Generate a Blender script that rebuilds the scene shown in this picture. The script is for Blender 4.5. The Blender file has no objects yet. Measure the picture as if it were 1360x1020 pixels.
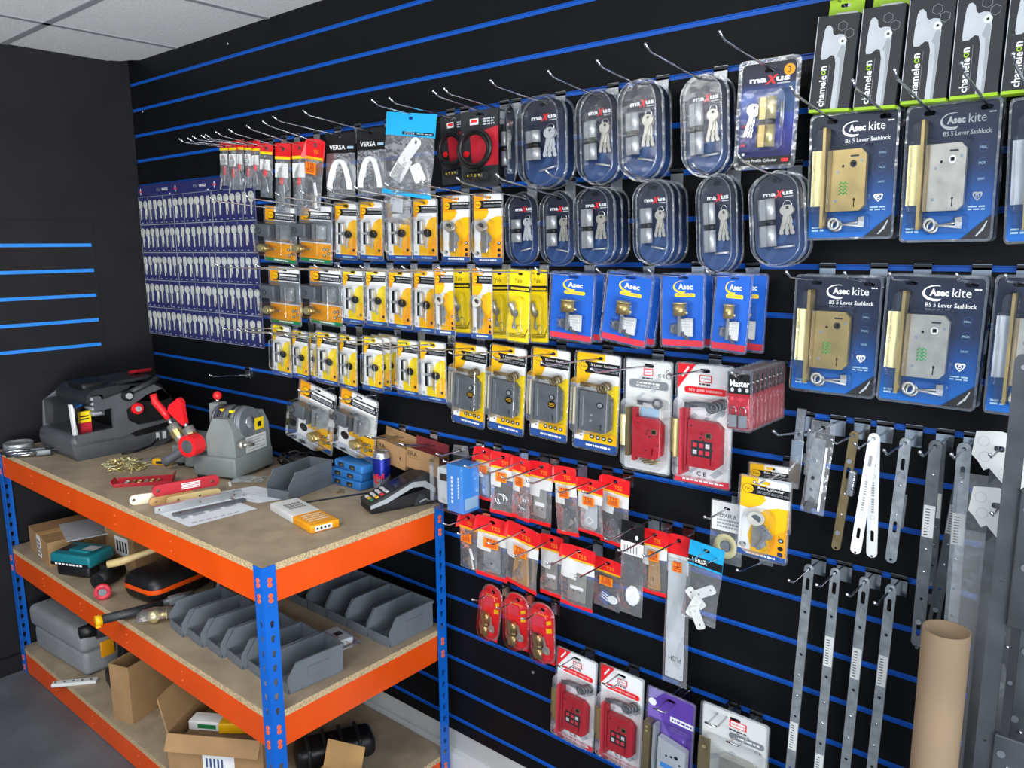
import bpy, bmesh, math, random
from mathutils import Vector, Matrix, geometry, noise
random.seed(7)
SC = bpy.context.scene
COL = SC.collection
PI = math.pi

# ------------------------------------------------------------------ camera
# solved from the slatwall grooves (100 mm pitch); origin: room corner on the floor,
# x along the slatwall, y into the slatwall, z up
FPX = 1050.938
CAM = Vector((3.37876, -1.60172, 1.6468))
YAW, PITCH, ROLL = .699462, -.173622, -.00776
_f = Vector((-math.sin(YAW) * math.cos(PITCH), math.cos(YAW) * math.cos(PITCH), math.sin(PITCH)))
_r = Vector((math.cos(YAW), math.sin(YAW), 0))
_u = _r.cross(_f)
RX = math.cos(ROLL) * _r + math.sin(ROLL) * _u
UX = -math.sin(ROLL) * _r + math.cos(ROLL) * _u


def at(px, py, y):
    """point on the upright plane y (parallel to the slatwall) seen at a photo position"""
    d = _f + (px - 680) / FPX * RX - (py - 510) / FPX * UX
    return CAM + d * ((y - CAM.y) / d.y)


def setup_camera():
    cd = bpy.data.cameras.new('camera')
    cd.sensor_width = 36
    cd.lens = FPX / 1360 * 36
    cd.clip_start = .02
    co = bpy.data.objects.new('camera', cd)
    m = Matrix((RX, UX, -_f)).transposed().to_4x4()
    m.translation = CAM
    co.matrix_world = m
    COL.objects.link(co)
    SC.camera = co


# ------------------------------------------------------------------ materials
def lin(h):
    h = h.lstrip('#')
    c = [int(h[i:i + 2], 16) / 255 for i in (0, 2, 4)]
    return tuple((v / 12.92 if v <= .04045 else ((v + .055) / 1.055) ** 2.4) for v in c) + (1,)


MD = {
    # name: hex, roughness, metal, variation, noise scale
    'wall_black': ('0e0f12', .5, 0, .25, 9), 'wall_side': ('1f1f22', .62, 0, .22, 4), 'groove_blue': ('0f5cbe', .45, 0, .08, 20),
    'groove_light': ('2a86e0', .35, 0, .05, 20),
    'tile': ('d9dbdd', .9, 0, .14, 160), 'grid': ('8d9196', .5, 0, .05, 10), 'floor': ('5b6166', .55, 0, .3, 5),
    'plaster': ('b9bab8', .8, 0, .1, 8), 'white_trim': ('dfe0e0', .5, 0, .05, 8),
    'board': ('a09079', .6, 0, .22, 14), 'chip_edge': ('c3ad86', .8, 0, .6, 220), 'orange': ('e24f0a', .32, 0, .08, 6), 'post_blue': ('0e62c4', .33, 0, .08, 6),
    'rivet': ('e0603a', .4, 0, .05, 10),
    'chrome': ('d9dce0', .18, 1, .05, 30), 'steel': ('bcc0c4', .36, .8, .15, 30), 'galv': ('b2b8bc', .4, .7, .25, 50), 'dark_steel': ('74787c', .45, .6, .25, 30),
    'satin': ('d2d5d8', .42, .55, .06, 30), 'satin_dark': ('9a9ea3', .45, .5, .08, 30), 'machine_dark': ('525458', .45, 0, .12, 12), 'pale_gold': ('cdc79c', .5, .2, .06, 20),
    'brass': ('c6ae74', .34, .8, .12, 30), 'brass_bright': ('ecdc9c', .3, .75, .1, 30), 'nickel': ('c4c1b8', .36, .75, .15, 40), 'gunmetal': ('6b7076', .5, .2, .2, 20), 'bronze': ('94835f', .4, .65, .2, 30),
    'key_pale': ('e9ebe2', .35, .35, .08, 40), 'green_ink': ('25b04a', .6, 0, .1, 60),
    'white': ('eceded', .55, 0, .04, 20), 'offwhite': ('d7d8d6', .6, 0, .06, 20), 'paper': ('dfe3ea', .8, 0, .05, 20), 'black': ('101012', .45, 0, .1, 20), 'charcoal': ('26282b', .5, 0, .15, 20), 'grey_plastic': ('616469', .5, 0, .08, 15),
    'bin_grey': ('646a71', .5, 0, .08, 15), 'case_grey': ('85878a', .5, 0, .1, 15), 'machine_grey': ('7f8685', .5, 0, .1, 12), 'light_grey': ('9aa0a4', .5, 0, .08, 15), 'mid_grey': ('7b8186', .5, 0, .08, 15), 'pale_grey': ('b9bec3', .5, 0, .08, 15),
    'yellow': ('f4b90c', .42, 0, .05, 10), 'lemon': ('f5d61a', .42, 0, .05, 10), 'amber': ('ee9f12', .42, 0, .05, 10), 'red': ('d21d2b', .4, 0, .06, 10), 'bright_red': ('e31f26', .35, 0, .06, 10), 'crimson': ('b3202f', .42, 0, .06, 10), 'pale_red': ('d9394a', .4, 0, .06, 10),
    'pink_red': ('d8455a', .5, 0, .05, 10), 'orange_sticker': ('f28a12', .5, 0, .05, 10), 'navy': ('1a2036', .4, 0, .08, 10), 'navy2': ('1f2d55', .4, 0, .08, 10), 'key_navy': ('2c2f63', .4, 0, .08, 10), 'royal': ('1d5fc4', .4, 0, .05, 10), 'mid_blue': ('2a5f9e', .4, 0, .06, 10), 'foot_blue': ('2a4f94', .4, 0, .06, 10),
    'slate_blue': ('33507f', .4, 0, .08, 10), 'sky_blue': ('3f8fe0', .4, 0, .06, 10), 'cyan': ('1fa6dc', .38, 0, .05, 10), 'pale_blue': ('9fc0d8', .5, 0, .06, 10), 'lime': ('9bc31f', .42, 0, .05, 10), 'green': ('1f7f4a', .42, 0, .06, 10), 'teal': ('16727d', .4, 0, .08, 10),
    'purple': ('5a3c9c', .4, 0, .06, 10), 'violet': ('7b62b8', .4, 0, .06, 10), 'lilac': ('8f84c0', .4, 0, .06, 10),
    'card_brown': ('a07d55', .8, 0, .14, 12), 'card_light': ('c49a62', .8, 0, .12, 12), 'card_dark': ('6f573f', .85, 0, .15, 12), 'case_dark': ('505358', .45, .5, .2, 20), 'tube_brown': ('8a745b', .75, 0, .12, 7), 'wood': ('d9bf86', .5, 0, .2, 20), 'maroon': ('7c2b30', .6, 0, .08, 12), 'cream': ('e9e0c6', .5, 0, .06, 12),
    'can_silver': ('b8bcc6', .25, .8, .05, 20), 'can_blue': ('16278c', .25, .5, .05, 20), 'screen': ('15173a', .15, 0, .05, 10), 'strap_blue': ('2b72b8', .45, 0, .1, 20), 'device': ('c8ced2', .4, 0, .05, 20),
    'tin': ('c9ccce', .3, .7, .1, 20),
}
MATS = {}


def nd(t, typ, **kw):
    n = t.nodes.new(typ)
    for k, v in kw.items():
        setattr(n, k, v)
    return n


def mat(name):
    if name in MATS:
        return MATS[name]
    m = bpy.data.materials.new(name)
    m.use_nodes = True
    t = m.node_tree
    t.nodes.clear()
    L = t.links.new
    out = nd(t, 'ShaderNodeOutputMaterial')
    tc = nd(t, 'ShaderNodeTexCoord')
    if name in ('clear', 'film', 'rim', 'shield'):
        tr = nd(t, 'ShaderNodeBsdfTransparent')
        tr.inputs[0].default_value = {'clear': (.97, .975, .98, 1), 'film': (.97, .972, .975, 1), 'rim': (.93, .94, .95, 1), 'shield': (.7, .7, .7, 1)}[name]
        gl = nd(t, 'ShaderNodeBsdfGlossy')
        gl.inputs['Roughness'].default_value = {'clear': .12, 'film': .22, 'rim': .2, 'shield': .1}[name]
        gl.inputs['Color'].default_value = (.95, .97, 1, 1)
        nz = nd(t, 'ShaderNodeTexNoise')
        nz.inputs['Scale'].default_value = {'clear': 18, 'film': 28, 'rim': 30, 'shield': 8}[name]
        L(tc.outputs['Object'], nz.inputs['Vector'])
        bp = nd(t, 'ShaderNodeBump')
        bp.inputs['Strength'].default_value = {'clear': .12, 'film': .45, 'rim': .3, 'shield': .05}[name]
        bp.inputs['Distance'].default_value = .02
        L(nz.outputs['Fac'], bp.inputs['Height'])
        L(bp.outputs['Normal'], gl.inputs['Normal'])
        lw = nd(t, 'ShaderNodeLayerWeight')
        lw.inputs['Blend'].default_value = .25
        mr = nd(t, 'ShaderNodeMapRange')
        mr.inputs['To Min'].default_value = {'clear': .035, 'film': .05, 'rim': .1, 'shield': .06}[name]
        mr.inputs['To Max'].default_value = {'clear': .55, 'film': .6, 'rim': .7, 'shield': .5}[name]
        L(lw.outputs['Fresnel'], mr.inputs['Value'])
        mx = nd(t, 'ShaderNodeMixShader')
        L(mr.outputs[0], mx.inputs[0])
        L(tr.outputs[0], mx.inputs[1])
        L(gl.outputs[0], mx.inputs[2])
        if name in ('film', 'rim'):
            df = nd(t, 'ShaderNodeBsdfDiffuse')
            df.inputs['Color'].default_value = (.8, .82, .84, 1)
            m2 = nd(t, 'ShaderNodeMixShader')
            m2.inputs[0].default_value = {'film': .07, 'rim': .03}[name]
            L(mx.outputs[0], m2.inputs[1])
            L(df.outputs[0], m2.inputs[2])
            mx = m2
        L(mx.outputs[0], out.inputs[0])
        MATS[name] = m
        return m
    b = nd(t, 'ShaderNodeBsdfPrincipled')
    L(b.outputs[0], out.inputs[0])
    if name in ('kite_print', 'oval_print', 'rect_print'):
        rp = nd(t, 'ShaderNodeValToRGB')
        sp = nd(t, 'ShaderNodeSeparateXYZ')
        L(tc.outputs['Generated'], sp.inputs[0])
        L(sp.outputs[2], rp.inputs[0])
        e = rp.color_ramp.elements
        if name == 'kite_print':
            st = ((0, '1c66b8'), (.3, '1f4f92'), (.55, '1d2d4c'), (1, '1b2133'))
        elif name == 'oval_print':
            st = ((0, '2a4a80'), (.4, '213256'), (.7, '1a2036'), (1, '181c2c'))
        else:
            st = ((0, '12122c'), (.3, '2a2f86'), (.65, '3f5fb0'), (.8, '1c2240'), (1, '14161f'))
        e[0].position, e[0].color = st[0][0], lin(st[0][1])
        e[1].position, e[1].color = st[-1][0], lin(st[-1][1])
        for p, h in st[1:-1]:
            x = e.new(p)
            x.color = lin(h)
        L(rp.outputs[0], b.inputs['Base Color'])
        b.inputs['Roughness'].default_value = .4
        MATS[name] = m
        return m
    h, ro, me, var, sc = MD[name]
    nz = nd(t, 'ShaderNodeTexNoise')
    nz.inputs['Scale'].default_value = sc
    nz.inputs['Detail'].default_value = 4 if var > .12 else 1
    L(tc.outputs['Object'], nz.inputs['Vector'])
    mp = nd(t, 'ShaderNodeMapRange')
    mp.inputs['From Min'].default_value, mp.inputs['From Max'].default_value = .3, .7
    mp.inputs['To Min'].default_value, mp.inputs['To Max'].default_value = 1 - var, 1 + var * .6
    L(nz.outputs['Fac'], mp.inputs['Value'])
    mx = nd(t, 'ShaderNodeMix', data_type='RGBA', blend_type='MULTIPLY')
    mx.inputs['Factor'].default_value = 1
    mx.inputs['A'].default_value = lin(h)
    L(mp.outputs[0], mx.inputs['B'])
    L(mx.outputs['Result'], b.inputs['Base Color'])
    b.inputs['Metallic'].default_value = me
    mr = nd(t, 'ShaderNodeMapRange')
    mr.inputs['To Min'].default_value, mr.inputs['To Max'].default_value = max(.05, ro - .08), ro + .08
    L(nz.outputs['Fac'], mr.inputs['Value'])
    L(mr.outputs[0], b.inputs['Roughness'])
    if name in ('wall_black', 'wall_side'):
        b.inputs['Specular IOR Level'].default_value = .18
    if name in ('tile', 'floor', 'chip_edge', 'board', 'plaster'):
        bp = nd(t, 'ShaderNodeBump')
        bp.inputs['Strength'].default_value = .35
        bp.inputs['Distance'].default_value = .004
        L(nz.outputs['Fac'], bp.inputs['Height'])
        L(bp.outputs['Normal'], b.inputs['Normal'])
    MATS[name] = m
    return m


# ------------------------------------------------------------------ outlines
def rrect(x0, x1, z0, z1, r, n=4):
    r = min(r, (x1 - x0) / 2 - 1e-5, (z1 - z0) / 2 - 1e-5)
    o = []
    for cx, cz, a in ((x1 - r, z1 - r, 0), (x0 + r, z1 - r, 90), (x0 + r, z0 + r, 180), (x1 - r, z0 + r, 270)):
        for k in range(n + 1):
            t = math.radians(a + 90 * k / n)
            o.append((cx + r * math.cos(t), cz + r * math.sin(t)))
    return o


def circ(cx, cz, r, n=12, rz=None):
    rz = rz or r
    return [(cx + r * math.cos(2 * PI * k / n), cz + rz * math.sin(2 * PI * k / n)) for k in range(n)]


def star_heart(cx, cz, s):
    o = []
    for k in range(20):
        t = 2 * PI * k / 20
        o.append((cx + s * .06 * 16 * math.sin(t) ** 3 * .55, cz + s * .06 * (13 * math.cos(t) - 5 * math.cos(2 * t) - 2 * math.cos(3 * t)) * .55))
    return o


TXT = {}


def text_geo(s, bold=0.0):
    k = (s, bold)
    if k not in TXT:
        cu = bpy.data.curves.new('lettering', 'FONT')
        cu.body = s
        cu.resolution_u = 2
        cu.offset = bold
        cu.align_x = 'CENTER'
        cu.align_y = 'CENTER'
        ob = bpy.data.objects.new('lettering', cu)
        me = bpy.data.meshes.new_from_object(ob)
        vs = [(v.co.x, v.co.y) for v in me.vertices]
        fs = [tuple(p.vertices) for p in me.polygons]
        xs = [v[0] for v in vs] or [0, 1]
        zs = [v[1] for v in vs] or [0, 1]
        cx, cz = (min(xs) + max(xs)) / 2, (min(zs) + max(zs)) / 2
        TXT[k] = ([(a - cx, c - cz) for a, c in vs], fs, max(xs) - min(xs), max(zs) - min(zs))
        bpy.data.objects.remove(ob)
        bpy.data.meshes.remove(me)
        bpy.data.curves.remove(cu)
    return TXT[k]


# ------------------------------------------------------------------ mesh collector
class MB:
    def __init__(s):
        s.v, s.f, s.fm, s.fs, s.mats, s.M = [], [], [], [], [], Matrix()

    def mi(s, m):
        if m not in s.mats:
            s.mats.append(m)
        return s.mats.index(m)

    def add(s, vs, fs, m, smooth=False):
        b = len(s.v)
        i = s.mi(m)
        s.v.extend(s.M @ Vector(v) for v in vs)
        for f in fs:
            s.f.append([b + k for k in f])
            s.fm.append(i)
            s.fs.append(smooth)

    def box(s, x0, x1, y0, y1, z0, z1, m, bev=0):
        if bev:
            return s.rbox(x0, x1, y0, y1, z0, z1, m, bev)
        vs = [(x, y, z) for x in (x0, x1) for y in (y0, y1) for z in (z0, z1)]
        s.add(vs, [(0, 1, 3, 2), (4, 6, 7, 5), (0, 4, 5, 1), (2, 3, 7, 6), (0, 2, 6, 4), (1, 5, 7, 3)], m)

    def rbox(s, x0, x1, y0, y1, z0, z1, m, r):
        """box with rounded edges all round"""
        rings = []
        n = 3
        for k in range(n + 1):
            a = PI / 2 * k / n
            rings.append((r * (1 - math.sin(a)), r * (1 - math.cos(a))))
        levels = [(i, z0 + d) for i, d in rings] + [(i, z1 - d) for i, d in reversed(rings)]
        vs, fs = [], []
        c = 0
        for ins, z in levels:
            o = rrect(x0 + ins, x1 - ins, y0 + ins, y1 - ins, max(r - ins, 1e-4) if ins < r else 1e-4, 3)
            c = len(o)
            vs += [(a, b, z) for a, b in o]
        for q in range(len(levels) - 1):
            for k in range(c):
                fs.append((q * c + k, q * c + (k + 1) % c, (q + 1) * c + (k + 1) % c, (q + 1) * c + k))
        fs.append(tuple(reversed(range(c))))
        fs.append(tuple((len(levels) - 1) * c + k for k in range(c)))
        s.add(vs, fs, m, True)

    def prism(s, out, y0, y1, m, holes=(), sides=True, mside=None):
        """outline in x,z extruded from y0 (front, smaller y) to y1, with through holes"""
        loops = [out] + list(holes)
        flat = [p for l in loops for p in l]
        tris = geometry.tessellate_polygon([[Vector((a, b, 0)) for a, b in l] for l in loops])
        n = len(flat)
        vs = [(a, y0, b) for a, b in flat]
        s.add(vs, [tuple(t) for t in tris], m)
        if y1 == y0:
            return
        s.add([(a, y1, b) for a, b in flat], [tuple(reversed(t)) for t in tris], m)
        if sides:
            vs = [(a, y0, b) for a, b in flat] + [(a, y1, b) for a, b in flat]
            fs, b0 = [], 0
            for l in loops:
                c = len(l)
                for k in range(c):
                    k2 = (k + 1) % c
                    fs.append((b0 + k, b0 + k2, n + b0 + k2, n + b0 + k))
                b0 += c
            s.add(vs, fs, mside or m)

    def flat(s, out, y, m):
        s.prism(out, y, y, m)

    def text(s, st, x, z, y, w, m, h=None, bold=0.0, rot=0, shear=0):
        """lettering of width w (or height h) centred at x,z on the plane y"""
        vs, fs, tw, th = text_geo(st, bold)
        if not vs:
            return
        k = w / tw if w else h / th
        kz = h / th if h else k
        c, n = math.cos(rot), math.sin(rot)
        o = []
        for a, b in vs:
            a, b = a * k + shear * b * kz, b * kz
            o.append((x + a * c - b * n, y, z + a * n + b * c))
        s.add(o, fs, m)

    def cyl(s, p0, p1, r0, m, r1=None, n=12, smooth=True, caps=True):
        p0, p1 = Vector(p0), Vector(p1)
        r1 = r0 if r1 is None else r1
        d = (p1 - p0).normalized()
        a = d.orthogonal().normalized()
        b = d.cross(a)
        vs = []
        for p, r in ((p0, r0), (p1, r1)):
            for k in range(n):
                t = 2 * PI * k / n
                vs.append(p + a * (r * math.cos(t)) + b * (r * math.sin(t)))
        s.add(vs, [(k, (k + 1) % n, n + (k + 1) % n, n + k) for k in range(n)], m, smooth)
        if caps:
            s.add(vs[:n], [tuple(reversed(range(n)))], m)
            s.add(vs[n:], [tuple(range(n))], m)

    def tube(s, pts, r, m, n=6, closed=False):
        pts = [Vector(p) for p in pts]
        N = len(pts)
        rs = r if isinstance(r, (list, tuple)) else [r] * N
        vs = []
        a = None
        for i, p in enumerate(pts):
            q0 = pts[(i - 1) % N] if closed or i > 0 else p
            q1 = pts[(i + 1) % N] if closed or i < N - 1 else p
            d = (q1 - q0).normalized()
            a = d.orthogonal().normalized() if a is None else (a - d * a.dot(d)).normalized()
            b = d.cross(a)
            vs += [p + a * (rs[i] * math.cos(2 * PI * k / n)) + b * (rs[i] * math.sin(2 * PI * k / n)) for k in range(n)]
        fs = []
        for i in range(N if closed else N - 1):
            j = (i + 1) % N
            fs += [(i * n + k, i * n + (k + 1) % n, j * n + (k + 1) % n, j * n + k) for k in range(n)]
        if not closed:
            fs += [tuple(reversed(range(n))), tuple((N - 1) * n + k for k in range(n))]
        s.add(vs, fs, m, True)

    def lathe(s, prof, m, c=(0, 0, 0), n=24, smooth=True, ax='z'):
        vs = []
        for r, z in prof:
            for k in range(n):
                t = 2 * PI * k / n
                p = (r * math.cos(t), r * math.sin(t), z)
                if ax == 'y':
                    p = (p[0], p[2], p[1])
                if ax == 'x':
                    p = (p[2], p[0], p[1])
                vs.append((c[0] + p[0], c[1] + p[1], c[2] + p[2]))
        fs = [(i * n + k, i * n + (k + 1) % n, (i + 1) * n + (k + 1) % n, (i + 1) * n + k) for i in range(len(prof) - 1) for k in range(n)]
        loop = prof[0] == prof[-1]
        if prof[0][0] > 1e-6 and not loop:
            fs.append(tuple(reversed(range(n))))
        if prof[-1][0] > 1e-6 and not loop:
            fs.append(tuple((len(prof) - 1) * n + k for k in range(n)))
        s.add(vs, fs, m, smooth)

    def ball(s, c, r, m, n=10, sz=(1, 1, 1)):
        pr = [(max(1e-7, r * math.sin(PI * k / (n // 2))), -r * math.cos(PI * k / (n // 2))) for k in range(n // 2 + 1)]
        vs = []
        for q, z in pr:
            vs += [(c[0] + sz[0] * q * math.cos(2 * PI * k / n), c[1] + sz[1] * q * math.sin(2 * PI * k / n), c[2] + sz[2] * z) for k in range(n)]
        s.add(vs, [(i * n + k, i * n + (k + 1) % n, (i + 1) * n + (k + 1) % n, (i + 1) * n + k) for i in range(len(pr) - 1) for k in range(n)], m, True)

    def dome(s, out, y0, d, ins, m, steps=((0, 0), (.75, .35), (.95, .7), (1, 1))):
        """raised blister: outline lofted from y0 forward by d while pulled in by ins; open at the back"""
        xs = [p[0] for p in out]
        zs = [p[1] for p in out]
        cx, cz = (min(xs) + max(xs)) / 2, (min(zs) + max(zs)) / 2
        hx, hz = (max(xs) - min(xs)) / 2, (max(zs) - min(zs)) / 2
        n = len(out)
        vs = []
        for a, b in steps:
            kx, kz = max(.05, (hx - ins * b) / hx), max(.05, (hz - ins * b) / hz)
            vs += [(cx + (x - cx) * kx, y0 - d * a, cz + (z - cz) * kz) for x, z in out]
        q = len(steps)
        fs = [(i * n + k, i * n + (k + 1) % n, (i + 1) * n + (k + 1) % n, (i + 1) * n + k) for i in range(q - 1) for k in range(n)]
        fs.append(tuple((q - 1) * n + k for k in range(n)))
        s.add(vs, fs, m)

    def ring(s, out, ins, y0, y1, m):
        """flat flange: the outline with its inside cut away"""
        xs = [p[0] for p in out]
        zs = [p[1] for p in out]
        cx, cz = (min(xs) + max(xs)) / 2, (min(zs) + max(zs)) / 2
        hx, hz = (max(xs) - min(xs)) / 2, (max(zs) - min(zs)) / 2
        inn = [(cx + (x - cx) * (hx - ins) / hx, cz + (z - cz) * (hz - ins) / hz) for x, z in out]
        n = len(out)
        vs = [(a, y, b) for y in (y0, y1) for l in (out, inn) for a, b in l]
        fs = []
        for k in range(n):
            j = (k + 1) % n
            fs += [(k, j, n + j, n + k), (2 * n + k, 3 * n + k, 3 * n + j, 2 * n + j), (k, 2 * n + k, 2 * n + j, j), (n + k, n + j, 3 * n + j, 3 * n + k)]
        s.add(vs, fs, m)

    def sheet(s, fn, nu, nv, m, smooth=True, mats=None):
        vs = [fn(i / nu, j / nv) for j in range(nv + 1) for i in range(nu + 1)]
        W = nu + 1
        if mats is None:
            s.add(vs, [(j * W + i, j * W + i + 1, (j + 1) * W + i + 1, (j + 1) * W + i) for j in range(nv) for i in range(nu)], m, smooth)
        else:
            by = {}
            for j in range(nv):
                for i in range(nu):
                    by.setdefault(mats(i / nu + .5 / nu, j / nv + .5 / nv), []).append((j * W + i, j * W + i + 1, (j + 1) * W + i + 1, (j + 1) * W + i))
            for k, f in by.items():
                if k:
                    s.add(vs, f, k, smooth)

    def build(s, name, parent=None, label=None, link=True):
        me = bpy.data.meshes.new(name)
        me.from_pydata([tuple(v) for v in s.v], [], s.f)
        for k in s.mats:
            me.materials.append(mat(k))
        me.polygons.foreach_set('material_index', s.fm)
        me.polygons.foreach_set('use_smooth', s.fs)
        bm = bmesh.new()
        bm.from_mesh(me)
        bmesh.ops.remove_doubles(bm, verts=bm.verts, dist=1e-6)
        loose = [v for v in bm.verts if not v.link_faces]
        if loose:
            bmesh.ops.delete(bm, geom=loose, context='VERTS')
        bm.to_mesh(me)
        bm.free()
        me.update()
        o = bpy.data.objects.new(name, me)
        if link:
            COL.objects.link(o)
        if parent is not None:
            o.parent = parent
        if label:
            o['label'] = label
        return o


def root(name, loc=(0, 0, 0), label=None, cat=None, group=None, rz=0, link=True):
    o = bpy.data.objects.new(name, None)
    o.empty_display_size = .02
    o.location = loc
    o.rotation_euler = (0, 0, rz)
    if link:
        COL.objects.link(o)
    if label:
        o['label'] = label
    if cat:
        o['category'] = cat
    if group:
        o['group'] = group
    return o


def tag(o, label, cat, group=None):
    o['label'] = label
    o['category'] = cat
    if group:
        o['group'] = group
    return o


def copy_tree(o, parent=None):
    kids = list(o.children)
    c = o.copy()
    COL.objects.link(c)
    c.parent = parent
    for k in kids:
        copy_tree(k, c)
    return c


def structure(o):
    o['kind'] = 'structure'
    return o


def kill(o):
    for k in list(o.children):
        kill(k)
    bpy.data.objects.remove(o)
# ------------------------------------------------------------------ the room
XR, YF, ZC = 4.6, -4.2, 2.385
GZ = lambda g: 1.6 - (g - 8) * .1           # height of slatwall groove g
b = MB()
b.box(-.1, XR, YF, .1, -.05, 0, 'floor')
structure(b.build('floor'))
# ceiling: mineral fibre tiles in a metal grid
b = MB()
xs = [-.12, .4, .999, 1.598, 2.197, 2.796, 3.395, 3.994, XR]
ys = [.02, -.45, -1.05, -1.65, -2.25, -2.85, -3.45, YF]
for i in range(len(xs) - 1):
    for j in range(len(ys) - 1):
        x0, x1, y0, y1 = xs[i] + .012, xs[i + 1] - .012, ys[j + 1] + .012, ys[j] - .012
        if i == 0 and j == 0:           # the corner tile has its corner broken off
            o = [(x0, y0), (x1, y0), (x1, y1), (.11, y1), (.075, y1 - .035), (.03, y1 - .05), (.012, y1 - .085), (x0, y1 - .09)]
        else:
            o = [(x0, y0), (x1, y0), (x1, y1), (x0, y1)]
        n = len(o)
        b.add([(p[0], p[1], ZC) for p in o] + [(p[0], p[1], ZC + .02) for p in o], [tuple(range(n)), tuple(range(2 * n - 1, n - 1, -1))] + [(k, (k + 1) % n, n + (k + 1) % n, n + k) for k in range(n)], 'tile')
for x in xs[1:-1]:
    b.box(x - .012, x + .012, YF, 0, ZC - .003, ZC + .03, 'grid')
for y in ys[1:-1]:
    b.box(0, XR, y - .012, y + .012, ZC - .003, ZC + .03, 'grid')
b.box(-.1, XR, YF, .1, ZC + .15, ZC + .2, 'wall_black')
structure(b.build('ceiling'))
# slatwall on the back wall: black boards with a routed groove every 100 mm
b = MB()
GS = list(range(1, 23))
top = 2.53
for g in GS:
    b.box(.004, XR, 0, .018, GZ(g) + .0055, top, 'wall_black')
    top = GZ(g) - .0055
b.box(.004, XR, 0, .018, .155, top, 'wall_black')
b.box(.004, XR, .018, .05, .09, 2.53, 'wall_black')
for x, z in ((.09, 2.19), (.75, 2.345), (1.21, .96), (1.27, .945), (2.19, .44), (2.1, .465), (1.62, 2.35), (2.95, .3)):
    b.cyl((x, -.0012, z), (x, .002, z), .0045, 'steel', n=10)
structure(b.build('wall_back'))
# blue channel inserts
for i, g in enumerate(GS):
    b = MB()
    z = GZ(g)
    b.box(.006, XR, .004, .0125, z - .0054, z + .0054, 'groove_blue')
    b.box(.006, XR, -.0015, .004, z + .0042, z + .0054, 'groove_blue')
    b.box(.006, XR, -.0015, .004, z - .0054, z - .0042, 'groove_blue')
    structure(b.build('trim_%d' % (i + 1)))
# plaster band and skirting under the slatwall
b = MB()
b.box(0, XR, .006, .05, 0, .155, 'plaster')
structure(b.build('trim_30'))
b = MB()
b.box(0, XR, -.016, .006, 0, .085, 'white_trim')
structure(b.build('baseboard_back'))
# left wall with a short slatwall panel let into it
b = MB()
b.box(-.1, 0, YF, .1, 0, 2.53, 'wall_side')
structure(b.build('wall_left'))
b = MB()
PZ = [1.66, 1.56, 1.46, 1.36, 1.26]
top = 1.755
for z in PZ:
    b.box(0, .004, -1.4, -.2, z + .0065, top, 'wall_side')
    top = z - .0065
b.box(0, .004, -1.4, -.2, 1.17, top, 'wall_side')
structure(b.build('wall_left_panel'))
for i, z in enumerate(PZ):
    b = MB()
    b.box(.001, .005, -1.4, -.213, z - .0065, z + .0065, 'groove_light')
    structure(b.build('trim_%d' % (40 + i)))
b = MB()
b.box(0, .018, YF, -.02, 0, .07, 'wall_side')
structure(b.build('baseboard_left'))

# ------------------------------------------------------------------ light
w = bpy.data.worlds.new('world')
SC.world = w
w.use_nodes = True
w.node_tree.nodes['Background'].inputs[0].default_value = (.62, .78, 1, 1)
w.node_tree.nodes['Background'].inputs[1].default_value = .7


def area(name, loc, target, sx, sy, e, col):
    l = bpy.data.lights.new(name, 'AREA')
    l.shape = 'RECTANGLE'
    l.size, l.size_y, l.energy, l.color = sx, sy, e, col
    o = bpy.data.objects.new(name, l)
    o.location = loc
    o.rotation_euler = (Vector(target) - Vector(loc)).to_track_quat('-Z', 'Y').to_euler()
    COL.objects.link(o)
    return l


area('shopfront_daylight', (4.5, -2.0, 1.35), (1.2, -.7, .95), 2.4, 2.1, 82, (.9, .95, 1))
area('ceiling_fill', (4.5, -3.2, .5), (1.2, -1.4, 2.38), 2.4, .8, 48, (1, .98, .95)).spread = 1.25  # added fill lamp out of view, aimed upwards to brighten the ceiling
area('ceiling_light', (2.0, -1.95, 2.36), (2.0, -1.95, 0), 1.2, .6, 30, (1, .98, .94))
area('ceiling_light', (.9, -3.2, 2.36), (.9, -3.2, 0), 1.2, .6, 22, (1, .98, .94))
SC.view_settings.view_transform = 'Standard'
SC.view_settings.look = 'None'
SC.view_settings.gamma = 1
SC.view_settings.use_curve_mapping = False
SC.view_settings.exposure = -.12
SC.cycles.transparent_max_bounces = 40
SC.cycles.max_bounces = 6
setup_camera()

# ------------------------------------------------------------------ workbench
BX, BY = 1.79, -.635
LEV = [(.9, .018), (.515, .018), (.10, .018)]
bench = root('workbench', (BX / 2, BY / 2, 0), 'boltless blue and orange workbench with three chipboard shelves against the slatwall', 'workbench')
off = Vector((BX / 2, BY / 2, 0))


def bpart(b, name, label=None):
    o = b.build(name, bench, label)
    o.location = -off
    return o


def keyhole(x, z):
    a = circ(x, z + .004, .0062, 8)
    return [a[i] for i in (7, 0, 1, 2, 3, 4)] + [(x - .0032, z - .008), (x + .0032, z - .008)]


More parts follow.
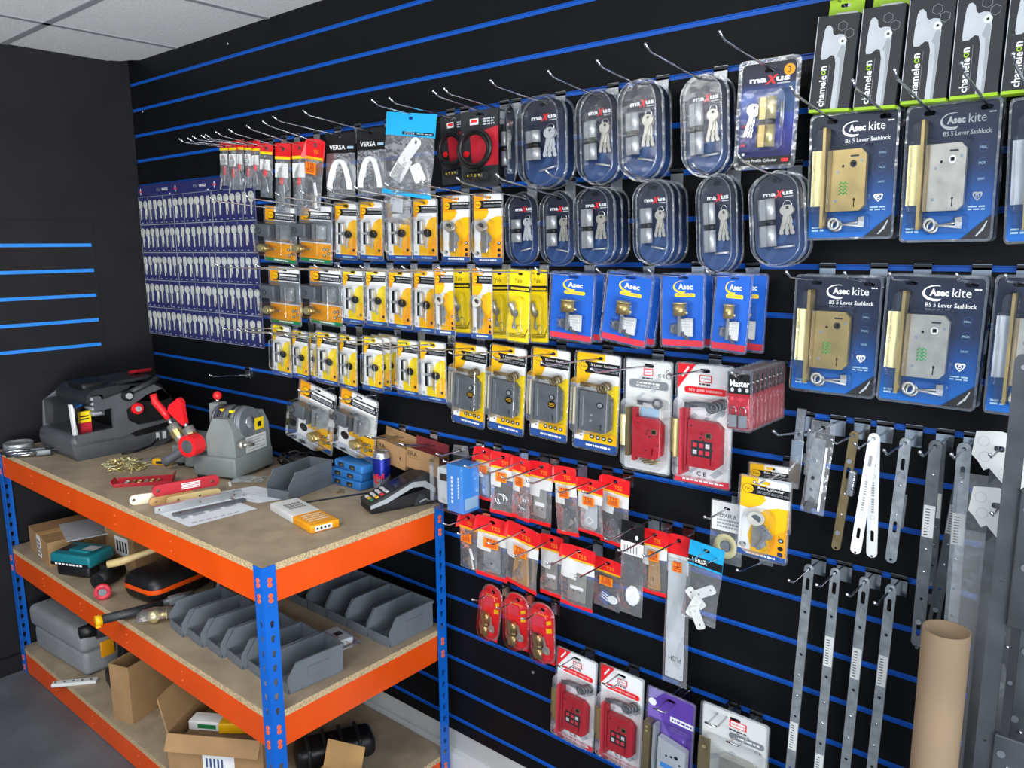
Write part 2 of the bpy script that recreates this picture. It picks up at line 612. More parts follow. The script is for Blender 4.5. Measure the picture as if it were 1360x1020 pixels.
def upright(cx, cy, sx, sy):
    """angle post at a corner: one flange along x, one along y, both punched with keyholes"""
    b = MB()
    zs = [.03 + .038 * k for k in range(23)]
    zs = [z for z in zs if not any(t - .115 < z < t - .005 for t, _ in LEV)]
    W, T = .036, .002
    out = [(0, 0), (W, 0), (W, .9), (0, .9)]
    hol = [keyhole(W / 2, z) for z in zs]
    b.M = Matrix.Translation((cx, cy, 0)) @ Matrix.Diagonal((sx, 1, 1, 1))
    b.prism(out, -T / 2, T / 2, 'post_blue', hol)
    for t, _ in LEV:
        for z in (t - .04, t - .08):
            for dz in (.006, -.006):
                b.cyl((W / 2, -.003 * (1 if sy > 0 else -1), z + dz), (W / 2, 0, z + dz), .0062, 'rivet', n=10)
    b.M = Matrix.Translation((cx, cy, 0)) @ Matrix.Rotation(PI / 2 * (1 if sy > 0 else -1), 4, 'Z')
    b.prism(out, -T / 2, T / 2, 'post_blue', hol)
    d = -1 if (sx * sy) < 0 else 1
    for t, _ in LEV:
        for z in (t - .04, t - .08):
            for dz in (.006, -.006):
                b.cyl((W / 2, -.003, z + dz), (W / 2, .003, z + dz), .0062, 'rivet', n=10)
    bpart(b, 'upright')


upright(BX, BY, -1, 1)
upright(BX, -.03, -1, -1)
upright(.018, BY, 1, 1)
upright(.018, -.03, 1, -1)
for li, (t, th) in enumerate(LEV):
    b = MB()
    b.box(.022, BX - .004, BY + .004, -.034, t - th, t, 'chip_edge')
    b.add([(.022, BY + .004, t + .0004), (BX - .004, BY + .004, t + .0004), (BX - .004, -.034, t + .0004), (.022, -.034, t + .0004)], [(0, 1, 2, 3)], 'board')
    bpart(b, 'shelf_board')
    for y0, y1 in ((BY + .003, BY + .0055), (-.0345, -.032)):
        b = MB()
        b.box(.056, BX - .037, y0, y1, t - th - .078, t - th + .0, 'orange')
        yy = y0 - .001 if y0 < -.3 else y0
        for x in (.34, .36 + .3, 1.0, 1.34):
            for dz in (.025, .052):
                b.cyl((x, y0 - .0012, t - th - dz), (x, y1, t - th - dz), .003, 'rivet', n=8)
        bpart(b, 'shelf_beam')
    for x0, x1 in ((BX - .0055, BX - .003), (.021, .0235)):
        b = MB()
        b.box(x0, x1, BY + .037, -.067, t - th - .078, t - th, 'orange')
        bpart(b, 'shelf_beam')
# worn dark scores on the worktop are part of the board
# ------------------------------------------------------------------ packaged goods, one of each kind
class Art:
    """a printed card hanging by a hole: u runs across, v runs down; origin at the hang hole"""
    def __init__(s, name, w, h, th=.0012, hole=.055, cm='white', corner=.004, slot=(.011, .0042), out=None, uh=.5, slots_u=(.5,)):
        s.w, s.h, s.hole, s.uh = w, h, hole, uh
        s.root = root(name, link=False)
        s.b = MB()
        s.th = th
        s.out = out or rrect(s.X(0), s.X(1), s.Z(1), s.Z(0), corner)
        s.slot = rrect(-slot[0], slot[0], -slot[1], slot[1], slot[1], 3)
        s.slots = [[(x + s.X(u), z) for x, z in s.slot] for u in slots_u]
        s.b.prism(s.out, -th / 2, th / 2, cm, s.slots)
        s.l = 0

    def X(s, u):
        return (u - s.uh) * s.w

    def Z(s, v):
        return (s.hole - v) * s.h

    def Y(s):
        s.l += 1
        return -s.th / 2 - .00012 * s.l

    def poly(s, pts, m, b=None, y=None):
        (b or s.b).flat([(s.X(u), s.Z(v)) for u, v in pts], s.Y() if y is None else y, m)

    def rect(s, u0, v0, u1, v1, m, r=0, b=None, y=None, hole=False):
        o = rrect(s.X(u0), s.X(u1), s.Z(v1), s.Z(v0), r, 3) if r else [(s.X(u0), s.Z(v1)), (s.X(u1), s.Z(v1)), (s.X(u1), s.Z(v0)), (s.X(u0), s.Z(v0))]
        y = s.Y() if y is None else y
        (b or s.b).prism(o, y, y, m, [s.slot] if hole else [])

    def disc(s, u, v, r, m, n=14, b=None, y=None, rin=0):
        y = s.Y() if y is None else y
        (b or s.b).prism(circ(s.X(u), s.Z(v), r, n), y, y, m, [circ(s.X(u), s.Z(v), rin, n)] if rin else [])

    def text(s, st, u, v, w, m, h=None, bold=0.0, rot=0, b=None, y=None, shear=0):
        (b or s.b).text(st, s.X(u), s.Z(v), s.Y() if y is None else y, w * s.w if w else None, m, h * s.h if h else None, bold, rot, shear)

    def lines(s, u0, u1, v0, v1, n, m, b=None, y=None):
        """small print: rows of dashes"""
        y = s.Y() if y is None else y
        rr = random.Random(int(u0 * 1000 + v0 * 77))
        for k in range(n):
            v = v0 + (v1 - v0) * (k + .5) / n
            dv = (v1 - v0) / n * .28
            u = u0
            while u < u1 - .02:
                e = min(u1, u + rr.uniform(.03, .1))
                s.rect(u, v - dv, e, v + dv, m, b=b, y=y)
                u = e + .018

    def card(s, name='card'):
        return s.b.build(name, s.root, link=False)

    def part(s, b, name, label=None):
        return b.build(name, s.root, label, link=False)

    def shell(s, u0, v0, u1, v1, d, r=.008, ins=.004, flange=.0035, rimw=.0025, m='clear'):
        b = MB()
        b.dome(rrect(s.X(u0), s.X(u1), s.Z(v1), s.Z(v0), r), -s.th - .0012, d, ins, m)
        o = rrect(s.X(0) - flange, s.X(1) + flange, s.Z(1) - flange, s.Z(0) + flange, .008)
        b.ring(o, flange + rimw, -.0032, -.002, 'rim')
        return s.part(b, 'blister')


def key_bit(b, x, z, ang, L, m, y, r=.011, hm=None, wide=1):
    """door key lying flat: bow with a hole, neck, blade with cuts"""
    M0 = b.M.copy()
    b.M = M0 @ Matrix.Translation((x, 0, z)) @ Matrix.Rotation(ang, 4, 'Y')
    b.prism(circ(0, 0, r * wide, 12, r), y - .002, y, hm or m, [circ(0, r * .45, r * .28, 8)])
    w = r * .32
    b.prism([(-w, -r * .9), (-w, -L), (0, -L - .003), (w, -L), (w * .5, -L * .85), (w, -L * .75), (w * .4, -L * .62), (w, -L * .52), (w, -r * .9)][::-1], y - .0018, y - .0004, m)
    b.M = M0


def lever_key(b, x, z, ang, L, m, y):
    """old style mortice key: round bow, shank, bit"""
    M0 = b.M.copy()
    b.M = M0 @ Matrix.Translation((x, y, z)) @ Matrix.Rotation(ang, 4, 'Y')
    b.lathe([(.0075, -.0015), (.012, -.0015), (.012, .0015), (.0075, .0015), (.0075, -.0015)], m, ax='y', n=14)
    b.cyl((0, 0, -.011), (0, 0, -L), .0022, m, n=8)
    b.box(0, .009, -.001, .001, -L, -L + .012, m)
    b.M = M0


def euro_body(b, x, z, L, m, mc, y, k=1.0, ang=0, twin=None):
    """euro profile cylinder standing upright: round barrel over a slim web, cam in the middle"""
    M0 = b.M.copy()
    b.M = M0 @ Matrix.Translation((x, y, z)) @ Matrix.Rotation(ang, 4, 'Y')
    R = .0085 * k
    for a, c in ((-L / 2, -.006), (.006, L / 2)):
        b.cyl((0, 0, a), (0, 0, c), R, m, n=14)
        b.box(-R * 2.0, 0, -R * .55, R * .55, a, c, twin or m)
        b.cyl((-R * 2.0, 0, a), (-R * 2.0, 0, c), R * .55, twin or m, n=10)
    b.cyl((0, 0, -.0055), (0, 0, .0055), R * .95, mc, n=12)
    b.box(-R * 1.9, 0, -R * .4, R * .4, -.0055, .0055, mc)
    b.M = M0


def swoosh(a, pts, m):
    a.poly(pts, m)


PROTO = {}


def yale_logo(a, v, band=True, size=.12, txt='Yale'):
    if band:
        a.rect(.2, v - .055, 1, v + .06, 'black')
        a.lines(.36, .95, v - .04, v - .012, 1, 'offwhite')
        a.lines(.36, .97, v + .004, v + .04, 2, 'mid_grey')
    a.disc(.16, v, size * a.w, 'black', 16)
    a.disc(.16, v, size * a.w * .92, 'yellow', 16)
    a.text(txt, .16, v, size * 1.45, 'black', bold=.01)


def curve_band(cx, cz, r0, r1, a0, a1, n=10):
    o = [(cx + r1 * math.cos(math.radians(a0 + (a1 - a0) * k / n)), cz - r1 * math.sin(math.radians(a0 + (a1 - a0) * k / n))) for k in range(n + 1)]
    return o + [(cx + r0 * math.cos(math.radians(a0 + (a1 - a0) * k / n)), cz - r0 * math.sin(math.radians(a0 + (a1 - a0) * k / n))) for k in range(n, -1, -1)]


# yellow euro cylinder pack (two tints)
def make_euro(key, yel, yel2):
    a = Art('cylinder_lock_pack', .078, .168)
    a.rect(0, 0, .58, .1, yel, hole=True)
    a.poly([(0, .1), (.3, .1), (.14, .3), (0, .36)], yel2)
    a.poly([(.5, .93), (.42, .72), (.5, .5), (.62, .36), (.8, .3), (1, .29), (1, .93)], yel)
    a.poly([(.24, .93), (.24, .76), (.5, .78), (.56, .93)], yel)
    a.poly([(.62, .93), (.66, .76), (.82, .62), (1, .6), (1, .93)], yel2)
    yale_logo(a, .17)
    a.rect(0, .93, 1, 1, 'foot_blue')
    a.lines(.35, .8, .945, .985, 1, 'pale_blue')
    a.disc(.84, .84, .0045, 'black')
    a.disc(.12, .88, .004, 'pale_grey')
    a.card()
    a.shell(.1, .28, .9, .9, .022)
    b = MB()
    for v0, v1 in ((.36, .53), (.57, .74)):
        b.rbox(a.X(.2), a.X(.3), -.014, -.003, a.Z(v1), a.Z(v0), 'white', .002)
        b.box(a.X(.3), a.X(.43), -.013, -.003, a.Z(v1), a.Z(v0), 'black')
        b.rbox(a.X(.43), a.X(.54), -.017, -.003, a.Z(v1), a.Z(v0), 'satin', .003)
    b.box(a.X(.3), a.X(.54), -.012, -.003, a.Z(.57), a.Z(.53), 'satin_dark')
    b.cyl((a.X(.4), -.012, a.Z(.55)), (a.X(.4), -.0135, a.Z(.55)), .004, 'satin', n=8)
    a.part(b, 'lock_cylinder')
    b = MB()
    key_bit(b, a.X(.69), a.Z(.56), .12, .04, 'satin', -.008, .0115, 'black', 1.1)
    a.part(b, 'key')
    PROTO[key] = a


make_euro('euro', 'yellow', 'amber')
make_euro('euro_lemon', 'lemon', 'yellow')


def make_rim(key, big=False):
    a = Art('rim_cylinder_pack', .1, .215 if not big else .2, corner=.005)
    a.poly([(0, 0), (.62, 0), (.5, .12), (.5, .25), (0, .25)], 'amber' if not big else 'yellow')
    a.rect(.36, 0, .64, .085, 'white', hole=True)
    a.poly([(0, .25), (.55, .25), (.44, .34), (.2, .4), (0, .39)], 'yellow')
    a.poly(curve_band(.95, .9, .35, .72, 95, 180, 12), 'white')
    a.poly([(.28, .93), (.2, .74), (.3, .52), (.52, .38), (.78, .33), (1, .33), (1, .93)], 'yellow')
    a.poly([(.62, .93), (.66, .7), (1, .56), (1, .93)], 'amber')
    yale_logo(a, .155)
    if big:
        a.rect(.33, .105, .97, .147, 'black')
        a.text('Rim Cylinder', .62, .128, .52, 'white')
    a.rect(0, .93, 1, 1, 'foot_blue')
    a.lines(.2, .8, .945, .985, 1, 'white')
    for v in (.72, .82):
        a.disc(.88, v, .0055, 'black')
    a.disc(.88, .72, .003, 'pale_blue')
    a.rect(.83, .87, .93, .92, 'navy2')
    a.disc(.12, .87, .007, 'black')
    a.card()
    a.shell(.14, .36, .76, .92, .032, .022)
    b = MB()
    b.cyl((a.X(.44), -.024, a.Z(.47)), (a.X(.4), -.010, a.Z(.5)), .0165, 'nickel', n=16)
    b.cyl((a.X(.44), -.0245, a.Z(.47)), (a.X(.44), -.0255, a.Z(.47)), .010, 'chrome', n=16)
    b.box(a.X(.33), a.X(.5), -.012, -.007, a.Z(.86), a.Z(.5), 'nickel')
    a.part(b, 'rim_cylinder')
    b = MB()
    for k in range(4):
        key_bit(b, a.X(.5 + .05 * k), a.Z(.6 + .02 * k), -.25 + .22 * k, .042, 'steel', -.009 - .0028 * k, .0115)
    a.part(b, 'keys')
    PROTO[key] = a


make_rim('rim')
make_rim('rim_big', True)

# all-yellow extra keys card
a = Art('yellow_key_card', .1, .215, cm='lemon')
a.text('Yale', .42, .15, .36, 'black')
a.rect(0, .22, 1, .3, 'black')
a.lines(.1, .95, .235, .29, 1, 'lemon')
a.lines(.12, .85, .88, .94, 3, 'charcoal')
a.poly([(.78, .9), (.92, .8), (.94, .815), (.8, .915)], 'charcoal')
a.card()
a.shell(.1, .36, .8, .95, .02, .02)
b = MB()
b.lathe([(.0125, -.0012), (.0145, 0), (.0125, .0012), (.0115, 0), (.0125, -.0012)], 'chrome', (a.X(.6), -.008, a.Z(.82)), ax='y', n=16)
b.cyl((a.X(.3), -.018, a.Z(.45)), (a.X(.36), -.006, a.Z(.62)), .012, 'nickel', n=14)
a.part(b, 'ring_and_cylinder')
b = MB()
for k in range(3):
    key_bit(b, a.X(.36 + .06 * k), a.Z(.6), -.2 + .25 * k, .045, 'steel', -.009 - .002 * k)
a.part(b, 'keys')
PROTO['yellow'] = a


def make_nightlatch(key, dark):
    a = Art('night_latch_pack', .135, .225, corner=.005)
    a.rect(0, 0, .3, .26, 'amber')
    a.rect(.12, .1, 1, .24, 'charcoal')
    a.rect(.34, .125, .9, .155, 'white')
    a.lines(.33, .93, .17, .22, 2, 'pale_grey')
    a.disc(.18, .16, .0155, 'black')
    a.disc(.18, .16, .0142, 'yellow')
    a.text('Yale', .18, .16, .17, 'black')
    if dark:
        a.rect(0, .26, 1, .64, 'mid_grey')
        a.rect(.02, .66, 1, .93, 'amber')
        a.rect(0, .93, 1, 1, 'green')
    else:
        a.rect(0, .26, 1, .64, 'offwhite')
        a.rect(.62, .62, 1, .92, 'yellow')
        a.rect(.3, .64, .62, .74, 'yellow')
        a.rect(0, .93, 1, 1, 'foot_blue')
        a.disc(.18, .78, .015, 'black')
    a.lines(.3, .75, .945, .985, 1, 'white')
    for u, v in ((.76, .76), (.86, .75), (.9, .82), (.78, .86)):
        a.disc(u, v, .006, 'black')
        a.disc(u, v, .0036, 'pale_grey')
    a.card()
    a.shell(.03, .28, .97, .92, .048, .012, .006)
    b = MB()
    m1 = 'gunmetal' if dark else 'bronze'
    b.box(a.X(-.02 if dark else .1), a.X(.42), -.036, -.006, a.Z(.56), a.Z(.33), 'gunmetal' if dark else 'gunmetal', .004)
    b.cyl((a.X(.1), -.036, a.Z(.45)), (a.X(.1), -.042, a.Z(.45)), .011, 'dark_steel')
    b.box(a.X(.02), a.X(.12), -.03, -.012, a.Z(.52), a.Z(.4), m1)
    a.part(b, 'latch_case')
    b = MB()
    for u in (.5, .64, .78):
        b.prism([(a.X(u), a.Z(.6)), (a.X(u) + .011, a.Z(.57)), (a.X(u) + .011, a.Z(.34)), (a.X(u), a.Z(.31))], -.034, -.006, 'galv' if u > .6 else 'dark_steel')
    a.part(b, 'strike_plate')
    b = MB()
    u = .14 if dark else .66
    b.cyl((a.X(u), -.012, a.Z(.77)), (a.X(u), -.034, a.Z(.77)), .017, 'brass', n=18)
    b.cyl((a.X(u), -.034, a.Z(.77)), (a.X(u), -.038, a.Z(.77)), .012, 'brass_bright', n=16)
    b.box(a.X(u) + .012, a.X(u) + .045, -.022, -.016, a.Z(.79), a.Z(.75), 'brass')
    a.part(b, 'rim_cylinder')
    PROTO[key] = a


make_nightlatch('latch_dark', True)
make_nightlatch('latch_pale', False)

# yellow sashlock pack
def make_sash(key, sticker):
    a = Art('sashlock_pack', .105, .262, corner=.006, hole=.045)
    a.poly([(0, 0), (.55, 0), (.42, .14), (.25, .3), (0, .34)], 'yellow')
    a.rect(.34, .0, .66, .075, 'yellow', hole=True)
    a.poly([(.5, .92), (.3, .6), (.55, .4), (.9, .3), (1, .3), (1, .92)], 'lemon')
    a.poly([(.2, .92), (.24, .82), (.6, .8), (1, .8), (1, .92)], 'yellow')
    yale_logo(a, .145, size=.11)
    a.rect(.32, .098, .97, .136, 'black')
    a.text('5 Lever Sashlock', .64, .118, .6, 'white')
    a.rect(0, .92, 1, 1, 'foot_blue')
    a.lines(.28, .85, .94, .975, 1, 'white')
    for k in range(4):
        a.disc(.42 + .14 * k, .865, .0058, 'black')
        a.disc(.42 + .14 * k, .865, .003, 'pale_grey')
    a.disc(.16, .87, .002, 'charcoal')
    a.card()
    b = MB()
    b.ring(rrect(a.X(0) - .004, a.X(1) + .004, a.Z(1) - .004, a.Z(0) + .004, .009), .005, -.0034, -.002, 'rim')
    b.dome(rrect(a.X(.02), a.X(.93), a.Z(.82), a.Z(.24), .01), -.003, .03, .004, 'clear')
    a.part(b, 'blister')
    b = MB()
    x0, x1, z0, z1 = a.X(.22), a.X(.9), a.Z(.79), a.Z(.38)
    kh = [(x0 + .052 + p[0] * .55, z0 + .014 + p[1] * .9) for p in [(-.003, -.006), (.003, -.006), (.0025, .003), (.005, .008), (0, .012), (-.005, .008), (-.0025, .003)]]
    b.prism([(x0, z0), (x1 - .012, z0), (x1, z0 + .012), (x1, z1 - .014), (x1 - .014, z1), (x0, z1)], -.022, -.005, 'gunmetal', [kh])
    b.box(x0 + .008, x0 + .0095, -.0226, -.022, z0 + .014, z1 - .014, 'light_grey')
    cx, cz = x0 + .05, z1 - .032
    b.cyl((cx, -.022, cz), (cx, -.0235, cz), .0085, 'charcoal')
    b.cyl((cx, -.0235, cz), (cx, -.0242, cz), .0055, 'light_grey')
    if sticker:
        b.cyl((cx, -.022, cz - .022), (cx, -.0227, cz - .022), .0115, 'black', n=18)
        for q in range(3):
            b.box(cx - .008, cx + .008, -.0229, -.0227, cz - .0185 - .004 * q, cz - .0172 - .004 * q, 'yellow')
    else:
        for dx, dz in ((-.02, -.03), (-.022, -.045)):
            b.cyl((cx + dx, -.022, cz + dz), (cx + dx, -.0228, cz + dz), .003, 'light_grey')
    a.part(b, 'lock_case')
    b = MB()
    b.box(a.X(.17), a.X(.2), -.03, -.004, a.Z(.84), a.Z(.35), 'steel')
    b.box(a.X(.04), a.X(.15), -.018, -.012, a.Z(.75), a.Z(.36), 'cream')
    a.part(b, 'faceplate')
    b = MB()
    for k in range(3):
        lever_key(b, a.X(.76 - .04 * k), a.Z(.31 + .012 * k), PI / 2 + .08 * k, .052, 'bronze', -.008 - .004 * k)
    a.part(b, 'keys')
    PROTO[key] = a


make_sash('sash', True)
make_sash('sash_plain', False)


def union_box(a, u, v, w=.2):
    a.rect(u - w / 2, v - .03, u + w / 2, v + .03, 'bright_red')
    a.rect(u - w * .42, v - .022, u + w * .42, v + .022, 'white')
    a.text('UNION', u, v, w * .72, 'bright_red', bold=.02)


def red_case(b, x0, x1, z0, z1, m, kit):
    c = .013
    kh = [(x1 - .02 + p[0] * .5, z0 + .015 + p[1]) for p in [(-.003, -.006), (.003, -.006), (.002, .004), (.004, .008), (0, .012), (-.004, .008), (-.002, .004)]]
    sp = [(x0 + .042 - .004, z1 - .034), (x0 + .042 + .004, z1 - .034), (x0 + .042 + .004, z1 - .026), (x0 + .042 - .004, z1 - .026)]
    b.prism([(x0, z0), (x1 - c, z0), (x1, z0 + c), (x1, z1 - c), (x1 - c, z1), (x0, z1)], -.02, -.005, m, [kh, sp])
    b.cyl((x0 + .042, -.02, z1 - .03), (x0 + .042, -.0206, z1 - .03), .0075, 'bronze')
    b.box(x0 + .038, x0 + .046, -.0212, -.0206, z1 - .034, z1 - .026, 'black')
    for dx, dz in ((.006, .012), (.028, .028), (.026, .036), (.032, .042), (.05, .06), (.024, .075)):
        b.cyl((x0 + dx, -.02, z1 - dz), (x0 + dx, -.0205, z1 - dz), .0022, 'charcoal', n=8)
    if kit:
        w = (x1 - x0)
        b.box(x0 + w * .12, x0 + w * .74, -.0206, -.02, z0 + (z1 - z0) * .24, z0 + (z1 - z0) * .58, 'charcoal')
        for i in range(3):
            for j in range(2):
                b.box(x0 + w * (.17 + .19 * i), x0 + w * (.29 + .19 * i), -.021, -.0206, z0 + (z1 - z0) * (.29 + .15 * j), z0 + (z1 - z0) * (.38 + .15 * j), 'pale_red' if (i + j) % 3 else 'offwhite')


# grey-white three lever pack
def slashes(a, m, v0, v1, seed):
    r = random.Random(seed)
    for k in range(16):
        u, v = r.uniform(.02, .85), r.uniform(v0, v1)
        L = .09
        p = [(u, v + .03), (u + L * 1.6, v - .03), (u + L * 1.6 + .06, v - .02), (u + .06, v + .04)]
        if all(0 < q[0] < 1 and 0 < q[1] < 1 for q in p):
            a.poly(p, m)


a = Art('mortice_lock_pack', .105, .262, cm='offwhite', corner=.005, hole=.05)
slashes(a, 'pale_grey', .12, .95, 3)
union_box(a, .5, .105)
a.lines(.37, .63, .15, .17, 1, 'charcoal')
a.text('C E', .78, .125, .14, 'charcoal')
a.disc(.93, .125, .006, 'charcoal', rin=.0045)
a.rect(.1, .18, .93, .25, 'mid_grey', .006)
a.lines(.26, .76, .192, .214, 1, 'white')
a.text('MORTICE LOCK', .5, .23, .5, 'white', bold=.01)
a.rect(.36, .42, .75, .5, 'pale_blue')
a.card()
a.shell(.04, .33, .95, .95, .03, .01)
b = MB()
red_case(b, a.X(.34), a.X(.9), a.Z(.86), a.Z(.5), 'crimson', False)
a.part(b, 'lock_case')
b = MB()
b.box(a.X(.26), a.X(.33), -.018, -.0045, a.Z(.9), a.Z(.42), 'crimson')
b.box(a.X(.14), a.X(.22), -.024, -.006, a.Z(.86), a.Z(.42), 'bronze')
a.part(b, 'faceplate')
b = MB()
b.box(a.X(-.02), a.X(.09), -.016, -.012, a.Z(.78), a.Z(.5), 'brass_bright')
a.part(b, 'strike_plate')
b = MB()
lever_key(b, a.X(.74), a.Z(.37), PI / 2 + .05, .045, 'dark_steel', -.008)
a.part(b, 'key')
b = MB()
for k in range(7):
    u, v = .45 + .05 * k, .885 + .012 * (k % 3)
    b.cyl((a.X(u) - .008, -.006 - .001 * k, a.Z(v) - .003), (a.X(u) + .01, -.006 - .001 * k, a.Z(v) + .003), .0016, 'brass', n=6)
a.part(b, 'screws')
PROTO['union3'] = a


def make_union5(key, lock_v=(.5, .87), band='red'):
    a = Art('five_lever_lock_pack', .112, .262, cm='white', corner=.005, hole=.05)
    slashes(a, 'pale_grey', .3, .93, 5)
    a.poly([(0, 0), (.34, 0), (0, .22)], 'bright_red')
    a.poly([(.08, .1), (.2, .02), (.22, .035), (.1, .115)], 'white')
    a.rect(.36, 0, .64, .075, 'white', hole=True)
    union_box(a, .52, .115, .22)
    a.lines(.4, .64, .15, .17, 1, 'charcoal')
    a.rect(.14, .185, .92, .24, 'bright_red', .006)
    a.text('BS 5 LEVER SASHLOCK', .53, .212, .6, 'white')
    a.text('C E', .5, .91, .17, 'charcoal', bold=.01)
    a.rect(0, .945, 1, 1, 'pale_red')
    a.lines(.15, .9, .96, .985, 1, 'white')
    a.card()
    a.shell(.04, .26, .96, .94, .03, .01)
    b = MB()
    red_case(b, a.X(.3), a.X(.9), a.Z(.84), a.Z(.45), 'crimson', True)
    a.part(b, 'lock_case')
    b = MB()
    b.box(a.X(.16), a.X(.205), -.026, -.005, a.Z(.92), a.Z(.36), 'pale_red')
    b.box(a.X(.235), a.X(.275), -.02, -.005, a.Z(.9), a.Z(.36), 'crimson')
    a.part(b, 'faceplate')
    b = MB()
    b.box(a.X(-.06), a.X(.03), -.013, -.010, a.Z(.75), a.Z(.46), 'bronze')
    b.box(a.X(.04), a.X(.13), -.02, -.012, a.Z(.78), a.Z(.46), 'brass')
    a.part(b, 'strike_plate')
    b = MB()
    for k in range(4):
        lever_key(b, a.X(.85 - .05 * k), a.Z(.3 + .012 * k), PI / 2 - .06 + .05 * k, .055, 'dark_steel', -.007 - .003 * k)
    a.part(b, 'keys')
    PROTO[key] = a


make_union5('union5')

# pale deadlock pack low on the wall
a = Art('deadlock_pack', .13, .29, cm='offwhite', corner=.006, hole=.06)
union_box(a, .55, .1, .26)
a.lines(.42, .68, .145, .165, 1, 'charcoal')
a.rect(.42, .18, .95, .235, 'mid_grey', .006)
a.lines(.5, .88, .195, .22, 1, 'white')
a.text('C E', .86, .27, .1, 'charcoal')
slashes(a, 'pale_grey', .3, .95, 8)
a.card()
a.shell(.04, .25, .96, .95, .034, .014)
b = MB()
b.prism([(a.X(.36), a.Z(.9)), (a.X(.86), a.Z(.9)), (a.X(.92), a.Z(.86)), (a.X(.92), a.Z(.42)), (a.X(.84), a.Z(.37)), (a.X(.36), a.Z(.37))], -.024, -.005, 'nickel')
b.cyl((a.X(.6), -.024, a.Z(.6)), (a.X(.6), -.025, a.Z(.6)), .006, 'charcoal')
a.part(b, 'lock_case')
b = MB()
b.box(a.X(.03), a.X(.2), -.022, -.018, a.Z(.9), a.Z(.27), 'bronze')
b.cyl((a.X(.11), -.022, a.Z(.35)), (a.X(.11), -.0228, a.Z(.35)), .004, 'brass_bright')
a.part(b, 'strike_plate')
PROTO['deadlock'] = a

# purple pack
a = Art('purple_lock_pack', .125, .29, cm='purple', corner=.006, hole=.07)
a.poly([(0, .12), (.2, .2), (.6, .5), (0, .95)], 'violet')
a.poly([(0, 0), (.36, 0), (.16, .1), (0, .12)], 'lilac')
a.disc(.1, .15, .011, 'white')
a.rect(.5, .22, 1, .275, 'white')
a.lines(.54, .96, .23, .265, 1, 'purple')
a.card()
a.shell(.03, .3, .97, .96, .034, .012)
b = MB()
b.prism([(a.X(.36), a.Z(.95)), (a.X(.95), a.Z(.95)), (a.X(.95), a.Z(.47)), (a.X(.36), a.Z(.42))], -.024, -.005, 'pale_grey')
for u, v, r in ((.55, .58, .003), (.66, .57, .0035), (.76, .56, .0055), (.84, .62, .003)):
    b.cyl((a.X(u), -.024, a.Z(v)), (a.X(u), -.0248, a.Z(v)), r, 'charcoal', n=10)
b.box(a.X(.44), a.X(.86), -.0252, -.024, a.Z(.71), a.Z(.665), 'sky_blue')
a.part(b, 'lock_case')
b = MB()
b.box(a.X(.05), a.X(.2), -.03, -.006, a.Z(.96), a.Z(.31), 'bronze')
for v in (.36, .4):
    b.cyl((a.X(.12), -.03, a.Z(v)), (a.X(.12), -.031, a.Z(v)), .004, 'brass_bright', n=10)
b.box(a.X(.25), a.X(.31), -.028, -.006, a.Z(.96), a.Z(.31), 'light_grey')
a.part(b, 'faceplate')
PROTO['purple'] = a


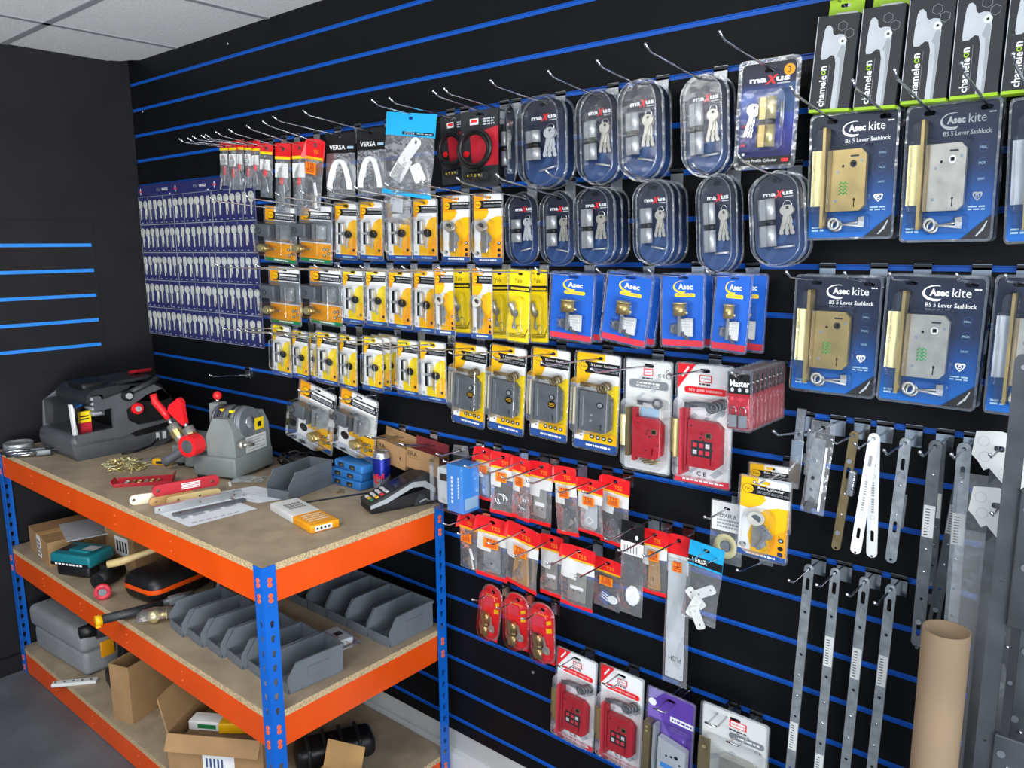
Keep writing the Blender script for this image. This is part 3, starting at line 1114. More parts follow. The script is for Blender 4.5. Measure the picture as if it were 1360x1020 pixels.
def make_kite(key, case, ink, strike='brass_bright', faint=False):
    a = Art('lever_sashlock_pack', .165, .225, cm='kite_print', corner=.004, hole=.05, uh=.5, slots_u=(.24, .86))
    wm = 'white' if not faint else 'light_grey'
    # the maker's mark: a crescent swept round the name, then the range name
    N = 16
    cr = [(.5 + .135 * math.cos(math.radians(75 + 215 * k / N)), .125 - .062 * math.sin(math.radians(75 + 215 * k / N))) for k in range(N + 1)]
    cr += [(.52 + .135 * math.cos(math.radians(75 + 215 * k / N)), .119 - .05 * math.sin(math.radians(75 + 215 * k / N))) for k in range(N, -1, -1)]
    a.poly(cr, wm)
    a.text('Asec', .54, .118, .2, wm, bold=.04)
    a.text('kite', .77, .115, .19, wm)
    a.rect(.89, .08, .93, .09, wm)
    a.rect(.935, .08, .96, .09, wm)
    a.text('BS 5 Lever Sashlock', .67, .215, .52, wm, bold=.01)
    for k, st in enumerate(('DRILL', 'PICK', 'SAW')):
        a.disc(.855, .33 + .115 * k, .0085, 'slate_blue', rin=.0077)
        a.text(st, .855, .33 + .115 * k, .075, 'pale_blue')
    a.b.prism(star_heart(a.X(.83), a.Z(.68), .017), a.Y(), a.Y(), wm, [star_heart(a.X(.83), a.Z(.683), .0115)])
    a.text('B', .83, .675, .04, wm)
    a.lines(.74, .92, .75, .79, 2, 'pale_blue')
    a.poly([(1, .82), (1, 1), (.68, 1)], 'charcoal')
    for k in range(3):
        a.poly([(.84 + .03 * k, .975 - .018 * k), (.93 + .01 * k, .90 - .018 * k), (.94 + .01 * k, .905 - .018 * k), (.855 + .03 * k, .98 - .018 * k)], 'pale_grey')
    a.lines(.05, .2, .9, .95, 2, 'pale_blue')
    a.card()
    b = MB()
    b.dome(rrect(a.X(.02), a.X(.76), a.Z(.8), a.Z(.24), .012), -.002, .026, .004, 'clear')
    b.dome(rrect(a.X(.08), a.X(.3), a.Z(.93), a.Z(.1), .015), -.002, .034, .005, 'clear')
    b.dome(rrect(a.X(.26), a.X(.76), a.Z(.96), a.Z(.81), .008), -.002, .014, .003, 'clear')
    b.ring(rrect(a.X(0) - .004, a.X(1) + .004, a.Z(1) - .004, a.Z(0) + .004, .009), .0045, -.0034, -.002, 'rim')
    a.part(b, 'blister')
    b = MB()
    x0, x1, z0, z1 = a.X(.3), a.X(.7), a.Z(.785), a.Z(.29)
    c = .01
    cx = x0 + .042
    sq = [(cx - .0036, z1 - .03), (cx + .0036, z1 - .03), (cx + .0036, z1 - .023), (cx - .0036, z1 - .023)]
    kh = [(x1 - .02 + p[0] * .6, z0 + .013 + p[1]) for p in [(-.002, -.006), (.002, -.006), (.0015, .004), (.004, .008), (0, .011), (-.004, .008), (-.0015, .004)]]
    b.prism([(x0, z0), (x1 - c, z0), (x1, z0 + c), (x1, z1 - c), (x1 - c, z1), (x0, z1)], -.019, -.006, case, [sq, kh, circ(cx - .02, z1 - .03, .0026, 8)])
    b.prism(circ(cx, z1 - .0265, .0068, 12), -.0194, -.019, 'charcoal' if case == 'brass' else 'white', [sq])
    b.box(cx - .006, cx + .01, -.0193, -.019, z1 - .014, z1 - .011, 'charcoal')
    for dx, dz in ((.012, -.04), (.058, -.022), (.01, -.092)):
        b.cyl((x0 + dx, -.019, z1 + dz), (x0 + dx, -.0198, z1 + dz), .0028, 'chrome', n=10)
    if ink:
        for k in range(4):
            for q in range(2):
                zz = z0 + .03 + .006 * k
                b.tube([(x0 + .016 + .008 * q, -.0193, zz), (x0 + .020 + .008 * q, -.0193, zz + .005), (x0 + .024 + .008 * q, -.0193, zz + .001)], .0011, 'green_ink', 4)
    a.part(b, 'lock_case')
    b = MB()
    b.box(a.X(.205), a.X(.24), -.032, -.0045, a.Z(.92), a.Z(.11), 'brass')
    b.box(a.X(.25), a.X(.3), -.022, -.006, a.Z(.785), a.Z(.29), 'bronze')
    a.part(b, 'faceplate')
    b = MB()
    b.box(a.X(.04), a.X(.19), -.011, -.008, a.Z(.735), a.Z(.28), strike)
    a.part(b, 'strike_plate')
    b = MB()
    lever_key(b, a.X(.33), a.Z(.885), -PI / 2 + .1, .06, 'satin', -.01)
    lever_key(b, a.X(.36), a.Z(.9), -PI / 2 - .12, .055, 'nickel', -.0065)
    a.part(b, 'keys')
    PROTO[key] = a


make_kite('kite_brass', 'brass', True)
make_kite('kite_nickel', 'nickel', False, faint=True)
make_kite('kite_ink', 'nickel', True)
make_kite('kite_silver', 'nickel', False, 'steel')

# blue rim cylinder pack with a red foot
a = Art('blue_cylinder_pack', .1, .165, cm='royal', corner=.006, hole=.05, slot=(.012, .0035))
N = 16
cr = [(.46 + .2 * math.cos(math.radians(75 + 215 * k / N)), .175 - .085 * math.sin(math.radians(75 + 215 * k / N))) for k in range(N + 1)]
cr += [(.49 + .195 * math.cos(math.radians(75 + 215 * k / N)), .165 - .072 * math.sin(math.radians(75 + 215 * k / N))) for k in range(N, -1, -1)]
a.poly(cr, 'lemon')
a.text('Asec', .55, .17, .34, 'white', bold=.03)
a.rect(.3, .26, .78, .31, 'lemon', .003)
a.text('RIM CYLINDER', .54, .285, .36, 'slate_blue')
a.rect(.01, .9, .99, .985, 'pale_red')
a.card()
b = MB()
b.dome(rrect(a.X(.26), a.X(.82), a.Z(.86), a.Z(.6), .006), -.002, .02, .003, 'clear')
b.dome(rrect(a.X(.4), a.X(.74), a.Z(.6), a.Z(.37), .006), -.002, .03, .003, 'clear')
b.ring(rrect(a.X(0) - .003, a.X(1) + .003, a.Z(1) - .003, a.Z(0) + .003, .008), .0055, -.0034, -.002, 'rim')
a.part(b, 'blister')
b = MB()
b.cyl((a.X(.5), -.016, a.Z(.4)), (a.X(.5), -.016, a.Z(.56)), .0135, 'brass', n=16)
b.cyl((a.X(.5), -.016, a.Z(.385)), (a.X(.5), -.016, a.Z(.4)), .0145, 'brass_bright', n=16)
b.box(a.X(.46), a.X(.52), -.016, -.012, a.Z(.84), a.Z(.56), 'steel')
b.ball((a.X(.64), -.012, a.Z(.52)), .0035, 'brass_bright')
a.part(b, 'rim_cylinder')
b = MB()
b.box(a.X(.42), a.X(.78), -.009, -.0075, a.Z(.78), a.Z(.61), 'white')
b.box(a.X(.58), a.X(.78), -.0095, -.008, a.Z(.84), a.Z(.6), 'offwhite')
for k in range(3):
    b.box(a.X(.46), a.X(.74), -.0098, -.0096, a.Z(.645 + .035 * k), a.Z(.64 + .035 * k), 'light_grey')
a.part(b, 'instruction_slip')
b = MB()
for k in range(2):
    key_bit(b, a.X(.36 + .05 * k), a.Z(.75), -1.2 + .3 * k, .034, 'dark_steel', -.006 - .0025 * k, .0115)
a.part(b, 'keys')
PROTO['rim_blue'] = a


def maxus_word(a, u, v, w, h):
    a.text('ma', u - w * .27, v, w * .42, 'white', h=h * .9, bold=.03)
    a.text('us', u + w * .33, v, w * .33, 'white', h=h * .9, bold=.03)
    a.text('X', u + w * .06, v, w * .26, 'bright_red', h=h * 1.9, bold=.04, shear=.3)
    a.rect(u + w * .2, v + h * .8, u + w * .5, v + h * 1.05, 'pale_grey')


def make_oval(key, L, variant):
    w, h = .092, .2
    o = rrect(-w / 2, w / 2, -h * .9, h * .1, w * .49, 7)
    a = Art('oval_cylinder_pack', w, h, cm='oval_print', hole=.1, out=[(x * .88, -.0 + (z + h * .4) * .93 - h * .4) for x, z in o], slot=(.009, .005))
    a.poly([(.22, .9), (.72, .52), (.8, .52), (.8, .58), (.32, .93)], 'slate_blue')
    maxus_word(a, .5, .24, .56, .039)
    a.text('EURO PROFILE', .13, .72, .2, 'pale_grey', rot=PI / 2)
    a.card()
    b = MB()
    b.ring(o, .0035, -.002, .001, 'rim')
    b.dome([(x * .95, (z + h * .4) * .965 - h * .4) for x, z in o], -.002, .02, .003, 'clear')
    b.ring([(x * .9, (z + h * .4) * .94 - h * .4) for x, z in o], .0016, -.0228, -.0222, 'rim')
    a.part(b, 'clear_shell')
    b = MB()
    euro_body(b, a.X(.4), a.Z(.53), L, 'satin', 'black', -.012, .95, 0, 'satin_dark')
    a.part(b, 'lock_cylinder')
    b = MB()
    for k in range(3):
        key_bit(b, a.X(.7), a.Z(.42), -.15 + .18 * k, .048, 'nickel' if variant else 'satin', -.006 - .0028 * k, .0115)
    b.lathe([(.007, -.0008), (.0085, 0), (.007, .0008), (.0062, 0), (.007, -.0008)], 'chrome', (a.X(.7), -.009, a.Z(.36)), ax='y', n=12)
    a.part(b, 'keys')
    b = MB()
    t = (.12, -.12, .02)[variant]
    b.cyl((a.X(.44), -.008, a.Z(.79) - t * .03), (a.X(.78), -.008, a.Z(.79) + t * .03), .0022, 'satin', n=8)
    b.cyl((a.X(.78), -.008, a.Z(.79) + t * .03), (a.X(.8), -.008, a.Z(.79) + t * .03), .0032, 'steel', n=10)
    a.part(b, 'fixing_screw')
    PROTO[key] = a


make_oval('oval_short', .062, 0)
make_oval('oval_mid', .08, 1)
make_oval('oval_long', .098, 2)

# rectangular high security cylinder pack
a = Art('brass_cylinder_pack', .125, .225, cm='rect_print', corner=.006, hole=.09)
a.poly([(.18, .62), (.5, .3), (.98, .2), (.98, .5), (.5, .45)], 'slate_blue')
maxus_word(a, .5, .175, .72, .045)
a.disc(.84, .1, .012, 'amber')
a.text('3', .84, .1, .05, 'black')
for k in range(4):
    a.rect(.07, .57 + .09 * k, .17, .63 + .09 * k, 'navy2')
    a.disc(.12, .6 + .09 * k, .003, ('pale_red', 'white')[k % 2])
a.rect(.0, .9, 1, 1, 'black')
a.text('Euro Profile Cylinder', .42, .94, .6, 'white')
a.rect(.8, .925, .92, .955, 'bright_red')
a.card()
b = MB()
b.ring(rrect(a.X(0) - .005, a.X(1) + .005, a.Z(1) - .005, a.Z(0) + .005, .012), .009, -.0045, -.002, 'rim')
b.dome(rrect(a.X(.1), a.X(.9), a.Z(.88), a.Z(.26), .016), -.0025, .028, .005, 'clear')
a.part(b, 'blister')
b = MB()
euro_body(b, a.X(.6), a.Z(.58), .105, 'brass_bright', 'black', -.012, 1.3, 0, 'brass')
a.part(b, 'lock_cylinder')
b = MB()
for k in range(3):
    key_bit(b, a.X(.3), a.Z(.46), .12 + .09 * k, .055, 'chrome', -.006 - .003 * k, .014, None, 1.1)
a.part(b, 'keys')
b = MB()
for u, l in ((.76, .4), (.8, .46)):
    b.cyl((a.X(u), -.007, a.Z(.4)), (a.X(u), -.007, a.Z(.4 + l * .5)), .0018, 'steel', n=6)
a.part(b, 'fixing_screw')
PROTO['rect'] = a

# window handle box
a = Art('window_handle_box', .098, .235, cm='black', hole=-.13, slot=(.011, .004))
a.b = MB()
w2, zt, zb = .049, a.Z(0), a.Z(1)
a.b.box(-w2, w2, -.02, .024, zb, zt, 'charcoal')
a.th = .04
a.b.box(-w2 - .0003, w2 + .0003, -.0204, .0243, zb - .0004, zb + .007, 'lime')
a.b.box(-w2 - .0004, -w2 + .0012, -.0204, -.019, zb, zt, 'pale_grey')
for u, v in ((.62, .12), (.8, .2)):
    o = [(a.X(u) + .012 * math.cos(PI / 3 * k + .5), a.Z(v) + .012 * math.sin(PI / 3 * k + .5)) for k in range(6)]
    i = [(a.X(u) + .0112 * math.cos(PI / 3 * k + .5), a.Z(v) + .0112 * math.sin(PI / 3 * k + .5)) for k in range(6)]
    a.b.prism(o, -.0203, -.0203, 'light_grey', [i])
hd = [(.2, .14), (.24, .105), (.31, .1), (.38, .13), (.41, .19), (.46, .21), (.56, .2), (.68, .21), (.74, .26), (.75, .34), (.74, .55), (.73, .75), (.72, .97), (.54, .97), (.55, .75), (.55, .5), (.5, .42), (.42, .41), (.3, .45), (.18, .45), (.16, .41), (.17, .28)]
a.b.flat([(a.X(u), a.Z(v)) for u, v in hd], -.0205, 'pale_grey')
a.b.flat([(a.X(u), a.Z(v)) for u, v in [(.56, .42), (.66, .3), (.74, .34), (.73, .6), (.72, .97), (.66, .97), (.665, .6), (.64, .45)]], -.02065, 'light_grey')
a.b.prism(circ(a.X(.66), a.Z(.275), .0095), -.0208, -.0208, 'offwhite')
a.b.prism(circ(a.X(.66), a.Z(.275), .0032), -.0209, -.0209, 'charcoal')
for st, v, m, h in (('chamele', .78, 'white', .33), ('o', .587, 'lime', .05), ('n', .54, 'white', .045)):
    a.b.text(st, a.X(.28), a.Z(v), -.0207, h * a.h, m, None, .02, PI / 2)
a.b.box(a.X(.4), a.X(.41), -.0207, -.0205, a.Z(.93), a.Z(.5), 'mid_grey')
a.b.build('carton', a.root, link=False)
b = MB()
b.prism([(a.X(.1), zt), (a.X(.95), zt), (a.X(.95), .016), (a.X(.1), .016)], .021, .0225, 'lime', [rrect(-.012, .012, -.0045, .0045, .0045, 3)])
b.flat([(a.X(.3), zt + .006), (a.X(.8), zt + .006), (a.X(.8), zt + .014), (a.X(.3), zt + .014)], .0207, 'offwhite')
a.part(b, 'hang_tab', 'lime green card hang tab')
PROTO['handle'] = a

# small padlock pack, red and black
a = Art('padlock_pack', .072, .135, cm='crimson', hole=.06, corner=.004)
a.rect(0, 0, 1, .38, 'black', hole=True)
a.text('Master', .5, .2, .8, 'white', bold=.03)
for k in range(3):
    a.disc(.2 + .3 * k, .31, .005, 'pale_grey')
for u, v in ((.2, .46), (.55, .47), (.82, .6)):
    a.disc(u, v, .005, 'pink_red')
a.rect(.4, .46, .75, .48, 'pale_red')
a.card()
a.shell(.04, .4, .96, .96, .008, .006, .002, .004, .0045)
b = MB()
for u in (.28, .68):
    b.box(a.X(u) - .012, a.X(u) + .012, -.0085, -.002, a.Z(.95), a.Z(.74), 'steel')
    b.tube([(a.X(u) - .008, -.005, a.Z(.75)), (a.X(u) - .008, -.005, a.Z(.64)), (a.X(u) - .004, -.005, a.Z(.6)), (a.X(u) + .004, -.005, a.Z(.6)), (a.X(u) + .008, -.005, a.Z(.64)), (a.X(u) + .008, -.005, a.Z(.75))], .0018, 'chrome')
a.part(b, 'padlock')
PROTO['padlock'] = a

# cable lock on a black and red card
def make_cable(key):
    a = Art('cable_lock_pack', .115, .24, cm='charcoal', hole=.05, corner=.004)
    a.poly([(.25, .3), (1, .22), (1, .72), (.3, .72)], 'crimson')
    a.rect(.25, .1, .48, .18, 'white')
    a.rect(.28, .115, .45, .15, 'bright_red')
    a.text('STREET', .22, .3, .34, 'offwhite')
    a.lines(.6, .9, .1, .2, 3, 'pale_grey')
    a.disc(.15, .55, .01, 'bright_red')
    a.card()
    b = MB()
    for k in range(4):
        pts = []
        for q in range(22):
            t = 2 * PI * q / 22
            r = .046 + .004 * math.sin(k * 2.1 + t)
            pts.append((a.X(.54) + (k - 1.5) * .009 + r * math.cos(t), -.014 - .009 * k, a.Z(.52) + r * 1.15 * math.sin(t)))
        b.tube(pts, .0048, 'black', 7, True)
    a.part(b, 'cable_coil')
    b = MB()
    b.cyl((a.X(.3), -.022, a.Z(.86)), (a.X(.8), -.022, a.Z(.86)), .0125, 'charcoal', n=14)
    for k in range(4):
        b.cyl((a.X(.38 + .1 * k), -.022, a.Z(.86)), (a.X(.45 + .1 * k), -.022, a.Z(.86)), .0132, 'black', n=14)
        b.text(str((4, 7, 2, 9)[k]), a.X(.415 + .1 * k), a.Z(.86), -.0353, .005, 'lemon')
    a.part(b, 'combination_lock')
    PROTO[key] = a


make_cable('cable')

# red pack with a rounded top
a = Art('red_cylinder_pack', .075, .185, cm='bright_red', hole=.12, slot=(.007, .006), out=[(x, z) for x, z in rrect(-.0375, .0375, .12 * .185 - .15, .12 * .185, .0365, 6)[:14]] + [(-.033, -.185 * .88), (.033, -.185 * .88)])
a.lines(.15, .75, .19, .215, 1, 'yellow')
a.rect(.06, .24, .55, .42, 'pale_red')
a.poly([(.64, .3), (.84, .26), (.86, .32), (.66, .36)], 'yellow')
a.poly([(.62, .42), (.86, .39), (.87, .47), (.64, .5)], 'yellow')
a.card()
b = MB()
b.dome([(x * .92, z) for x, z in rrect(-.0375, .0375, -.185 * .86, .015, .03, 5)], -.002, .026, .004, 'clear')
b.ring([(x * 1.08, z) for x, z in rrect(-.0375, .0375, -.185 * .89, .026, .036, 5)], .005, -.004, -.002, 'rim')
a.part(b, 'blister')
b = MB()
euro_body(b, a.X(.42), a.Z(.72), .075, 'brass', 'bronze', -.012, .95, 0, 'bronze')
a.part(b, 'lock_cylinder')
b = MB()
key_bit(b, a.X(.7), a.Z(.75), PI - .5, .04, 'chrome', -.008, .012)
key_bit(b, a.X(.7), a.Z(.76), PI - .2, .04, 'nickel', -.011, .012)
a.part(b, 'keys')
PROTO['red_oval'] = a


# ------------------------------------------------------------------ bags
def pouch(b, w, z0, z1, d, m, seed, mats=None, nu=8, nv=12, twist=0.0):
    """pillow bag from z1 (top) to z0, front and back skins, pinched at the seams"""
    r = random.Random(seed)
    ph = [r.uniform(0, 6) for _ in range(6)]

    def f(sgn):
        def g(u, v):
            th = d * (math.sin(PI * min(1, max(0, u))) ** .7) * (min(1, v * 2.2) ** .8) * (min(1, (1 - v) * 6) ** .6)
            wr = .0016 * math.sin(9 * u + 5 * v + ph[0]) + .0013 * math.sin(17 * v + 6 * u + ph[1])
            wr *= min(1, 6 * min(u, 1 - u) + .15)
            x = (u - .5) * w * (1 + .03 * math.sin(6 * v + ph[2])) + twist * math.sin(PI * v) * .2
            return (x, sgn * th * (.62 if sgn < 0 else .38) + (wr if sgn < 0 else 0), z1 + (z0 - z1) * v)
        return g
    b.sheet(f(-1), nu, nv, m, True, mats)
    b.sheet(f(1), max(3, nu // 2), max(4, nv // 2), m, True)


def crumple_header(b, w, h, m, seed, m2=None):
    """folded card header with a hang hole, slightly creased"""
    r = random.Random(seed)
    k = [r.uniform(-.006, .006) for _ in range(3)]
    out = [(-w / 2, -.02 - h * .0), (-w / 2, .012), (-w * .2, .016), (w * .2, .016), (w / 2, .012), (w / 2, -.02)]
    b.prism([(-w / 2, -h + .016), (w / 2, -h + .016), (w / 2, .013), (w * .25, .016), (-w * .25, .016), (-w / 2, .013)], -.0016, .0016, m, [rrect(-.008, .008, -.006, .006, .006, 3)])
    # side folds
    b.add([(-w / 2, -.0016, .013), (-w / 2, -.0016, -h + .016), (-w / 2 - .006, -.010 + k[0], -h + .016), (-w / 2 - .003, -.008 + k[1], .008)], [(0, 1, 2, 3)], m)


def make_ts5(key, w, h, content, seed, white=.72, stick=True, bottom=True):
    a = root('hardware_bag', link=False)
    H = .055
    b = MB()
    crumple_header(b, w, H, 'bright_red', seed)
    zt = .016 - H
    n = int(w / .004)
    y = -.0019
    for k in range(n):                                        # yellow zigzag edge under the red header
        x0, x1 = -w / 2 + w * k / n, -w / 2 + w * (k + 1) / n
        b.add([(x0, y, zt + .006), (x1, y, zt + .006), ((x0 + x1) / 2, y, zt - .004)], [(0, 1, 2)], 'lemon')
    b.text('TSS', w * .1, .016 - H * .62, y, w * .3, 'amber')
    b.build('header_card', a, link=False)
    b = MB()
    z0 = .016 - h
    pouch(b, w, z0 + .008, zt + .002, .016, 'film', seed, (lambda u, v: 'offwhite' if v < white * (.62 if u > .5 else 1) * .62 else 'film') if white else None)
    b.build('clear_bag', a, link=False)
    if bottom:
        b = MB()
        b.box(-w / 2, w / 2, -.0014, .0014, z0, z0 + .012, 'bright_red')
        b.build('bottom_seal', a, link=False)
    if stick:
        b = MB()
        sx, sz = (.004, zt - .024)
        ww, hh = .021, .016
        b.box(sx - ww, sx + ww, -.0150, -.0142, sz - hh, sz + hh, 'orange_sticker')
        b.text('TSS', sx, sz + .007, -.0153, .03, 'crimson', bold=.02)
        b.box(sx - .016, sx + .016, -.0153, -.0150, sz - .003, sz - .001, 'crimson')
        b.box(sx - .016, sx + .016, -.0153, -.0150, sz - .007, sz - .005, 'crimson')
        b.box(sx - .016, sx + .016, -.0153, -.0150, sz - .011, sz - .009, 'crimson')
        b.build('price_sticker', a, link=False)
    b = MB()
    r = random.Random(seed + 50)
    cz = z0 + (zt - z0) * .34
    if content == 'plate':
        b.prism(rrect(-w * .25, w * .28, z0 + .02, zt - .03, .003), -.004, -.001, 'galv', [circ(0, cz, .004, 8)])
    elif content == 'ring':
        for dx in (-.006, .004):
            b.lathe([(.014, -.003), (.020, -.003), (.020, .003), (.014, .003), (.014, -.003)], 'chrome', (dx, -.003 + dx * .3, cz), ax='y', n=20)
    elif content == 'wire':
        for k in range(5):
            pts = [(r.uniform(-.3, .3) * w, r.uniform(-.005, .003), cz + r.uniform(-.03, .03)) for _ in range(4)]
            b.tube(pts, .0018, 'chrome', 5)
    elif content == 'plates':
        for k in range(4):
            b.M = Matrix.Translation((0, -.001 - .0018 * k, cz)) @ Matrix.Rotation(r.uniform(-.7, .7), 4, 'Y')
            b.prism(rrect(-.017, .017, -.026, .026, .002), -.0008, .0006, 'dark_steel' if k % 2 else 'nickel', [circ(0, .012, .003, 8), circ(0, -.012, .003, 8)])
        b.M = Matrix()
    elif content == 'oval_plate':
        b.prism(rrect(-w * .36, w * .3, z0 + .016, zt - .025, .02), -.003, -.001, 'pale_grey', [circ(0, cz, .004, 8)])
        b.M = Matrix.Translation((0, -.0035, cz)) @ Matrix.Rotation(.75, 4, 'Y')
        b.box(-.011, .011, -.0006, .0004, -.011, .011, 'white')
        for k in range(6):
            b.box(-.008, .008, -.0009, -.0006, -.008 + k * .003, -.0068 + k * .003, 'black')
        b.M = Matrix()
    elif content == 'brown':
        b.prism([(-w * .22, z0 + .02), (w * .28, z0 + .02), (w * .2, zt - .026), (-w * .16, zt - .022)], -.009, -.001, 'card_brown', [rrect(-.003, .003, cz - .006, cz + .008, .003, 3)])
    elif content == 'clips':
        for k in range(5):
            b.M = Matrix.Translation((r.uniform(-.25, .25) * w, -.001 - .0015 * k, cz + r.uniform(-.02, .025))) @ Matrix.Rotation(r.uniform(0, 3), 4, 'Y')
            b.box(-.018, .018, -.0008, .0006, -.005, .005, 'white' if k % 2 else 'nickel')
        b.M = Matrix()
    elif content == 'blue':
        b.M = Matrix.Translation((-.006, -.002, cz)) @ Matrix.Rotation(.5, 4, 'Y')
        b.box(-.02, .02, -.001, .001, -.024, .024, 'foot_blue')
        for z in (.012, .003, -.006):
            b.box(-.016, .014, -.0013, -.001, z, z + .004, 'white')
        b.M = Matrix()
        b.cyl((.02, -.004, cz), (.02, .001, cz), .015, 'white', n=14)
    elif content == 'hinge':
        b.prism(rrect(-w * .28, w * .28, z0 + .025, zt - .03, .004), -.0025, -.001, 'nickel', [circ(-.01, cz, .003, 8), circ(.01, cz, .003, 8)])
        b.box(-w * .2, w * .2, -.0034, -.0026, cz + .01, cz + .022, 'white')
    b.build('fitting', a, link=False)
    PROTO[key] = a


make_ts5('ts_plate', .088, .2, 'plate', 1)
make_ts5('ts_ring', .088, .21, 'ring', 2)
make_ts5('ts_wire', .092, .215, 'wire', 3)
make_ts5('ts_hinge', .09, .21, 'hinge', 4, stick=False)
make_ts5('ts_plates', .092, .215, 'plates', 5)
make_ts5('ts_oval', .092, .205, 'oval_plate', 6)
make_ts5('ts_dark', .1, .23, 'plates', 7)
make_ts5('ts_clips', .07, .2, 'clips', 8, white=.0, bottom=False)
make_ts5('ts_brown', .1, .205, 'brown', 9)
make_ts5('ts_blue', .085, .2, 'blue', 10, white=.0, bottom=False)
make_ts5('ts_big', .11, .235, 'hinge', 11, stick=False)


def make_plain(key, w, h, head, hh, seed, fn, hm2=None, bottom=None):
    a = root('hardware_bag', link=False)
    b = MB()
    b.prism([(-w / 2, .016 - hh), (w / 2, .016 - hh), (w / 2, .016), (-w / 2, .016)], -.0014, .0014, head, [rrect(-.008, .008, -.005, .005, .005, 3)])
    if hm2:
        hm2(b, w, hh)
    b.build('header_card', a, link=False)
    b = MB()
    pouch(b, w, .016 - h, .016 - hh + .001, .016, 'film', seed)
    b.build('clear_bag', a, link=False)
    if bottom:
        b = MB()
        b.box(-w / 2, w / 2, -.002, .002, .016 - h - .003, .016 - h + .01, bottom)
        b.build('bottom_seal', a, link=False)
    b = MB()
    fn(b, w, h, random.Random(seed))
    b.build('fitting', a, link=False)
    PROTO[key] = a


def key_shell(b, w, h, r):
    for k in range(3):
        key_bit(b, r.uniform(-.2, .2) * w, -h * .42 - .02 * k, r.uniform(-.4, .4), .05, 'satin', -.001 - .003 * k, .012, 'satin_dark')
    b.ball((r.uniform(-.15, .15) * w, -.004, -h * .55), .011, 'bright_red', sz=(.8, .4, 1.6))
    b.box(-w * .42, w * .42, -.004, -.003, -h * .42, -h * .17, 'white')
    for k in range(4):
        b.box(-w * .34, w * .2, -.0043, -.004, -h * (.24 + .04 * k), -h * (.225 + .04 * k), 'pale_red' if k == 0 else 'light_grey')


def key_shell2(b, w, h, r):
    for k in range(4):
        b.M = Matrix.Translation((r.uniform(-.2, .2) * w, -.001 - .002 * k, -h * (.4 + .1 * k))) @ Matrix.Rotation(r.uniform(-.6, .6), 4, 'Y')
        b.box(-.012, .012, -.002, .002, -.02, .02, 'galv', .0015)
    b.M = Matrix()
    b.box(-w * .42, w * .42, -.005, -.004, -h * .4, -h * .2, 'white')
    b.ball((0, -.005, -h * .45), .009, 'bright_red', sz=(1, .4, 1.3))


def yel_line(b, w, hh):
    b.box(-w / 2, w / 2, -.0018, -.0014, .016 - hh, .016 - hh + .008, 'lemon')


make_plain('veh_a', .05, .16, 'red', .03, 21, key_shell, yel_line)
make_plain('veh_b', .05, .17, 'bright_red', .034, 22, key_shell2, yel_line)
make_plain('veh_c', .062, .2, 'bright_red', .045, 23, key_shell2, yel_line)
make_plain('plain', .09, .19, 'film', .03, 24, lambda b, w, h, r: b.box(-.02, .02, -.004, -.001, -h * .7, -h * .35, 'pale_grey', .001))


def versa_head(b, w, hh):
    b.text('VERSA', -w * .1, .016 - hh * .72, -.0017, w * .55, 'white', bold=.02)
    b.box(w * .24, w * .44, -.0018, -.0014, .016 - hh * .8, .016 - hh * .68, 'pale_blue')


def pull_handle(b, w, h, r):
    pts = [(-w * .34, -.006, -h * .78)] + [(-w * .34 + w * .68 * k / 10, -.006, -h * .36 - h * .36 * abs(k / 5 - 1) ** 2.5) for k in range(11)] + [(w * .34, -.006, -h * .78)]
    b.tube(pts, .0085, 'white', 8)
    for k in range(6):
        b.tube([(-w * .2 + k * .008, -.004, -h * .75), (-w * .05 + k * .005, -.004, -h * .55), (k * .006, -.004, -h * .5)], .0012, 'steel', 4)


make_plain('versa', .12, .245, 'black', .075, 25, pull_handle, versa_head, 'black')


def versa_cyan_head(b, w, hh):
    b.box(-w / 2, w / 2, -.0018, -.0014, .016 - hh * .92, .016 - hh * .6, 'black')
    b.text('VERSA', -w * .16, .016 - hh * .76, -.002, w * .45, 'white', bold=.02)


def white_bits(b, w, h, r):
    for k in range(4):
        b.M = Matrix.Translation((r.uniform(-.2, .2) * w, -.001 - .004 * k, -h * (.52 + .11 * k))) @ Matrix.Rotation((.9, -.9, .3, -.5)[k], 4, 'Y')
        b.prism(rrect(-.012, .012, -.03, .03, .006), -.003, .0005, 'offwhite', [circ(0, .018, .003, 8), circ(0, -.018, .003, 8)])
    b.M = Matrix()


def cyan_bits(b, w, h, r):
    b.M = Matrix.Translation((.01, -.006, -h * .4)) @ Matrix.Rotation(.6, 4, 'Y')
    b.prism(rrect(-.016, .016, -.05, .05, .014), -.004, 0, 'offwhite', [circ(0, .036, .006, 10), circ(0, -.03, .006, 10)])
    b.M = Matrix.Translation((-.02, -.003, -h * .62)) @ Matrix.Rotation(.5, 4, 'Y')
    b.prism(rrect(-.022, .022, -.04, .04, .006), -.004, 0, 'white', [circ(x, z, .0035, 6) for x in (-.01, .01) for z in (-.024, -.008, .008, .024)])
    b.M = Matrix.Translation((.04, -.003, -h * .65)) @ Matrix.Rotation(-.5, 4, 'Y')
    b.prism(rrect(-.018, .018, -.028, .028, .006), -.004, 0, 'white', [circ(x, z, .003, 6) for x in (-.008, .008) for z in (-.012, .012)])
    b.M = Matrix()


make_plain('versa_cyan', .09, .21, 'cyan', .065, 26, white_bits, versa_cyan_head, 'film')


def cyan_head(b, w, hh):
    b.box(-w * .15, w * .48, -.0018, -.0014, .016 - hh * .93, .016 - hh * .8, 'black')
    b.text('VERSA', 0, .016 - hh * .865, -.002, w * .22, 'pale_blue')
    for k in range(4):
        b.box(w * (.15 + .08 * k), w * (.21 + .08 * k), -.002, -.0018, .016 - hh * .885, .016 - hh * .85, 'pale_blue')


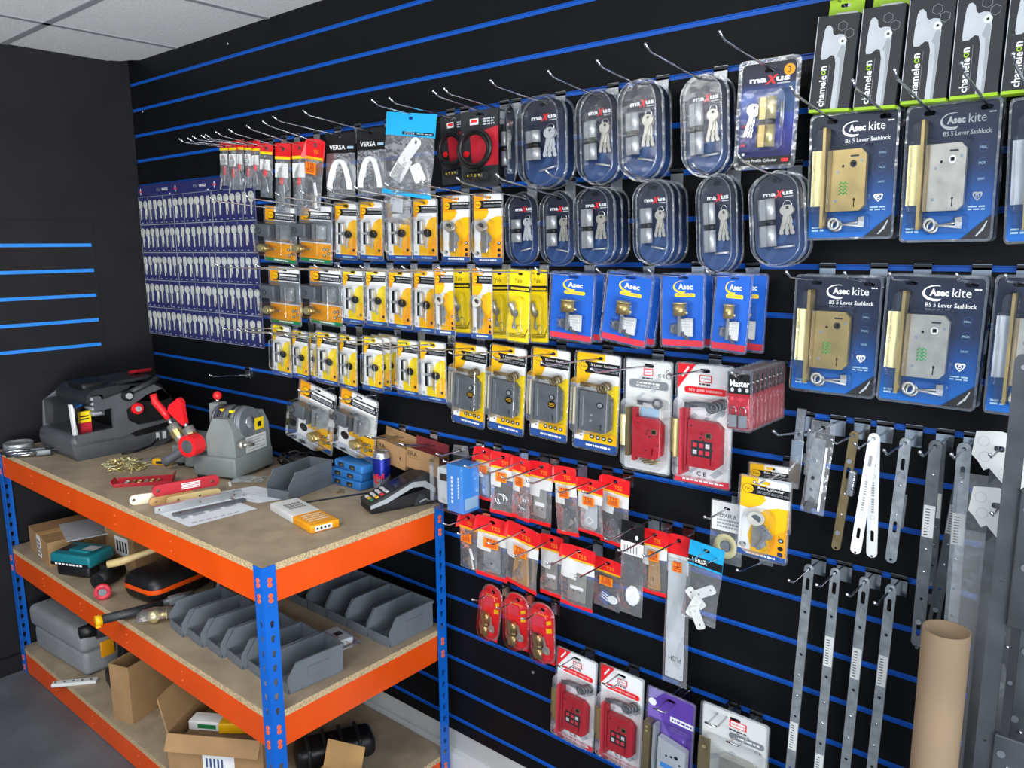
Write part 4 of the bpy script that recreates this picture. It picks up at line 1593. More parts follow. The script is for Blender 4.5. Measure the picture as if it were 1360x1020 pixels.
make_plain('big_cyan', .17, .25, 'cyan', .07, 27, cyan_bits, cyan_head, 'cyan')


def black_white(b, w, hh):
    b.box(-w / 2, w / 2, -.0018, -.0014, .016 - hh, .016 - hh * .62, 'white')
    for k in range(9):
        b.box(-w * .36 + k * w * .07, -w * .33 + k * w * .07, -.002, -.0017, .016 - hh * .95, .016 - hh * .72, 'black')
    b.prism(circ(w * .2, .016 - hh * .45, .006), -.0018, -.0018, 'white')


make_plain('round_white', .085, .24, 'black', .085, 28, lambda b, w, h, r: (b.lathe([(.0, -.008), (.022, -.008), (.026, -.004), (.026, .002), (0, .002)], 'white', (.006, 0, -h * .72), ax='y', n=10, smooth=False)), black_white)

# push plate in a long bag
a = root('push_plate_bag', link=False)
b = MB()
crumple_header(b, .085, .055, 'bright_red', 30)
b.box(-.0425, .0425, -.0018, -.0016, -.09, -.04, 'offwhite')
b.build('header_card', a, link=False)
b = MB()
b.box(-.019, .019, -.0085, -.008, -.085, -.057, 'orange_sticker')
b.text('TSS', 0, -.064, -.0088, .03, 'crimson', bold=.02)
for z in (-.072, -.077, -.082):
    b.box(-.015, .015, -.0088, -.0085, z, z + .002, 'crimson')
b.build('price_sticker', a, link=False)
b = MB()
b.prism(rrect(-.038, .036, -.39, -.05, .003), -.0045, -.003, 'pale_grey', [circ(x, z, .0022, 8) for x in (-.03, .028) for z in (-.062, -.378)])
b.text('PUSH', 0, -.333, -.0047, .05, 'charcoal', bold=.0, rot=PI)
b.build('push_plate', a, link=False)
b = MB()
pouch(b, .1, -.41, -.038, .008, 'film', 31, None, 6, 16)
b.build('clear_bag', a, link=False)
PROTO['push'] = a

# repair card with a ring
a = Art('repair_washer_card', .11, .2, cm='film', hole=.12)
a.rect(.04, .02, 1, .48, 'white', hole=True)
a.text('REPAIR R', .5, .23, .6, 'charcoal', bold=.01)
a.lines(.2, .9, .28, .44, 3, 'light_grey')
a.card()
b = MB()
b.lathe([(.019, -.0006), (.04, -.0006), (.04, .0006), (.019, .0006), (.019, -.0006)], 'pale_gold', (.0, -.002, a.Z(.72)), ax='y', n=28)
a.part(b, 'washer', 'pale gold flat washer')
PROTO['repair'] = a

# cardboard fitting box hung on a double hook
def make_era(key, lid):
    a = root('cardboard_lock_box', link=False)
    b = MB()
    b.box(-.068, .068, -.018, .024, -.085, -.012, 'card_brown')
    b.text('ERA', -.042, -.032, -.0183, .04, 'black', bold=.0)
    b.box(-.06, -.01, -.0184, -.018, -.0465, -.0455, 'card_dark')
    b.box(.043, .047, -.0184, -.018, -.055, -.045, 'black')
    b.lathe([(.009, -.0001), (.0096, -.0001), (.0096, .0001), (.009, .0001), (.009, -.0001)], 'card_dark', (.045, -.0182, -.05), ax='y', n=16)
    b.box(.0681, .0683, -.014, .02, -.07, -.02, 'maroon')
    b.build('carton', a, link=False)
    b = MB()
    b.add([(-.068, -.018, -.0118), (.068, -.018, -.0118), (.068, .024, -.0118), (-.068, .024, -.0118), (-.068, .024, .02), (.068, .024, .02), (-.068, .0252, .02), (.068, .0252, .02), (-.068, .0252, -.012), (.068, .0252, -.012)],
          [(0, 1, 2, 3), (3, 2, 5, 4), (4, 5, 7, 6), (6, 7, 9, 8)], lid)
    b.build('lid_flap', a, link=False)
    PROTO[key] = a


make_era('era_brown', 'card_brown')
make_era('era_maroon', 'maroon')

# blue carton with a pale device in a clear pack
a = root('key_safe_pack', link=False)
b = MB()
b.box(-.006, .05, -.046, .02, -.2, -.035, 'sky_blue')
for k in range(7):
    b.box(.008, .014, -.0463, -.046, -.17 + .014 * k, -.16 + .014 * k, 'white')
    b.box(.031, .035, -.0463, -.046, -.15 + .011 * k, -.142 + .011 * k, 'white')
b.box(.0501, .0503, -.04, .015, -.19, -.15, 'pale_blue')
b.build('carton', a, link=False)
b = MB()
b.box(-.055, -.008, -.034, .004, -.19, -.06, 'device', .008)
b.box(-.042, -.016, -.0352, -.034, -.105, -.08, 'charcoal', .0005)
b.box(-.038, -.026, -.0360, -.0352, -.1, -.086, 'black')
b.text('O', -.03, -.172, -.0345, .009, 'charcoal')
b.build('key_safe', a, link=False)
b = MB()
b.dome(rrect(-.06, .056, -.205, -.02, .008), .022, .08, .003, 'clear')
b.prism([(-.03, -.02), (.03, -.02), (.026, .02), (-.022, .016)], .004, .006, 'film', [rrect(-.008, .008, -.005, .005, .005, 3)])
b.build('clear_pack', a, link=False)
PROTO['keysafe'] = a


# ------------------------------------------------------------------ steel strips
def strip_proto(key, name, w, L, m, feats, th=.003, extra=None, label_m=None):
    """flat pivot bar hung by its top hole; feats: (distance down, kind)"""
    a = root(name, link=False)
    b = MB()
    holes = [circ(0, 0, .0042, 8)]
    for z, k in feats:
        if k == 'hole':
            holes.append(circ(0, -z, .0034, 8))
        if k == 'slot':
            holes.append(rrect(-.0042, .0042, -z - .014, -z + .014, .004, 3))
    b.prism(rrect(-w / 2, w / 2, -L + w / 2, w / 2, w * .49, 5), -th, 0, m, holes)
    b.build('bar', a, link=False)
    for z, k in feats:
        if k == 'stud':
            q = MB()
            q.cyl((0, -th, -z), (0, -th - .004, -z), .0042, 'chrome', n=10)
            q.cyl((0, -th - .004, -z), (0, -th - .0055, -z), .0058, 'galv', n=10)
            q.build('stud', a, link=False)
        if k == 'rivet':
            q = MB()
            q.ball((0, -th, -z), .0032, 'chrome', 8, (1, .6, 1))
            q.build('rivet', a, link=False)
        if k == 'label':
            q = MB()
            q.box(-w * .44, w * .44, -th - .0004, -th, -z - .034, -z + .034, 'offwhite')
            for i in range(10):
                q.box(-w * .3, w * .05, -th - .0006, -th - .0004, -z - .029 + i * .006, -z - .0272 + i * .006, 'charcoal')
            q.build('barcode_label', a, link=False)
    if extra:
        extra(a)
    PROTO[key] = a


def finger(a):
    q = MB()
    q.box(.004, .02, -.012, .002, -.14, -.08, 'steel', .003)
    for z in (-.09, -.105, -.12):
        q.ball((.018, -.012, z), .004, 'chrome', 8)
    q.build('roller_block', a, link=False)


strip_proto('bar_roller', 'pivot_bar', .02, .29, 'bronze', [(.06, 'stud'), (.09, 'slot'), (.14, 'rivet'), (.19, 'rivet'), (.235, 'stud'), (.275, 'hole')], extra=finger)


def print_on(a):
    q = MB()
    for z in (-.12, -.16):
        for k in range(6):
            q.box(-.003, .003, -.0033, -.003, z - .018 + .006 * k, z - .014 + .006 * k, 'light_grey')
    for z in (-.09, -.19):
        q.lathe([(.0045, -.0001), (.0052, -.0001), (.0052, .0001), (.0045, .0001), (.0045, -.0001)], 'light_grey', (0, -.0032, z), ax='y', n=12)
    q.build('printed_marks', a, link=False)


strip_proto('bar_white', 'pivot_bar', .024, .3, 'white', [(.055, 'slot'), (.235, 'slot'), (.285, 'hole')], extra=print_on)


def backplate(a):
    q = MB()
    q.box(.002, .016, .0005, .006, -.2, -.12, 'dark_steel')
    q.build('guide_plate', a, link=False)


strip_proto('bar_grey', 'pivot_bar', .024, .3, 'galv', [(.05, 'slot'), (.075, 'stud'), (.1, 'rivet'), (.17, 'rivet'), (.2, 'slot'), (.23, 'stud'), (.28, 'hole')], extra=backplate)
strip_proto('bar_dark', 'pivot_bar', .024, .45, 'dark_steel', [(.06, 'rivet'), (.16, 'label'), (.22, 'rivet'), (.27, 'rivet'), (.33, 'hole'), (.38, 'stud'), (.4, 'slot'), (.44, 'hole')])
strip_proto('bar_label', 'pivot_bar', .026, .42, 'galv', [(.05, 'slot'), (.07, 'rivet'), (.17, 'label'), (.235, 'rivet'), (.3, 'hole'), (.36, 'hole')])
strip_proto('bar_long', 'pivot_bar', .02, .55, 'galv', [(.035, 'slot'), (.06, 'stud'), (.1, 'hole'), (.18, 'label'), (.24, 'hole'), (.3, 'rivet'), (.35, 'rivet'), (.4, 'hole'), (.46, 'label'), (.52, 'hole')])
strip_proto('bar_long_plain', 'pivot_bar', .02, .55, 'galv', [(.035, 'slot'), (.06, 'stud'), (.1, 'hole'), (.2, 'hole'), (.25, 'rivet'), (.3, 'rivet'), (.35, 'hole'), (.4, 'label'), (.48, 'hole')])

# slim latch bar standing up past its hook
a = root('latch_bar', link=False)
b = MB()
b.prism(rrect(-.009, .009, -.12, .055, .001), -.007, -.002, 'steel', [circ(0, 0, .004, 8)])
b.build('bar', a, link=False)
b = MB()
b.box(-.013, .013, -.012, -.0071, -.105, -.012, 'chrome', .001)
b.build('sleeve', a, link=False)
b = MB()
b.box(.016, .032, -.003, .0, -.085, .01, 'galv')
for z in (-.03, -.05, -.075):
    b.cyl((.024, -.003, z), (.024, -.004, z), .003, 'chrome', n=8)
b.box(.01, .017, -.003, 0, -.06, -.04, 'galv')
b.build('keep_plate', a, link=False)
PROTO['latch_bar'] = a

# clear bag of pivot parts
def pivot_parts(b, w, h, r):
    b.box(-w * .36, w * .2, -.005, -.002, -h * .82, -h * .12, 'galv')
    b.box(w * .24, w * .31, -.008, -.001, -h * .9, -h * .2, 'white')
    for v in (.36, .55, .68):
        b.cyl((-w * .12, -.005, -h * v), (-w * .12, -.009, -h * v), .005, 'chrome' if v != .55 else 'charcoal', n=10)
    b.M = Matrix.Translation((-w * .1, -.008, -h * .85)) @ Matrix.Rotation(.4, 4, 'Y')
    b.box(-.01, .01, -.002, .002, -.02, .02, 'dark_steel')
    b.M = Matrix()


make_plain('pivot_bag', .075, .24, 'film', .03, 41, pivot_parts, None, 'film')
# ------------------------------------------------------------------ hanging the goods
# outline size and hole position (fraction down) of the kinds not built from a single card
DIM = {'keysafe': (.116, .225, .09), 'era_brown': (.136, .105, .19), 'era_maroon': (.136, .105, .19), 'push': (.1, .426, .04)}
for k, w, h in (('ts_plate', .088, .2), ('ts_ring', .088, .21), ('ts_wire', .092, .215), ('ts_hinge', .09, .21), ('ts_plates', .092, .215), ('ts_oval', .092, .205), ('ts_dark', .1, .23), ('ts_clips', .07, .2), ('ts_brown', .1, .205), ('ts_blue', .085, .2), ('ts_big', .11, .235),
                ('veh_a', .05, .16), ('veh_b', .05, .17), ('veh_c', .062, .2), ('plain', .09, .19), ('versa', .12, .245), ('versa_cyan', .09, .21), ('big_cyan', .17, .25), ('round_white', .085, .24), ('pivot_bag', .075, .24)):
    DIM[k] = (w, h, .016 / h)


def dim(k):
    p = PROTO[k]
    if isinstance(p, Art):
        if k.startswith('oval'):
            return (p.w, p.h, .1)
        if k == 'handle':
            return (p.w, p.h, p.hole)
        return (p.w, p.h, p.hole)
    return DIM[k]


def tree(k):
    p = PROTO[k]
    return p.root if isinstance(p, Art) else p


HOLES_U = dict.fromkeys(('kite_brass', 'kite_nickel', 'kite_ink', 'kite_silver'), (.24, .86))


def hook(x, z, g, L, label, double=False, tip=.009, group='steel slatwall hooks'):
    """display hook: clip in groove g, plate below it, prong(s) reaching out by L with upturned end"""
    zg = GZ(g)
    h = root('slatwall_hook', (x, -.001, zg), label, 'hook', group)
    lo = min(-.034, z - zg - .012)
    b = MB()
    hw = .015
    b.box(-hw, hw, -.0042, -.0022, lo, .008, 'chrome' if g > 7 else 'steel')
    b.box(-hw, hw, -.0042, .007, -.0022, .0022, 'steel')
    b.box(-hw, hw, -.0046, -.0042, .002, .007, 'charcoal')
    b.build('clip_plate', h)
    zz = z - zg
    ze = max(zz, -.013)          # long hooks climb a little towards their tip
    b = MB()
    r = .0022
    if double:
        for s in (-1, 1):
            b.tube([(s * .011, -.0042, zz), (s * .011, -L + .006, ze), (s * .011, -L, ze + .002), (s * .011, -L - tip * 1.3, ze + tip)], r, 'chrome', 6)
        b.tube([(-.011, -L - tip * 1.3, ze + tip), (.011, -L - tip * 1.3, ze + tip)], r, 'chrome', 6)
    else:
        b.tube([(0, -.0042, zz - .003), (0, -L * .45, zz + (ze - zz) * .38), (0, -L + .006, ze), (0, -L, ze + .002), (0, -L - tip * 1.6, ze + tip)], r, 'chrome', 6)
    pr = b.build('prong', h)
    if not double:
        b = MB()
        b.ball((0, -L - tip * 1.65, ze + tip + .0005), .0034, 'chrome', 8)
        b.build('ball_tip', pr)
    return h


def put(k, TL, TR, BL, y, label, cat, group, g=None, L=.22, who=None, n=1, step=.014, yaw=0, double=False, rear=None, tip=.009, zoff=0, hk=True, hx=0, sy=None, tip_=None):
    P0, P1, P2 = at(TL[0], TL[1], y), at(TR[0], TR[1], y), at(BL[0], BL[1], y)
    W, H, hole = dim(k)
    w = (P1 - P0).length / math.cos(math.radians(yaw))
    hh = (P2 - P0).length
    sx, sz = w / W, hh / H
    th = math.atan2(-(P2 - P0).x, -(P2 - P0).z)
    th = max(-.22, min(.22, th))
    A = P0 + (P1 - P0) * .5 + (P2 - P0) * hole
    A.z += zoff
    s = (sx, sy or (sx + sz) / 2, sz)
    objs = []
    for q in range(n):
        o = copy_tree(tree(k))
        o.location = (A.x, y + step * q, A.z)
        o.rotation_euler = (0, th, math.radians(yaw) + (random.uniform(-.05, .05) if q else 0))
        o.scale = s
        lab = label
        if q:
            pos = 'pack directly' if n == 2 else ('middle pack' if q == 1 and n == 3 else ('rearmost pack' if q == n - 1 else ORD[q + 1] + ' pack'))
            lab = '%s behind the %s' % (pos, who)
        tag(o, lab, cat, group)
        objs.append(o)
    if g is not None and hk:
        us = HOLES_U.get(k, (.5,))
        for hi, u in enumerate(us):
            dx = (u - .5) * w
            lab = 'steel hook holding the %s' % who
            if len(us) > 1:
                lab = ('strike side hook of the ' if hi == 0 else 'key side hook of the ') + who
            hook(A.x + hx + dx * math.cos(th), A.z - dx * math.sin(th), g, L if hi == 0 else L * .94, lab, double, tip)
    return objs


ORD = ['', 'first', 'second', 'third', 'fourth', 'fifth', 'sixth', 'seventh', 'eighth', 'ninth', 'tenth']

# --- narrow bags with red heads, top row above the key display
G1 = 'narrow red headed bags above the key display'
for i, (k, a_, b_, c_) in enumerate([
        ('veh_a', (292, 190), (303, 187), (294, 248)), ('veh_a', (304, 187), (314, 187), (306, 252)), ('veh_b', (315, 185), (324, 185), (315, 252)),
        ('veh_a', (325, 188), (334, 187), (326, 250)), ('veh_b', (334, 187), (345, 187), (336, 252)), ('veh_b', (346, 191), (362, 190), (346, 262)),
        ('veh_c', (366, 191), (386, 189), (366, 285)), ('veh_c', (388, 190), (407, 187), (391, 287)), ('ts_clips', (408, 187), (431, 182), (403, 283))]):
    who = '%s narrow bag from the room corner, top row' % ORD[i + 1]
    put(k, a_, b_, c_, -.06 - .012 * (i % 2) - .03 * (i == 8), 'clear red headed bag, ' + who, 'bag', G1, 4, (.205, .215, .215, .22, .22, .23, .23, .235, .25)[i], who)
put('versa', (433, 178), (472, 173), (434, 266), -.07, 'clear bag with curved white pull handle and black header, next to narrow red bags', 'bag', 'black headed pull handle bags', 4, .28, 'pull handle bag next to the narrow red bags')
put('versa', (474, 172), (512, 168), (475, 264), -.07, 'clear bag with curved white pull handle and black header, next to cyan bag', 'bag', 'black headed pull handle bags', 4, .28, 'pull handle bag next to the cyan bag')
put('big_cyan', (514, 151), (580, 149), (508, 257), -.15, 'large cyan topped bag of white hinge parts hanging highest in its row', 'bag', None, 4, .26, 'large cyan topped bag')
put('plain', (511, 228), (547, 226), (509, 297), -.09, 'plain clear bag hanging half hidden below the cyan topped bag', 'bag', None)
put('cable', (584, 155), (622, 150), (588, 245), -.045, 'black and red cable lock card half hidden beside the cyan bag', 'cable lock', 'coiled cable locks', 4, .25, 'cable lock card beside the cyan bag')
put('cable', (612, 150), (662, 143), (613, 250), -.1, 'coiled black cable lock on red and black card beside oval packs', 'cable lock', 'coiled cable locks', 4, .24, 'coiled cable lock in front of the red card')

# --- oval clear packs, two rows
GO = 'oval cylinder packs'
for i, (k, a_, b_, c_, n, y, lk) in enumerate([
        ('oval_mid', (662, 139), (692, 136), (664, 249), 1, -.03, 'narrowly turned, half hidden by its neighbour'),
        ('oval_short', (692, 127), (753, 124), (695, 250), 2, -.07, 'stubby cylinder'),
        ('oval_mid', (769, 120), (823, 116), (772, 246), 2, -.06, 'tilted screw'),
        ('oval_mid', (824, 106), (881, 102), (827, 241), 2, -.09, 'tall bright cylinder'),
        ('oval_long', (907, 99), (968, 95), (910, 235), 2, -.07, 'grey cylinder beside the brass pack')]):
    who = '%s oval pack after the cable locks, upper row' % ORD[i + 1]
    put(k, a_, b_, c_, y, '%s, clear with navy card' % who, 'lock pack', GO, 4, (.243, .24, .23, .24, .29)[i], who, n, .034, yaw=(-30 if i == 0 else 0))
for i, (k, a_, b_, c_, n, y) in enumerate([
        ('oval_short', (675, 256), (715, 253), (678, 352), 1, -.04), ('oval_mid', (721, 254), (765, 252), (723, 353), 1, -.05),
        ('oval_long', (766, 248), (817, 246), (768, 352), 3, -.09), ('oval_mid', (844, 239), (895, 236), (846, 353), 3, -.1),
        ('oval_long', (927, 232), (979, 228), (930, 364), 2, -.08), ('oval_long', (996, 228), (1069, 225), (1001, 354), 2, -.09)]):
    who = '%s oval pack after the yellow ones, lower row' % ORD[i + 1]
    put(k, a_, b_, c_, y, '%s, clear with navy card' % who, 'lock pack', GO, 6, (.26, .26, .255, .2, .17, .25)[i], who, n, .031)
put('rect', (986, 85), (1063, 76), (978, 223), -.08, 'rectangular blue pack with long brass cylinder and gold badge', 'lock pack', None, 4, .28, 'rectangular pack with long brass cylinder', 1)

# --- window handle boxes along the top
GH = 'black window handle boxes'
BXS = [((1091, 26), (1146, 17), (1077, 152)), ((1150, 15), (1207, 5), (1136, 149)), ((1212, 3), (1274, -6), (1198, 140)), ((1276, -6), (1341, -15), (1263, 133)), ((1346, -15), (1415, -26), (1331, 127))]
for i, (a_, b_, c_) in enumerate(BXS):
    nm = ['end one of the row, above the brass lock pack', 'second from the free end', 'middle of the five', 'fourth from the free end', 'one cut by the frame edge'][i]
    who = ('end', 'second', 'middle', 'fourth', 'cut off')[i] + ' window handle box of the five'
    put('handle', a_, b_, c_, -.075, 'black window handle box, ' + nm, 'box', GH, 3, .16, who, 1, double=True)

# --- large blue lever lock packs
GK = 'blue lever sashlock packs'
KP = [('kite_brass', (1080, 156), (1194, 144), (1073, 316), -.07, 2, 'brass lock pack hanging under the window handle boxes', 5, .26),
      ('kite_nickel', (1208, 143), (1330, 132), (1197, 318), -.07, 2, 'silver lock pack hanging under the window handle boxes', 5, .28),
      ('kite_silver', (1345, 131), (1475, 120), (1336, 318), -.07, 1, 'lock pack cut off under the window handle boxes', 5, .28),
      ('kite_brass', (1060, 368), (1172, 368), (1051, 516), -.06, 2, 'brass lock pack hanging above the clear bag of parts', 8, .2),
      ('kite_ink', (1182, 368), (1312, 368), (1167, 530), -.075, 2, 'silver lock pack with green ink mark and bright strike', 8, .2),
      ('kite_silver', (1326, 368), (1455, 370), (1308, 545), -.07, 1, 'lock pack with steel strike cut by the frame', 8, .2)]
for k, a_, b_, c_, y, n, who, g, L in KP:
    put(k, a_, b_, c_, y, 'large blue %s' % who, 'lock pack', GK, g, L, who, n, .042)

# --- yellow packs, three rows
GY = 'yellow door cylinder packs'
for row, g, nm, lst in (
        ('top', 6, 'top yellow row', [('euro', (445, 270), (475, 269), (446, 343), -.03), ('euro', (478, 268), (509, 267), (479, 344), -.03), ('euro', (514, 266), (546, 265), (516, 344), -.03), ('euro', (549, 265), (581, 263), (550, 345), -.03)]),
        ('mid', 8, 'middle yellow row', [('euro_lemon', (455, 357), (483, 357), (457, 428), -.06), ('euro_lemon', (486, 357), (513, 357), (488, 431), -.06), ('euro', (516, 358), (547, 358), (517, 435), -.06), ('euro', (550, 358), (578, 358), (551, 440), -.05)]),
        ('low', 10, 'lowest yellow row', [('euro_lemon', (362, 432), (386, 432), (364, 497), -.06), ('euro_lemon', (388, 439), (409, 440), (390, 500), -.05), ('euro_lemon', (411, 442), (421, 442), (412, 503), -.03), ('euro_lemon', (421, 441), (448, 442), (423, 508), -.07), ('euro_lemon', (451, 445), (474, 446), (452, 515), -.05), ('euro_lemon', (483, 447), (509, 449), (484, 516), -.1), ('euro_lemon', (528, 452), (555, 452), (530, 523), -.06), ('euro_lemon', (558, 453), (592, 455), (560, 530), -.08)])):
    for i, (k, a_, b_, c_, y) in enumerate(lst):
        who = 'yellow cylinder pack, %s from the corner in the %s' % (ORD[i + 1], nm)
        two = row == 'low' and i in (5, 6)
        put(k, a_, b_, c_, y, who, 'lock pack', GY, g, .26, who, 3 if (row, i) == ('low', 5) else 1, .03)
GR = 'yellow rim cylinder packs'
put('rim', (588, 260), (624, 259), (589, 346), -.04, 'amber rim cylinder pack with keys, top yellow row, beside small cylinder packs', 'lock pack', GR, 6, .27, 'amber rim pack beside the small cylinder packs')
put('rim', (629, 258), (668, 256), (630, 348), -.04, 'amber rim cylinder pack with keys, top yellow row, beside oval packs', 'lock pack', GR, 6, .26, 'amber rim pack beside the oval packs')
put('rim', (577, 357), (602, 356), (580, 444), -.11, 'rim cylinder pack in middle yellow row, beside small cylinder packs', 'lock pack', GR, 8, .24, 'middle row rim pack beside the small cylinder packs')
put('yellow', (598, 357), (624, 357), (601, 441), -.05, 'all yellow key card half behind a rim pack, nearer the small cylinder packs', 'lock pack', 'all yellow key cards', None, .22, 'all yellow card nearer the small cylinder packs')
put('rim', (627, 357), (654, 356), (628, 449), -.1, 'rim cylinder pack in middle yellow row, between all yellow cards', 'lock pack', GR, 8, .24, 'middle row rim pack between yellow cards')
put('yellow', (650, 358), (677, 358), (653, 449), -.05, 'all yellow key card half hidden between two other packs', 'lock pack', 'all yellow key cards', None, .22, 'all yellow card between two packs')
put('yellow', (677, 358), (706, 358), (674, 453), -.1, 'front all yellow key card with black stripe, beside a blue cylinder pack', 'lock pack', 'all yellow key cards', 8, .24, 'front all yellow key card')
put('yellow', (703, 358), (727, 358), (705, 454), -.045, 'rear all yellow key card next to the first blue cylinder pack', 'lock pack', 'all yellow key cards', None, .22, 'rear all yellow key card')
GN = 'night latch packs'
for k, a_, b_, c_, y, g, who in (
        ('latch_dark', (352, 275), (394, 274), (353, 347), -.05, 6, 'night latch pack of the top pair, touching the key display'),
        ('latch_dark', (399, 274), (441, 272), (400, 348), -.05, 6, 'night latch pack of the top pair, away from the keys'),
        ('latch_dark', (358, 355), (398, 354), (361, 429), -.05, 8, 'night latch pack of the middle pair, touching the key display'),
        ('latch_dark', (412, 356), (454, 355), (414, 430), -.05, 8, 'night latch pack of the middle pair, away from the keys'),
        ('latch_pale', (400, 513), (447, 515), (395, 589), -.06, 12, 'low night latch pack, farther from the drink can'),
        ('latch_pale', (454, 522), (503, 525), (449, 599), -.06, 12, 'low night latch pack above the drink can')):
    put(k, a_, b_, c_, y, ('grey bodied ' if k == 'latch_dark' else 'yellow and white ') + who, 'lock pack', GN, g, .28 if g < 12 else .12, who)
GS_ = 'yellow sashlock packs'
for i, (k, a_, b_, c_) in enumerate([('sash', (605, 458), (647, 458), (602, 562)), ('sash', (654, 460), (700, 461), (650, 571)), ('sash', (709, 463), (758, 465), (705, 579)), ('sash_plain', (767, 468), (825, 472), (763, 593))]):
    who = ('nearest the small cylinder packs', 'second of the four', 'third of the four', 'without a round sticker, beside the grey pack')[i]
    put(k, a_, b_, c_, -.045, 'tall yellow sashlock pack with grey case, ' + who, 'lock pack', GS_, 10, .25, 'yellow sashlock pack ' + who)
put('union3', (832, 478), (894, 479), (829, 622), -.045, 'pale grey mortice lock pack with plain red case', 'lock pack', None, 10, .26, 'pale grey mortice lock pack with plain red case')
GU = 'red and white five lever packs'
put('union5', (901, 483), (975, 486), (897, 638), -.05, 'red and white lever lock pack hanging behind the padlock packs', 'lock pack', GU, 10, .2, 'red and white pack behind the padlock packs')
GP = 'padlock packs'
fr = put('padlock', (967, 497), (999, 491), (966, 573), -.2, 'front red and black pack of two padlocks, open side towards the room', 'padlock pack', GP, 10, .22, 'stack of small padlock packs', 1, yaw=0)
for q in range(1, 9):
    P = fr[0].location
    o = copy_tree(tree('padlock'))
    o.location = (P.x, P.y + .0195 * q, P.z)
    o.scale = fr[0].scale
    o.rotation_euler = fr[0].rotation_euler
    tag(o, 'rearmost padlock pack of the stack, nearest the slatwall' if q == 8 else '%s padlock pack back in the stack of small red packs' % ORD[q + 1], 'padlock pack', GP)
GA = 'blue rim cylinder packs'
for i, (a_, b_, c_, n, y) in enumerate([((734, 363), (792, 363), (730, 450), 2, -.07), ((809, 364), (870, 364), (798, 454), 2, -.08), ((880, 364), (937, 364), (879, 459), 2, -.07), ((953, 364), (1001, 364), (944, 465), 1, -.09)]):
    who = ('blue cylinder pack beside the all yellow cards', 'second blue cylinder pack along from the yellow cards', 'blue cylinder pack above the pale grey lock pack', 'blue cylinder pack with silver barrel above the padlocks')[i]
    put('rim_blue', a_, b_, c_, y, who + ', red foot', 'lock pack', GA, 8, .2, who, n, .04)
put('rim_blue', (972, 364), (1021, 364), (966, 464), -.03, 'blue cylinder pack mostly hidden at the end of its row', 'lock pack', GA, None)

# --- low on the wall: boxes, key safe, red headed bags
put('era_brown', (505, 571), (546, 579), (503, 610), -.035, 'brown cardboard lock box with brown flap, farther from the key safe', 'box', 'cardboard lock boxes', 13, .13, 'cardboard box with brown flap', double=True)
put('era_maroon', (546, 583), (589, 590), (545, 621), -.035, 'brown cardboard lock box with maroon flap, beside the key safe', 'box', 'cardboard lock boxes', 13, .13, 'cardboard box with maroon flap', double=True)
put('keysafe', (588, 586), (632, 596), (590, 668), -.09, 'pale key safe with blue carton in clear pack', 'key safe', None, 13, .16, 'pale key safe with blue carton')
GT = 'red headed hardware bags'
for k, a_, b_, c_, y, g, who, L in (
        ('ts_plate', (631, 592), (656, 597), (632, 661), -.06, 13, 'bag of a grey plate beside the blue carton', .2),
        ('ts_ring', (655, 599), (682, 603), (653, 680), -.09, 13, 'bag holding two chrome rings', .22),
        ('ts_wire', (680, 605), (706, 611), (678, 686), -.1, 13, 'bag of bent chrome wire', .24),
        ('ts_hinge', (706, 611), (734, 616), (703, 693), -.06, 13, 'bag of a hinge without orange sticker, upper row', .2),
        ('ts_plates', (735, 615), (765, 624), (740, 705), -.08, 13, 'bag of dark plates in the middle upper row', .21),
        ('ts_oval', (766, 634), (802, 638), (766, 706), -.08, 13, 'bag of a pale plate with barcode', .2),
        ('ts_dark', (799, 627), (838, 640), (796, 716), -.06, 13, 'bag of dark plates last in upper row', .18),
        ('ts_clips', (610, 678), (634, 684), (611, 755), -.08, 15, 'small bag next to the bench end post', .16),
        ('ts_plate', (636, 684), (674, 691), (635, 763), -.08, 15, 'bag of a grey plate in the lower row', .2),
        ('ts_brown', (674, 696), (718, 702), (670, 776), -.1, 15, 'bag of a brown keyhole plate', .22),
        ('ts_hinge', (719, 708), (748, 714), (718, 787), -.06, 15, 'bag of a hinge without sticker, lower row', .2),
        ('ts_big', (748, 722), (790, 731), (745, 801), -.09, 15, 'widest bag of white hinges, lower row', .2),
        ('ts_blue', (790, 739), (826, 746), (788, 806), -.06, 15, 'bag of a blue printed slip and white button', .18),
        ('ts_brown', (854, 700), (886, 707), (853, 785), -.06, 14, 'bag of a brown card beside the push plate', .2)):
    put(k, a_, b_, c_, y, 'red headed clear ' + who, 'bag', GT, g, L, who, yaw=random.uniform(-9, 9))
put('round_white', (826, 690), (856, 696), (823, 812), -.1, 'clear bag with black and white barcode header and round white knob', 'bag', None, 14, .2, 'clear bag of the round white knob')
put('push', (886, 706), (919, 714), (880, 903), -.05, 'long grey push plate in a clear bag, lettering upside down', 'push plate', None, 14, .19, 'long push plate bag')
put('versa_cyan', (917, 719), (963, 729), (905, 818), -.09, 'small cyan headed bag of white catches beside the push plate', 'bag', None, 14, .16, 'small cyan headed bag')
put('repair', (945, 664), (988, 668), (942, 745), -.06, 'white card with a pale gold washer, half behind the yellow pack', 'washer', None, 13, .15, 'white washer card')
put('rim_big', (985, 635), (1051, 637), (979, 738), -.13, 'big yellow rim cylinder pack hanging in front of the blue strips', 'lock pack', 'single yellow rim cylinder packs', 12, .17, 'big yellow rim cylinder pack', 1)
put('rim_big', (996, 615), (1052, 620), (994, 700), -.05, 'yellow rim cylinder pack peeking out above the big yellow one', 'lock pack', 'single yellow rim cylinder packs', None)
GRD = 'round topped red packs'
